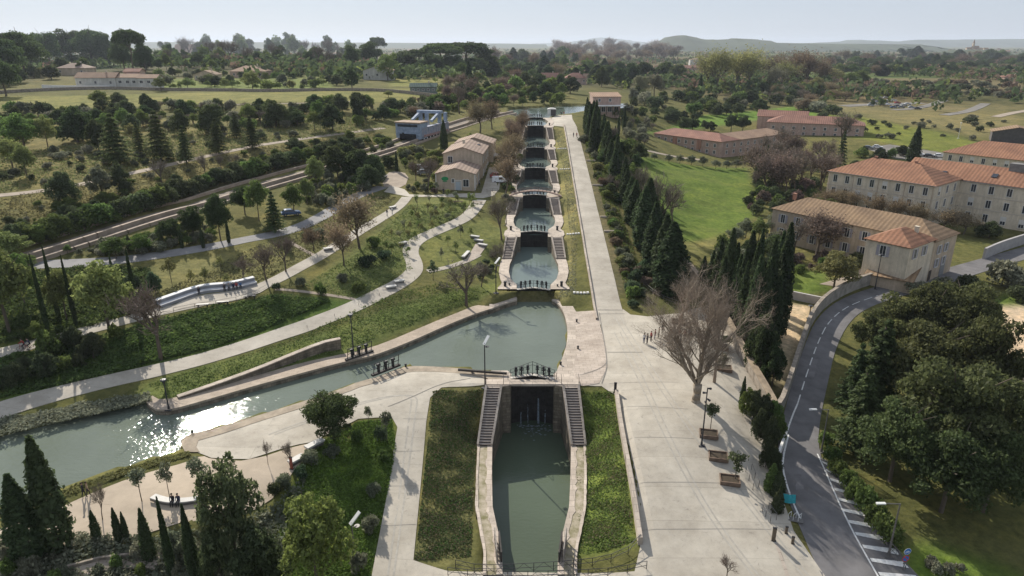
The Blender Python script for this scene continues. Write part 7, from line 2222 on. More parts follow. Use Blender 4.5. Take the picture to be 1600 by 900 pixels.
# ------------------------------------------------------------------ street furniture
M_POLE = mat('dark_lamp_paint', (.05, .05, .055), .5, .2, 3, metal=.3)
M_GALV = mat('grey_lamp_paint', (.16, .15, .14), .5, .15, 3, metal=.3)
M_LAMP = mat('pale_lamp_head', (.62, .62, .6), .4, .05, 3)
def lamp(px, base, top, style, label, turn=0.0, m=None):
    p = G(px, base); H = z_for(p, top) - p.z
    root = empty('street_lamp', tuple(p), turn)
    tag(root, label, 'street lamp')
    m = m or M_POLE
    mb = MB(); mb.tube((0, 0, -.2), (0, 0, .5), .16, .13, n=8); mb.tube((0, 0, .5), (0, 0, H), .10, .065, n=8); mb.build('pole', m, root)
    if style == 'panel':
        h = MB(); h.beam((-.15, 0, H - .2), (.95, 0, H + .75), .42, .1); h.build('lamp_head', M_LAMP, root)
        d = MB(); d.tube((.55, 0, H - .75), (.55, 0, H - .68), .28, n=10); d.tube((0, 0, H - .6), (.55, 0, H - .66), .03, n=5); d.build('lamp_disc', m, root)
    elif style == 'arm':
        a = MB(); a.tube((0, 0, H - .05), (-2.0, 0, H + .05), .06, .05, n=6); a.build('arm', m, root)
        h = MB(); h.box((-1.9, 0, H + .03), (.9, .28, .14)); h.build('lamp_head', M_LAMP, root)
    elif style == 'spots':
        for k, (zz, an) in enumerate(((H - .1, .4), (H - .7, 2.4), (H - 1.4, -.8), (H - 2.0, 1.4))):
            h = MB(); c, s_ = math.cos(an), math.sin(an)
            h.tube((.1 * c, .1 * s_, zz), (.5 * c, .5 * s_, zz - .12), .09, .15, n=8); h.build('spotlight', m, root)
    else:
        h = MB(); h.tube((0, 0, H), (0, 0, H + .12), .42, .32, n=12); h.tube((0, 0, H - .4), (0, 0, H), .14, .18, n=8); h.build('lamp_head', M_LAMP if style == 'cap' else m, root)
    f = MB(); f.box((0, 0, .02), (.8, .8, .1)); f.build('foot_plate', m, root)
lamp(1096, 696, 606, 'spots', 'dark lamp mast with stacked spotlights beside the big plane tree')
lamp(758, 606, 536, 'panel', 'tall dark lamp with slanted pale head by the lowest lock gate', R(55))
lamp(553, 556, 492, 'disc', 'dark lamp with flat disc head on the far pool quay')
lamp(264, 640, 594, 'disc', 'lamp with disc head at the rounded end of the long quay')
lamp(1388, 868, 787, 'arm', 'brown road lamp with straight arm beside the hatched verge', 0, M_GALV)
lamp(1283, 706, 640, 'arm', 'brown road lamp with straight arm under the dark conifer', 0, M_GALV)
lamp(775, 458, 410, 'panel', 'lamp with slanted pale head beside the pool steps', R(40))
lamp(791, 352, 327, 'panel', 'lamp with slanted pale head beside the chamber under the arched footbridge', R(40))
lamp(799, 290, 268, 'panel', 'lamp with slanted pale head by the white van', R(40))
lamp(27, 868, 800, 'disc', 'black lamp beside the shorter broad cypress')
lamp(555, 880, 816, 'panel', 'lamp half sunk in the grass bank beside the pale path', R(40), M_GALV)
lamp(1367, 452, 398, 'pole', 'plain dark utility pole in the garden by the lean-to shed')
lamp(1264, 498, 478, 'pole', 'short lamp standing inside the garden wall')
lamp(1497, 216, 192, 'pole', 'pale utility pole by the field edge above the convent', 0, M_LAMP)
# shed poles etc
def bollard(px, py, h, r, label, group=None, m=None, name='bollard', world=None):
    p = world or G(px, py)
    root = empty(name, tuple(p))
    tag(root, label, 'bollard', group)
    mb = MB(); mb.tube((0, 0, -.1), (0, 0, h * .8), r, r * .9, n=8); mb.build('post', m or M_IRON, root)
    mb = MB(); mb.tube((0, 0, h * .8), (0, 0, h), r * 1.25, r * 1.1, n=8); mb.build('head', m or M_IRON, root)
GN = {2: 'the gate above the wide pool', 3: 'the gate above the pool chamber', 4: 'the gate under the arched footbridge', 5: 'the gate one chamber above the arched footbridge', 6: 'the gate two chambers above the arched footbridge', 7: 'the lower gate of the top basin'}
for i in range(2, 8):
    for s, nm in ((-1, 'house'), (1, 'towpath')):
        x, y = axis_x(GY[i]) + s * 5.3, GY[i] + 1.6
        bollard(0, 0, .95, .26, 'black mooring bollard on the %s side of %s' % (nm, GN[i]), 'mooring bollards beside the gates', world=(x, y, GZ[i]), name='mooring_bollard')
for px, py, lb in ((901, 504, 'small mooring bollard on the curved pool quay, up by the landing'), (903, 546, 'small mooring bollard on the curved pool quay, halfway round'), (876, 571, 'small mooring bollard on the curved pool quay by the lowest gate'), (634, 574, 'small mooring bollard at the plaza quay near the gear frame'), (301, 677, 'small mooring bollard at the corner of the plaza quay'), (796, 447, 'small mooring bollard on the landing by the pool steps'), (871, 449, 'small mooring bollard on the towpath side of the pool gate')):
    bollard(px, py, .6, .15, lb, 'small mooring bollards of the quays', name='mooring_bollard')
M_POST = mat('weathered_post_timber', (.14, .11, .08), .85, .25, 3)
def sign_post(px, py, w, h, label, m, name='info_pillar'):
    p = G(px, py)
    root = empty(name, tuple(p), R(-15))
    tag(root, label, 'pillar')
    mb = MB(); mb.box((0, 0, h / 2), (w, w * .5, h)); mb.build('body', m, root)
    mb = MB(); mb.box((0, 0, h + .04), (w * 1.1, w * .6, .1)); mb.build('cap', M_IRON, root)
    mb = MB(); mb.box((0, 0, .03), (w * 1.5, w, .08)); mb.build('foot_plate', M_IRON, root)
sign_post(961, 614, .35, 1.5, 'black information pillar at the plaza corner of the grass strip', M_IRON)
sign_post(1208, 845, .38, 1.55, 'tall brown post at the road end of the plaza', M_POST)
sign_post(1228, 834, .28, .85, 'low brown post at the plaza road end, behind the other', M_POST)
sign_post(1238, 850, .28, .85, 'low brown post at the plaza road end, before the other', M_POST)
sign_post(456, 733, .3, 1.5, 'reddish post beside the small white bench block', mat('red_post', (.30, .09, .06), .8, .2, 3))
# handrails on the plaza edge
def handrail(px, label):
    P = [G(*q) for q in px]
    o = P[0].copy()
    root = empty('handrail', tuple(o)); tag(root, label, 'handrail')
    for off in (0, .9):
        mb = MB()
        for a, b_ in zip(P, P[1:]):
            a2, b2 = a - o + Vector((off * .9, off * .5, 0)), b_ - o + Vector((off * .9, off * .5, 0))
            mb.tube(a2 + Vector((0, 0, .9)), b2 + Vector((0, 0, .9)), .035, n=5)
            mb.tube(a2 + Vector((0, 0, -.1)), a2 + Vector((0, 0, .9)), .035, n=5); mb.tube(b2 + Vector((0, 0, -.1)), b2 + Vector((0, 0, .9)), .035, n=5)
        mb.build('rail', M_GALV, root)
handrail([(1165, 738), (1170, 752), (1176, 766)], 'pale double handrail on plaza steps by the box trees')
handrail([(1191, 800), (1196, 808), (1203, 818)], 'pale double handrail on plaza steps towards the road')
# planter boxes and wooden benches on the plaza
M_WOOD = mat('brown_box_timber', (.15, .105, .075), .85, .3, 2, detail=6)
def planter(px, py, label, w=2.2, d=1.6):
    p = G(px, py)
    root = empty('planter_box', tuple(p), R(-12)); tag(root, label, 'planter')
    mb = MB()
    for y in (-d / 2, d / 2): mb.box((0, y, .25), (w, .12, .5))
    for x in (-w / 2 + .06, w / 2 - .06): mb.box((x, 0, .25), (.12, d - .12, .5))
    mb.build('box', M_WOOD, root)
    mb = MB(); mb.box((0, 0, .2), (w - .25, d - .25, .3)); mb.build('soil', mat('planter_soil', (.06, .045, .03), 1, .3, 3), root)
for px, py, lb in ((1107, 681, 'brown wooden planter box beside the spotlight mast'), (1122, 716, 'brown wooden planter box in the middle of the box row'), (1140, 753, 'brown wooden planter box by the handrails'), (1131, 578, 'brown wooden planter box by the boundary wall'), (1126, 545, 'brown wooden planter box behind the big plane tree'), (1060, 505, 'brown wooden planter box by the shrub bed')):
    planter(px, py, lb)
# white block benches
def bench(px, py, rz, label, L_=1.9, d=.85, group=None):
    p = G(px, py)
    root = empty('bench', tuple(p), rz); tag(root, label, 'bench', group)
    mb = MB(); mb.box((0, 0, .46), (L_, d, .22)); mb.build('seat', M_WBENCH, root)
    mb = MB(); mb.box((0, 0, .16), (L_ * .86, d * .8, .5)); mb.build('base', M_GALV, root)
for px, py, rz, lb in ((513, 391, .6, 'white block bench beside the upper park path near the budding trees'), (630, 382, .9, 'white block bench where the lower park path narrows'), (624, 442, .5, 'white block bench at the wide fork of the lower park path, upper of two'), (611, 451, .5, 'greyish block bench at the wide fork of the lower park path, lower of two'),
                   (614, 326, .9, 'white block bench beside the walkers on the upper park path'), (492, 698, .9, 'large white block bench under the lone round pine'), (464, 722, .9, 'small white block bench at the edge of the sandy walk')):
    bench(px, py, rz, lb, 2.4 if px in (492,) else 1.9)
bench(728, 400, 1.35, 'long white slab bench at the stone terrace', 4.2, .7)
for px, py, lb in ((742, 372, 'upper white stone step bench by the stone terrace'), (748, 378, 'middle white stone step bench by the stone terrace'), (754, 385, 'lower white stone step bench by the stone terrace')):
    bench(px, py, -.5, lb, 2.2, .7)
for px, py, lb in ((317, 479, 'dark low slab bench on the bleacher terrace, by the canal end'), (349, 475, 'dark low slab bench in the middle of the bleacher terrace'), (391, 466, 'dark low slab bench at the house end of the bleacher terrace')):
    p = G(px, py); root = empty('slab_bench', tuple(p), R(8)); tag(root, lb, 'bench')
    mb = MB(); mb.box((0, 0, .42), (2.0, .5, .1)); mb.build('seat', M_IRON, root)
    for x in (-.7, .7):
        mb = MB(); mb.box((x, 0, .2), (.12, .4, .42)); mb.build('leg', M_IRON, root)
for px, py, lb in ((716, 317, 'brown timber seat at the top edge of the orchard, towards the gable door'), (746, 318, 'brown timber seat at the top edge of the orchard, towards the flight')):
    p = G(px, py); root = empty('timber_seat', tuple(p), R(-5)); tag(root, lb, 'bench')
    mb = MB(); mb.box((0, 0, .42), (2.6, .5, .1)); mb.build('seat', M_WOOD, root)
    for x in (-.9, .9):
        mb = MB(); mb.box((x, 0, .2), (.14, .4, .42)); mb.build('leg', M_WOOD, root)
# curved bleacher and curved bench
def curved_seat(name, px, label, tiers, m, top_m, cat='bench', nm='seat', base=0.0):
    P = resample(smooth_line([G(*q) for q in px], 2), 40)
    o = P[0].copy()
    root = empty(name, tuple(o)); tag(root, label, cat)
    for (off0, off1, z0, z1) in tiers:
        mt, mb = MB(), MB()
        for i in range(len(P) - 1):
            q = []
            for j in (i, i + 1):
                d = P[min(j + 1, 39)] - P[max(j - 1, 0)]; d.z = 0; d.normalize(); nn = Vector((-d.y, d.x, 0))
                z = float(hgt(P[j].x, P[j].y)) - o.z
                q.append(((P[j] - o) + nn * off0, (P[j] - o) + nn * off1, z))
            (a0, a1, za), (b0, b1, zb_) = q
            mt.face([(a0.x, a0.y, za + z1), (b0.x, b0.y, zb_ + z1), (b1.x, b1.y, zb_ + z1), (a1.x, a1.y, za + z1)])
            for u, v in ((a0, b0), (a1, b1)):
                mt.face([(u.x, u.y, za + z1), (v.x, v.y, zb_ + z1), (v.x, v.y, zb_ + z1 - .12), (u.x, u.y, za + z1 - .12)])
                mb.face([(u.x, u.y, za + z1 - .12), (v.x, v.y, zb_ + z1 - .12), (v.x, v.y, zb_ + z0), (u.x, u.y, za + z0)])
        mt.build(nm, top_m, root); mb.build('riser', m, root)
curved_seat('bleacher', [(252, 482), (280, 472), (304, 463), (322, 458), (350, 456), (375, 452), (402, 445)], 'long curved two tier grey bleacher on the terrace of the upper park path', [(0, 1.0, -.3, .55), (1.0, 2.0, -.3, 1.15)], mat('bleacher_riser_stone', (.25, .25, .26), .8, .15, 1), mat('bleacher_top_stone', (.52, .52, .53), .7, .1, 1))
curved_seat('curved_bench', [(235, 784), (250, 789), (268, 792), (290, 791), (322, 786)], 'long curved white bench on the sandy canal walk', [(0, .75, .12, .5)], M_GALV, M_WBENCH)
# railings
def railing(px, h, label, m=M_IRON, cross=True, step=1.7, name='railing', rails=(1.0, .5)):
    P = smooth_line([G(*q) for q in px], 2)
    n_ = max(3, int(sum((b_ - a).length for a, b_ in zip(P, P[1:])) / step))
    P = resample(P, n_); o = P[0].copy()
    mp, mr = MB(), MB()
    for i, q in enumerate(P):
        q = Vector((q.x, q.y, float(hgt(q.x, q.y)))) - o; P[i] = q
        mp.tube(q + Vector((0, 0, -.1)), q + Vector((0, 0, h)), .035, n=5)
    for a, b_ in zip(P, P[1:]):
        for f in rails: mr.tube(a + Vector((0, 0, h * f)), b_ + Vector((0, 0, h * f)), .03, n=5)
        if cross:
            mr.tube(a + Vector((0, 0, .1)), (a + b_) / 2 + Vector((0, 0, h)), .018, n=4); mr.tube(b_ + Vector((0, 0, .1)), (a + b_) / 2 + Vector((0, 0, h)), .018, n=4)
    root = empty(name, tuple(o)); tag(root, label, 'railing')
    if rails:
        mr.v, off = mr.v + mp.v, len(mr.v)
        mr.f += [tuple(i + off for i in f) for f in mp.f]; mr.m += mp.m
        mr.build('bars', m, root)
    else:
        for k in range(0, len(mp.v), 10):
            q = MB(); q.v = mp.v[k:k + 10]; q.f = [tuple(i - k for i in f) for f in mp.f if k <= f[0] < k + 10]; q.m = [0] * len(q.f); q.build('post', m, root)
railing([(712, 888), (735, 895), (780, 896), (830, 893), (880, 890), (930, 885), (970, 874), (992, 860), (1000, 848)], 1.05, 'curved black railing with crossed bars at the bottom end of the lowest chamber')
railing([(700, 900), (760, 906), (830, 906), (900, 904), (960, 900), (1010, 890)], 1.05, 'second black railing just behind the curved one at the picture bottom')
railing([(272, 490), (310, 482), (350, 477), (390, 468), (420, 452)], 1.0, 'thin light railing along the outer edge of the bleacher terrace', M_GALV, False, 2.4)
railing([(742, 300), (760, 302), (778, 300)], 1.0, 'thin railing round the white van bay beside the long house', M_GALV, False, 1.2)
railing([(648, 436), (560, 480), (480, 512)], .5, 'thin low post rail along the lower park path', M_GALV, False, 4.0, rails=())
railing([(1390, 866), (1402, 878), (1414, 890)], 1.3, 'mesh fence panel behind the road lamp and round sign', M_GALV, True, .8)
railing([(1005, 447), (1035, 470), (1060, 478)], .9, 'thin rail by the shrub bed at the plaza edge', M_GALV, False, 2)
# gear frames at the canal mouth
def gear_frame(p0, p1, label):
    a, b_ = G(*p0), G(*p1)
    a.z = b_.z = .18
    d = b_ - a; L_ = d.length
    root = empty('sluice_gear', tuple(a), math.atan2(d.y, d.x)); tag(root, label, 'sluice gear', 'sluice gear frames at the canal mouth')
    mb = MB(); mb.box((L_ / 2, 0, .12), (L_ + .6, .5, .3)); mb.build('base_beam', M_WOODD, root)
    mb = MB()
    n_ = 6
    for k in range(n_):
        x = L_ * k / (n_ - 1); mb.tube((x, 0, .2), (x + .25, 0, 1.7), .06, n=6)
    for z in (.9, 1.7): mb.tube((0 + .1, 0, z), (L_ + .25, 0, z), .05, n=6)
    mb.build('rail_frame', M_IRON, root)
    for k in range(3):
        mb = MB(); x = L_ * (k + .7) / 3.4
        mb.box((x, 0, .75), (.3, .3, 1.2)); mb.box((x, -.05, 1.4), (.55, .35, .3)); mb.build('rack_gear', M_IRON, root)
gear_frame((584, 588), (622, 573), 'black sluice gear frame on the plaza side of the canal mouth')
gear_frame((543, 564), (580, 551), 'black sluice gear frame on the far quay of the canal mouth')
mb = MB()
P0, P1 = G(716, 583), G(792, 589)
root = empty('balance_beam', tuple(P0)); tag(root, 'long horizontal dark beam reaching from the plaza to the lowest gate', 'beam')
mb.beam((0, 0, .55), tuple(P1 - P0 + Vector((0, 0, .55))), .3, .3); mb.build('beam', M_WOODD, root)
mb = MB(); mb.box((2.0, 0, .2), (.3, .3, .5)); mb.build('trestle', M_COPE, root)
# stored lattice gates at the bottom
def lattice(s, label):
    y0, y1 = 55.2, 58.4
    x0, x1 = axis_x(y0) + s * (float(hw_front(y0)) + .55), axis_x(y1) + s * (float(hw_front(y1)) + .55)
    root = empty('gate_lattice', (x0, y0, -4.5)); tag(root, label, 'gate frame')
    dx, dy = x1 - x0, y1 - y0
    mb = MB()
    for f in np.linspace(0, 1, 6): mb.beam((dx * f, dy * f, 0), (dx * f + .01, dy * f, 1.6), .12, .12)
    for z in (.1, .6, 1.1, 1.6): mb.beam((0, 0, z), (dx, dy, z), .1, .12)
    for k in range(5): mb.beam((dx * k / 5, dy * k / 5, .1), (dx * (k + 1) / 5, dy * (k + 1) / 5, 1.1), .07, .07)
    mb.build('lattice', mat('grey_lattice_timber', (.27, .24, .21), .85, .2, 2), root)
    mb = MB(); mb.beam((-s * .45, 0, .6), (dx - s * .45, dy, .6), .16, 1.3); mb.build('gate_leaf', M_WOODD, root)
lattice(-1, 'grey lattice gate frame at the bottom of the lowest chamber, canal plaza side')
lattice(1, 'grey lattice gate frame at the bottom of the lowest chamber, parapet side')
# stepping slabs in the grass
for i in (2, 3, 5, 6):
    for k in range(5):
        y = GY[i] - 1.5; x = axis_x(y) + 7.5 + .62 * k
        mb = MB(); mb.box((0, 0, 0), (.42, .5, .3))
        o = mb.build('stepping_slab', M_WHITE, None, (x, y, float(hgt(x, y)) + .1))
        tag(o, 'white square slab in the stepping row beside %s' % GN[i], 'stepping slab', 'stepping slabs beside ' + GN[i])
for y, lb in ((150, 'pale concrete beam beside the towpath, first up from the plaza'), (160, 'pale concrete beam beside the towpath, second up from the plaza'), (186, 'pale concrete beam beside the towpath, third up from the plaza'), (212, 'pale concrete beam beside the towpath, fourth up from the plaza')):
    x = axis_x(y) + 17.2; mb = MB(); mb.box((0, 0, 0), (2.8, .4, .5)); mb.box((.2, 1.0, -.2), (2.2, .4, .4))
    o = mb.build('concrete_beam', M_COPE, None, (x, y, float(hgt(x, y)) + .2)); tag(o, lb, 'beam')
# road sign with bicycle and no parking discs
p = G(1411, 892)
root = empty('road_sign', tuple(p), R(8)); tag(root, 'road sign post with blue bicycle disc over a red rimmed no parking disc', 'sign')
mb = MB(); mb.tube((0, .05, -.2), (0, .05, 2.6), .04, n=6); mb.build('pole', M_GALV, root)
def disc(mb, r, y, m, z, t=.012):
    N_ = 24
    f = [(r * math.cos(2 * math.pi * k / N_), y, z + r * math.sin(2 * math.pi * k / N_)) for k in range(N_)]
    mb.face(f, m)
    for k in range(N_):
        a, b_ = f[k], f[(k + 1) % N_]; mb.face([a, b_, (b_[0], y + t, b_[2]), (a[0], y + t, a[2])], m)
BLU, WHT, RED = mat('sign_blue', (.03, .16, .45), .4, .04, 2), mat('sign_white', (.8, .8, .8), .4, .02, 2), mat('sign_red', (.5, .03, .04), .4, .04, 2)
mb = MB(); disc(mb, .38, 0, WHT, 2.35); disc(mb, .35, -.006, BLU, 2.35)
def ring(mb, cx, cz, r, w, y, m):
    for k in range(16):
        a0, a1 = 2 * math.pi * k / 16, 2 * math.pi * (k + 1) / 16
        mb.face([(cx + (r - w) * math.cos(a0), y, cz + (r - w) * math.sin(a0)), (cx + r * math.cos(a0), y, cz + r * math.sin(a0)), (cx + r * math.cos(a1), y, cz + r * math.sin(a1)), (cx + (r - w) * math.cos(a1), y, cz + (r - w) * math.sin(a1))], m)
ring(mb, -.15, 2.27, .115, .03, -.014, WHT); ring(mb, .15, 2.27, .115, .03, -.014, WHT)
def bar(mb, x0, z0, x1, z1, w, y, m):
    d = Vector((x1 - x0, 0, z1 - z0)).normalized(); n_ = Vector((-d.z, 0, d.x)) * w / 2
    mb.face([(x0 + n_.x, y, z0 + n_.z), (x1 + n_.x, y, z1 + n_.z), (x1 - n_.x, y, z1 - n_.z), (x0 - n_.x, y, z0 - n_.z)], m)
for q in ((-.15, 2.27, -.06, 2.42), (-.06, 2.42, .1, 2.42), (.1, 2.42, .15, 2.27), (-.06, 2.42, 0, 2.27), (0, 2.27, .1, 2.42), (-.15, 2.27, 0, 2.27), (.1, 2.42, .08, 2.5), (-.06, 2.42, -.08, 2.47)): bar(mb, *q, .028, -.016, WHT)
mb.build('bicycle_disc', None, root)
mb = MB(); disc(mb, .38, 0, RED, 1.5); disc(mb, .30, -.006, BLU, 1.5)
bar(mb, -.22, 1.72, .22, 1.28, .08, -.014, RED); mb.build('no_parking_disc', None, root)
mb = MB(); mb.box((0, -.02, .98), (.42, .02, .22)); mb.build('small_plate', M_GALV, root)
p = G(1229, 790)
root = empty('banner', tuple(p), R(-10)); tag(root, 'turquoise banner on a low frame between the hedge end and the road', 'banner')
mb = MB()
for k in range(8):
    x0, x1 = -.9 + 1.8 * k / 8, -.9 + 1.8 * (k + 1) / 8
    mb.face([(x0, .05 * math.sin(k), .35), (x1, .05 * math.sin(k + 1), .35), (x1, .05 * math.sin(k + 1) + .35, 1.25), (x0, .05 * math.sin(k) + .35, 1.25)])
mb.build('cloth', mat('turquoise_cloth', (.03, .30, .34), .7, .2, 3), root)
mb = MB()
for x in (-.95, .95): mb.tube((x, .2, -.1), (x, .35, 1.3), .035, n=5)
mb.tube((-.95, .37, 1.3), (.95, .37, 1.3), .03, n=5); mb.build('frame', M_GALV, root)
p = G(1231, 812)
root = empty('bicycle_stand', tuple(p), R(-20)); tag(root, 'small pale metal rack on the shaded strip beside the road line', 'rack')
mb = MB()
for k in range(3):
    mb.tube((k * .5, 0, 0), (k * .5, 0, .8), .03, n=5); mb.tube((k * .5, 0, .8), (k * .5 + .3, .5, .8), .03, n=5); mb.tube((k * .5 + .3, .5, .8), (k * .5 + .3, .5, 0), .03, n=5)
mb.build('hoops', M_LAMP, root)
mb = MB(); mb.box((.65, .25, .03), (1.8, .8, .06)); mb.build('foot_plate', M_GALV, root)

# ------------------------------------------------------------------ cars
M_TYRE = mat('tyre_rubber', (.02, .02, .02), .8, .1, 4)
M_RIM = mat('wheel_rim', (.4, .4, .42), .35, .05, 4, metal=.7)
M_CGLASS = mat('car_glass', (.02, .025, .03), .08, .1, 2, spec=.7)
M_LIGHT = mat('headlight_glass', (.6, .6, .58), .2, .05, 2)
CAR = {}
def car_mesh(van):
    if van in CAR: return CAR[van]
    L_, W_ = (4.6, 1.85) if van else (4.3, 1.76)
    if van: prof = [(0, .35), (0, .95), (.12, 1.75), (.4, 1.85), (2.9, 1.85), (3.55, 1.15), (4.45, .95), (4.6, .6), (4.6, .3)]
    else: prof = [(0, .35), (.02, .85), (.25, .95), (.75, 1.42), (1.2, 1.48), (2.3, 1.45), (3.05, .98), (4.05, .84), (4.28, .6), (4.3, .3)]
    bm = bmesh.new()
    def tuck(z): return W_ / 2 * (1 - .22 * max(0, (z - .9) / .9) - .04 * (z < .4))
    l = [bm.verts.new((x - L_ / 2, -tuck(z), z)) for x, z in prof]; r = [bm.verts.new((x - L_ / 2, tuck(z), z)) for x, z in prof]
    n_ = len(prof)
    bm.faces.new(l); bm.faces.new(list(reversed(r)))
    for i in range(n_): bm.faces.new((l[i], r[i], r[(i + 1) % n_], l[(i + 1) % n_]))
    bmesh.ops.recalc_face_normals(bm, faces=bm.faces[:])
    bmesh.ops.bevel(bm, geom=bm.edges[:], offset=.05, segments=2, affect='EDGES')
    me = bpy.data.meshes.new('body'); bm.to_mesh(me); bm.free(); me.materials.append(M_WHITE)
    g = MB()
    e = .012
    def side(ps):
        for s in (-1, 1): g.face([(x - L_ / 2, s * (tuck(z) + e), z) for x, z in ps])
    if van:
        side([(1.9, 1.05), (1.9, 1.62), (2.8, 1.62), (3.3, 1.05)])
        a = [(2.98, 1.79), (3.5, 1.22)]
    else:
        side([(.55, .98), (.95, 1.36), (1.55, 1.4), (1.55, .98)]); side([(1.63, .98), (1.63, 1.4), (2.2, 1.38), (2.85, .98)])
        a = [(2.37, 1.42), (2.98, 1.04)]
        b_ = [(.28, 1.0), (.7, 1.39)]
        g.face([(b_[0][0] - L_ / 2 - .02, -.62, b_[0][1] + .01), (b_[1][0] - L_ / 2 - .02, -.58, b_[1][1] + .01), (b_[1][0] - L_ / 2 - .02, .58, b_[1][1] + .01), (b_[0][0] - L_ / 2 - .02, .62, b_[0][1] + .01)])
    g.face([(a[0][0] - L_ / 2 + .02, -.62, a[0][1] + .02), (a[1][0] - L_ / 2 + .02, -.7, a[1][1] + .02), (a[1][0] - L_ / 2 + .02, .7, a[1][1] + .02), (a[0][0] - L_ / 2 + .02, .62, a[0][1] + .02)])
    gl = g.mesh('window_glass', M_CGLASS)
    w = MB(); w.tube((0, -.11, 0), (0, .11, 0), .32, n=14); wt = w.mesh('wheel', M_TYRE)
    w = MB(); w.tube((0, -.115, 0), (0, .115, 0), .19, n=10); wr = w.mesh('rim', M_RIM)
    w = MB(); w.box((0, 0, 0), (.06, .34, .14)); hl = w.mesh('headlight', M_LIGHT)
    CAR[van] = (me, gl, wt, wr, hl, L_, W_)
    return CAR[van]
def car(px, py, rz, paint, label, group=None, van=False):
    me, gl, wt, wr, hl, L_, W_ = car_mesh(van)
    p = G(px, py)
    root = empty('parked_car' if not van else 'parked_van', (p.x, p.y, p.z + .1), rz); tag(root, label, 'van' if van else 'car', group)
    o = link('body', me, root); o.material_slots[0].link = 'OBJECT'; o.material_slots[0].material = paint
    link('window_glass', gl, root)
    for x in (-L_ * .31, L_ * .31):
        for s in (-1, 1):
            w = link('wheel', wt, root, (x, s * (W_ / 2 - .08), .32)); link('rim', wr, w)
    for s in (-1, 1): link('headlight', hl, root, (L_ / 2 - .01, s * W_ * .33, .62))
def paint(n_, c): return mat('car_paint_' + n_, c, .25, .03, 1, spec=.5)
PW, PB, PS, PR, PK, PG = paint('white', (.75, .75, .75)), paint('blue', (.05, .09, .18)), paint('silver', (.4, .41, .42)), paint('red', (.32, .05, .04)), paint('black', (.03, .03, .035)), paint('grey', (.16, .17, .18))
car(781, 286, R(8), PW, 'white van parked in the bay beside the long house', van=True)
car(777, 278, R(8), PR, 'dark red car parked right behind the white van')
car(455, 337, R(25), PB, 'dark blue car parked under trees beside the grey track')
car(664, 273, R(10), PG, 'grey car in the yard beside the long house, before the other')
car(657, 265, R(10), PS, 'silver car in the yard beside the long house, behind the other')
car(596, 280, R(70), PW, 'white car nosing out of the gravel yard')
for k, (px, py, c, nm) in enumerate(((1363, 163, PG, 'grey'), (1371, 161, PS, 'silver'), (1378, 157, PW, 'white'), (1372, 153, PW, 'white'), (1382, 162, PB, 'dark blue'), (1388, 159, PS, 'silver'), (1396, 158, PW, 'white'), (1402, 167, PK, 'black'), (1396, 169, PB, 'dark blue'), (1412, 166, PS, 'silver'), (1408, 169, PG, 'grey'), (1434, 171, PK, 'black'), (1360, 166, PS, 'silver'), (1384, 154, PS, 'silver'), (1366, 158, PK, 'black'), (1388, 165, PW, 'white'), (1402, 162, PR, 'red'), (1418, 164, PW, 'white'), (1378, 165, PG, 'grey'), (1424, 169, PS, 'silver'))):
    car(px, py, R(U(-10, 10)), c, '%s car parked in the far field car park, %s from the copse' % (nm, ORD[k]), 'cars in the field car park')
for k, (px, py, c, lb) in enumerate(((1371, 232, PW, 'white car parked behind the bare copse trees'), (1357, 233, PG, 'grey car parked behind the bare copse trees'), (1415, 242, PS, 'silver car parked just past the large convent cypress'), (1437, 244, PW, 'white car parked just past the large convent cypress'), (1452, 246, PK, 'black car in the court car park behind the convent roof'), (1468, 246, PW, 'white car in the court car park by the convent annex'))):
    car(px, py, R(-30), c, lb)
car(1148, 150, R(5), PW, 'white car on the lane above the dark hedgerow')

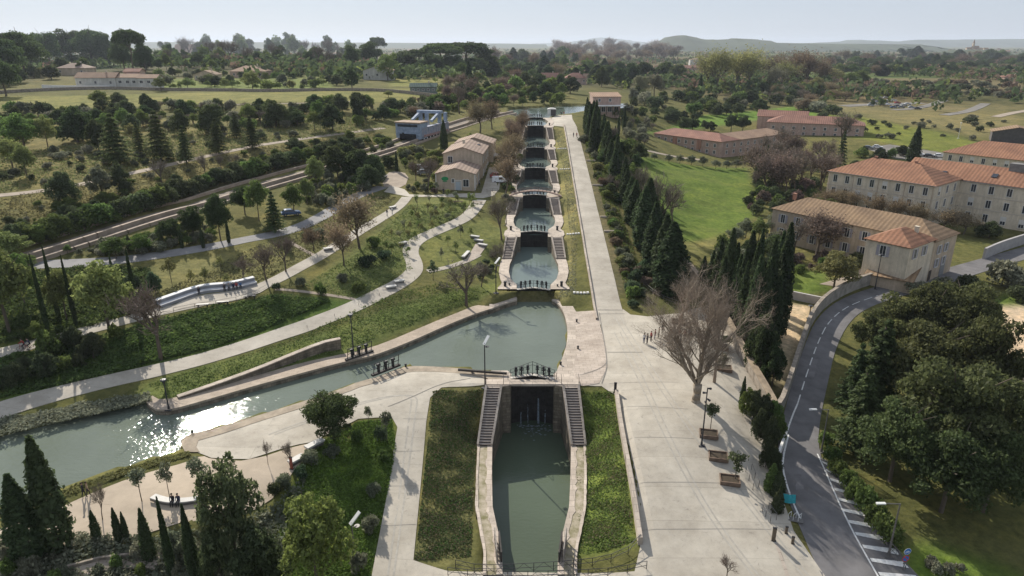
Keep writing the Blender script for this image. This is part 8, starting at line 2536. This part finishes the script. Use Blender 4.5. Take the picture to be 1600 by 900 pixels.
# ------------------------------------------------------------------ people
SKIN = mat('skin', (.45, .28, .2), .6, .05, 4)
HAIR = mat('dark_hair', (.03, .022, .016), .7, .2, 4)
SHOE = mat('dark_shoe', (.03, .03, .03), .7, .2, 4)
def cloth(n_, c): return mat('cloth_' + n_, c, .85, .15, 5)
BODY = {}
def body_mesh(pose):
    if pose in BODY: return BODY[pose]
    v, e, rd = [], [], []
    def add(p, r, parent=None):
        v.append(p); rd.append(r)
        if parent is not None: e.append((parent, len(v) - 1))
        return len(v) - 1
    sit = pose in ('sit', 'ride')
    hz = .50 if pose == 'sit' else (.95 if pose == 'ride' else .93)
    lean = .22 if pose == 'ride' else (.06 if pose == 'sit' else 0)
    pel = add((0, 0, hz), .125)
    wa = add((0, -lean * .3, hz + .2), .115, pel); ch = add((0, -lean * .8, hz + .40), .135, wa)
    nk = add((0, -lean * 1.1, hz + .56), .06, ch); h0 = add((0, -lean * 1.2 - .02, hz + .64), .075, nk); h1 = add((0, -lean * 1.25 - .015, hz + .72), .095, h0); add((0, -lean * 1.25, hz + .79), .07, h1)
    for s in (-1, 1):
        sh = add((s * .17, -lean * .85, hz + .47), .06, ch)
        if pose == 'ride': el = add((s * .22, -lean - .2, hz + .28), .045, sh); wr = add((s * .2, -lean - .42, hz + .16), .035, el); add((s * .2, -lean - .5, hz + .15), .035, wr)
        elif pose == 'sit': el = add((s * .22, -.1, hz + .24), .045, sh); wr = add((s * .15, -.32, hz + .12), .035, el); add((s * .12, -.4, hz + .12), .035, wr)
        else:
            sw = s * .12 if pose == 'walk' else .02
            el = add((s * .24, sw * .4, hz + .21), .045, sh); wr = add((s * .25, sw - .04, hz - .03), .035, el); add((s * .25, sw - .06, hz - .12), .035, wr)
        hp_ = add((s * .09, 0, hz - .06), .095, pel)
        if pose == 'sit': kn = add((s * .11, -.44, hz - .02), .065, hp_); an = add((s * .11, -.46, .08), .045, kn); add((s * .11, -.62, .04), .04, an)
        elif pose == 'ride':
            kz = hz - (.22 if s > 0 else .38); kn = add((s * .1, -.34, kz), .065, hp_); an = add((s * .1, -.14, kz - .42), .045, kn); add((s * .1, -.3, kz - .45), .04, an)
        else:
            st = (.2 * s) if pose == 'walk' else 0
            kn = add((s * .1, -st * .5 - .02, .49), .065, hp_); an = add((s * .1, -st * .6 if st > 0 else -st * 1.0, .085), .045, kn); add((s * .1, (-st * .6 if st > 0 else -st) - .14, .04), .042, an)
    me = bpy.data.meshes.new('body_cage'); me.from_pydata(v, e, []); me.update()
    ob = bpy.data.objects.new('body_cage', me); COL.objects.link(ob)
    sk = ob.modifiers.new('s', 'SKIN')
    for i, r in enumerate(rd):
        d_ = me.skin_vertices[0].data[i]; d_.radius = (r, r); d_.use_root = (i == 0)
    sb = ob.modifiers.new('u', 'SUBSURF'); sb.levels = 1
    dg = bpy.context.evaluated_depsgraph_get()
    out = bpy.data.meshes.new_from_object(ob.evaluated_get(dg))
    bpy.data.objects.remove(ob)
    out.name = 'person'
    out.materials.clear()
    for m in (cloth('navy', (.03, .04, .08)), cloth('denim', (.08, .10, .16)), SKIN, SHOE): out.materials.append(m)
    for p in out.polygons:
        c = p.center
        if c.z > hz + .55 - .02 and abs(c.x) < .13: p.material_index = 2
        elif c.z < .10: p.material_index = 3
        elif pose == 'sit' and c.y < -.35 and c.z > hz + .06: p.material_index = 2
        elif pose in ('stand', 'walk') and abs(c.x) > .2 and c.z < hz - .04: p.material_index = 2
        elif pose == 'sit' and (c.z < hz + .05): p.material_index = 1
        elif pose == 'ride' and c.z < hz + .02 and c.y > -.5: p.material_index = 1
        elif c.z < hz + .04 and abs(c.x) < .2: p.material_index = 1
        p.use_smooth = True
    hb = MB()
    hy, hzz = -lean * 1.25, hz + .745
    rings = []
    for k in range(5):
        t = math.pi * .55 * k / 4; row = []
        for j in range(10):
            an = 2 * math.pi * j / 10
            rr = .112 * math.sin(t) + .002
            row.append((rr * math.cos(an) * .92, hy + .012 + rr * math.sin(an), hzz + .112 * math.cos(t) - .012 * (math.sin(an) < -.3) * -1))
        rings.append(row)
    for a, b_ in zip(rings, rings[1:]):
        for j in range(10): hb.face([a[j], a[(j + 1) % 10], b_[(j + 1) % 10], b_[j]])
    hm = hb.mesh('hair', HAIR, True)
    BODY[pose] = (out, hm)
    return BODY[pose]
TOPS = {'dark': (.03, .03, .04), 'red': (.34, .05, .045), 'white': (.65, .64, .62), 'navy': (.03, .05, .12), 'grey': (.2, .2, .21), 'maroon': (.2, .045, .05), 'blue': (.08, .16, .32), 'tan': (.36, .27, .18)}
BOTS = {'dark': (.03, .03, .035), 'denim': (.07, .09, .16), 'tan': (.3, .24, .17)}
def person(px, py, pose, top, bot, rz, label, group=None, z=None, at_=None):
    me, hm = body_mesh(pose)
    p = at_ or G(px, py)
    o = link('person', me, None, (p[0], p[1], p[2] if z is None else z), rz)
    for i, m in enumerate((cloth(top, TOPS[top]), cloth('leg_' + bot, BOTS[bot]))):
        o.material_slots[i].link = 'OBJECT'; o.material_slots[i].material = m
    link('hair', hm, o)
    tag(o, label, 'person', group)
    return o
D_ = 0.07
def lift(px, py, d=D_):
    p = G(px, py); p.z += d; return p
person(0, 0, 'walk', 'dark', 'dark', R(120), 'person in dark clothes walking on the sandy canal walk, closer to the water', at_=lift(132, 777))
person(0, 0, 'walk', 'tan', 'dark', R(120), 'person in brown jacket beside the darker walker on the sandy canal walk', at_=lift(139, 776))
for px, py, c, lb in ((269, 791, 'dark', 'person in dark clothes seated on the curved white bench, towards the canal end'), (278, 791, 'navy', 'person in navy top seated on the curved white bench, towards the big evergreen')):
    p = G(px, py); person(0, 0, 'sit', c, 'dark', R(5), lb, at_=(p.x, p.y + .3, p.z + .06))
for px, py, c, lb in ((310, 461, 'dark', 'person in dark clothes seated alone on the curved bleacher'), (350, 456, 'dark', 'first of five people seated together on the bleacher, dark top'), (357, 455, 'grey', 'second of five people seated together on the bleacher, grey top'), (364, 454, 'navy', 'third of five people seated together on the bleacher, navy top'), (369, 453, 'red', 'fourth of five people seated together on the bleacher, red top'), (375, 452, 'blue', 'fifth of five people seated together on the bleacher, blue top')):
    p = G(px, py); person(0, 0, 'sit', c, 'dark', R(25), lb, at_=(p.x, p.y + .35, p.z + .12))
person(0, 0, 'walk', 'dark', 'denim', R(140), 'person in dark top walking on the upper park path, larger of two', at_=lift(605, 338))
person(0, 0, 'walk', 'white', 'denim', R(140), 'person in white top walking on the upper park path behind another', at_=lift(613, 335))
person(0, 0, 'walk', 'dark', 'dark', R(0), 'person in dark clothes on the upper towpath beside a companion in red', at_=lift(896, 215))
person(0, 0, 'walk', 'red', 'dark', R(0), 'person in red on the upper towpath beside a companion in dark clothes', at_=lift(901, 215))
person(0, 0, 'stand', 'dark', 'dark', R(0), 'person in dark clothes standing at the head of the towpath near the hut', at_=lift(877, 181, .1))
person(0, 0, 'stand', 'red', 'tan', R(20), 'person in red standing at the head of the towpath near the hut', at_=lift(881, 181, .1))
person(0, 0, 'stand', 'dark', 'dark', R(0), 'person in dark clothes by the door of the long house', at_=lift(693, 304))
person(0, 0, 'stand', 'grey', 'dark', R(0), 'person in grey at the side wall of the long house', at_=lift(749, 292))
CR = [(1006, 537, 'white', 'denim', 'person in white at the edge of the group under the plane tree'), (1011, 538, 'navy', 'dark', 'person in navy at the edge of the group under the plane tree'), (1017, 534, 'red', 'dark', 'person in red next to the white dressed one under the plane tree'), (1023, 531, 'maroon', 'denim', 'person in maroon in the middle of the group under the plane tree'),
      (1029, 528, 'tan', 'dark', 'person in tan in the group under the plane tree'), (1035, 521, 'dark', 'dark', 'person in black in the group under the plane tree'), (1062, 530, 'maroon', 'dark', 'person in maroon by the far limbs of the plane tree'), (1069, 531, 'red', 'denim', 'person in red by the far limbs of the plane tree'), (1076, 529, 'white', 'dark', 'person in white by the far limbs of the plane tree')]
for px, py, t, b_, lb in CR: person(0, 0, 'stand', t, b_, R(U(-180, 180)), lb, at_=lift(px, py))
# bicycles with riders
def bicycle(p, rz, label):
    root = empty('bicycle', tuple(p), rz); tag(root, label, 'bicycle', None)
    for y in (-.52, .52):
        w = MB()
        for k in range(16):
            a0, a1 = 2 * math.pi * k / 16, 2 * math.pi * (k + 1) / 16
            w.tube((0, y + .34 * math.cos(a0), .34 + .34 * math.sin(a0)), (0, y + .34 * math.cos(a1), .34 + .34 * math.sin(a1)), .022, n=5, caps=False)
            if k % 2 == 0: w.tube((0, y, .34), (0, y + .33 * math.cos(a0), .34 + .33 * math.sin(a0)), .005, n=3, caps=False)
        w.build('wheel', M_TYRE, root)
    f = MB()
    for a, b_ in (((0, .52, .34), (0, .16, .86)), ((0, .16, .8), (0, -.38, .85)), ((0, .05, .34), (0, .18, .9)), ((0, .05, .34), (0, -.38, .8)), ((0, .52, .34), (0, .05, .34)), ((0, -.36, .95), (0, -.52, .34))): f.tube(a, b_, .022, n=6)
    f.build('frame', PR, root)
    h = MB(); h.tube((-.25, -.38, 1.0), (.25, -.38, 1.0), .018, n=5); h.tube((0, -.37, .85), (0, -.38, 1.0), .018, n=5); h.build('handlebar', M_IRON, root)
    h = MB(); h.box((0, .18, .93), (.14, .26, .06)); h.build('saddle', M_IRON, root)
for px, py, c, lb, lc in ((38, 548, 'red', 'bicycle under the cyclist in red on the upper park path', 'cyclist in red riding on the upper park path'), (47, 547, 'navy', 'bicycle under the cyclist in navy on the upper park path', 'cyclist in navy riding on the upper park path'), (66, 541, 'white', 'bicycle under the cyclist in white on the upper park path', 'cyclist in white riding on the upper park path')):
    p = lift(px, py, .08); bicycle(p, R(-62), lb)
    f = Vector((math.sin(R(-62)) * -.18, math.cos(R(-62)) * .18, 0))
    person(0, 0, 'ride', c, 'dark', R(-62), lc, at_=(p.x + f.x, p.y + f.y, p.z + .06))
# stone track with kerb at the bottom corner
path('stone_track', [(95, 905), (130, 893), (175, 882), (225, 877), (250, 880)], 1.6, M_STONE, .3)
wall_run('low_wall', [(88, 897), (125, 885), (172, 875), (222, 870)], .6, .25, M_RUBBLE, 'low curved dark kerb wall in the brush at the picture corner')
# ------------------------------------------------------------------ many small shrubs: the largest as objects, the rest as one mass
SHRUBS.sort(key=lambda s: -(s[8] * s[9]))
for s in SHRUBS[:285]:
    plant_at(*s[:6], s[6], parts=s[8] > 17, name=s[7])
if len(SHRUBS) > 285:
    VV, FF, MI = [], [], []
    keys = sorted({s[4] for s in SHRUBS[285:]})
    base = {}
    for v in range(4):
        cm = PROTO['shrub'][v][1]
        a = np.empty(len(cm.vertices) * 3, np.float32); cm.vertices.foreach_get('co', a)
        base[v] = a.reshape(-1, 4, 3)
    off = 0
    for s in SHRUBS[285:]:
        q = base[random.randrange(4)]
        sel = rng.choice(len(q), min(len(q), 420), replace=False)
        w = q[sel]
        c = w.mean(1, keepdims=True); w = c + (w - c) * 1.5
        an = U(0, 6.28); cs, sn = math.cos(an), math.sin(an)
        x = w[..., 0] * cs - w[..., 1] * sn; y = w[..., 0] * sn + w[..., 1] * cs
        P = np.stack([x * s[3] + s[0][0], y * s[3] + s[0][1], w[..., 2] * s[2] + s[0][2]], -1).reshape(-1, 3)
        VV.append(P); FF.append(np.arange(len(P)).reshape(-1, 4) + off); off += len(P)
        MI.append(np.full(len(sel), keys.index(s[4])))
    o = link('scrub_bushes', np_mesh('scrub_bushes', np.concatenate(VV), np.concatenate(FF), [LEAF[k] for k in keys], np.concatenate(MI)))
    tag(o, 'small wild bushes dotted over the hillsides, banks and field edges', 'bushes', None, 'stuff')

# ------------------------------------------------------------------ haze
mb = MB(); zlo = float(ZH.min()) - 1.0
mb.box((0, (gy[0] + gy[-1]) / 2, (zlo + 205) / 2), (gx[-1] - gx[0] + 400, gy[-1] - gy[0] + 400, 205 - zlo))
hz = mb.build('haze')
hm = bpy.data.materials.new('haze')
N, L = nodes_of(hm)
N.remove(N["Principled BSDF"])
vol = N.new("ShaderNodeVolumePrincipled")
vol.inputs['Color'].default_value = (.80, .88, 1.0, 1)
vol.inputs['Density'].default_value = HAZE
vol.inputs['Anisotropy'].default_value = .2
L.new(vol.outputs[0], N["Material Output"].inputs['Volume'])
hz.data.materials.clear(); hz.data.materials.append(hm)
hz['kind'] = 'stuff'
tag(hz, 'thin pale blue haze over the plain', 'haze')
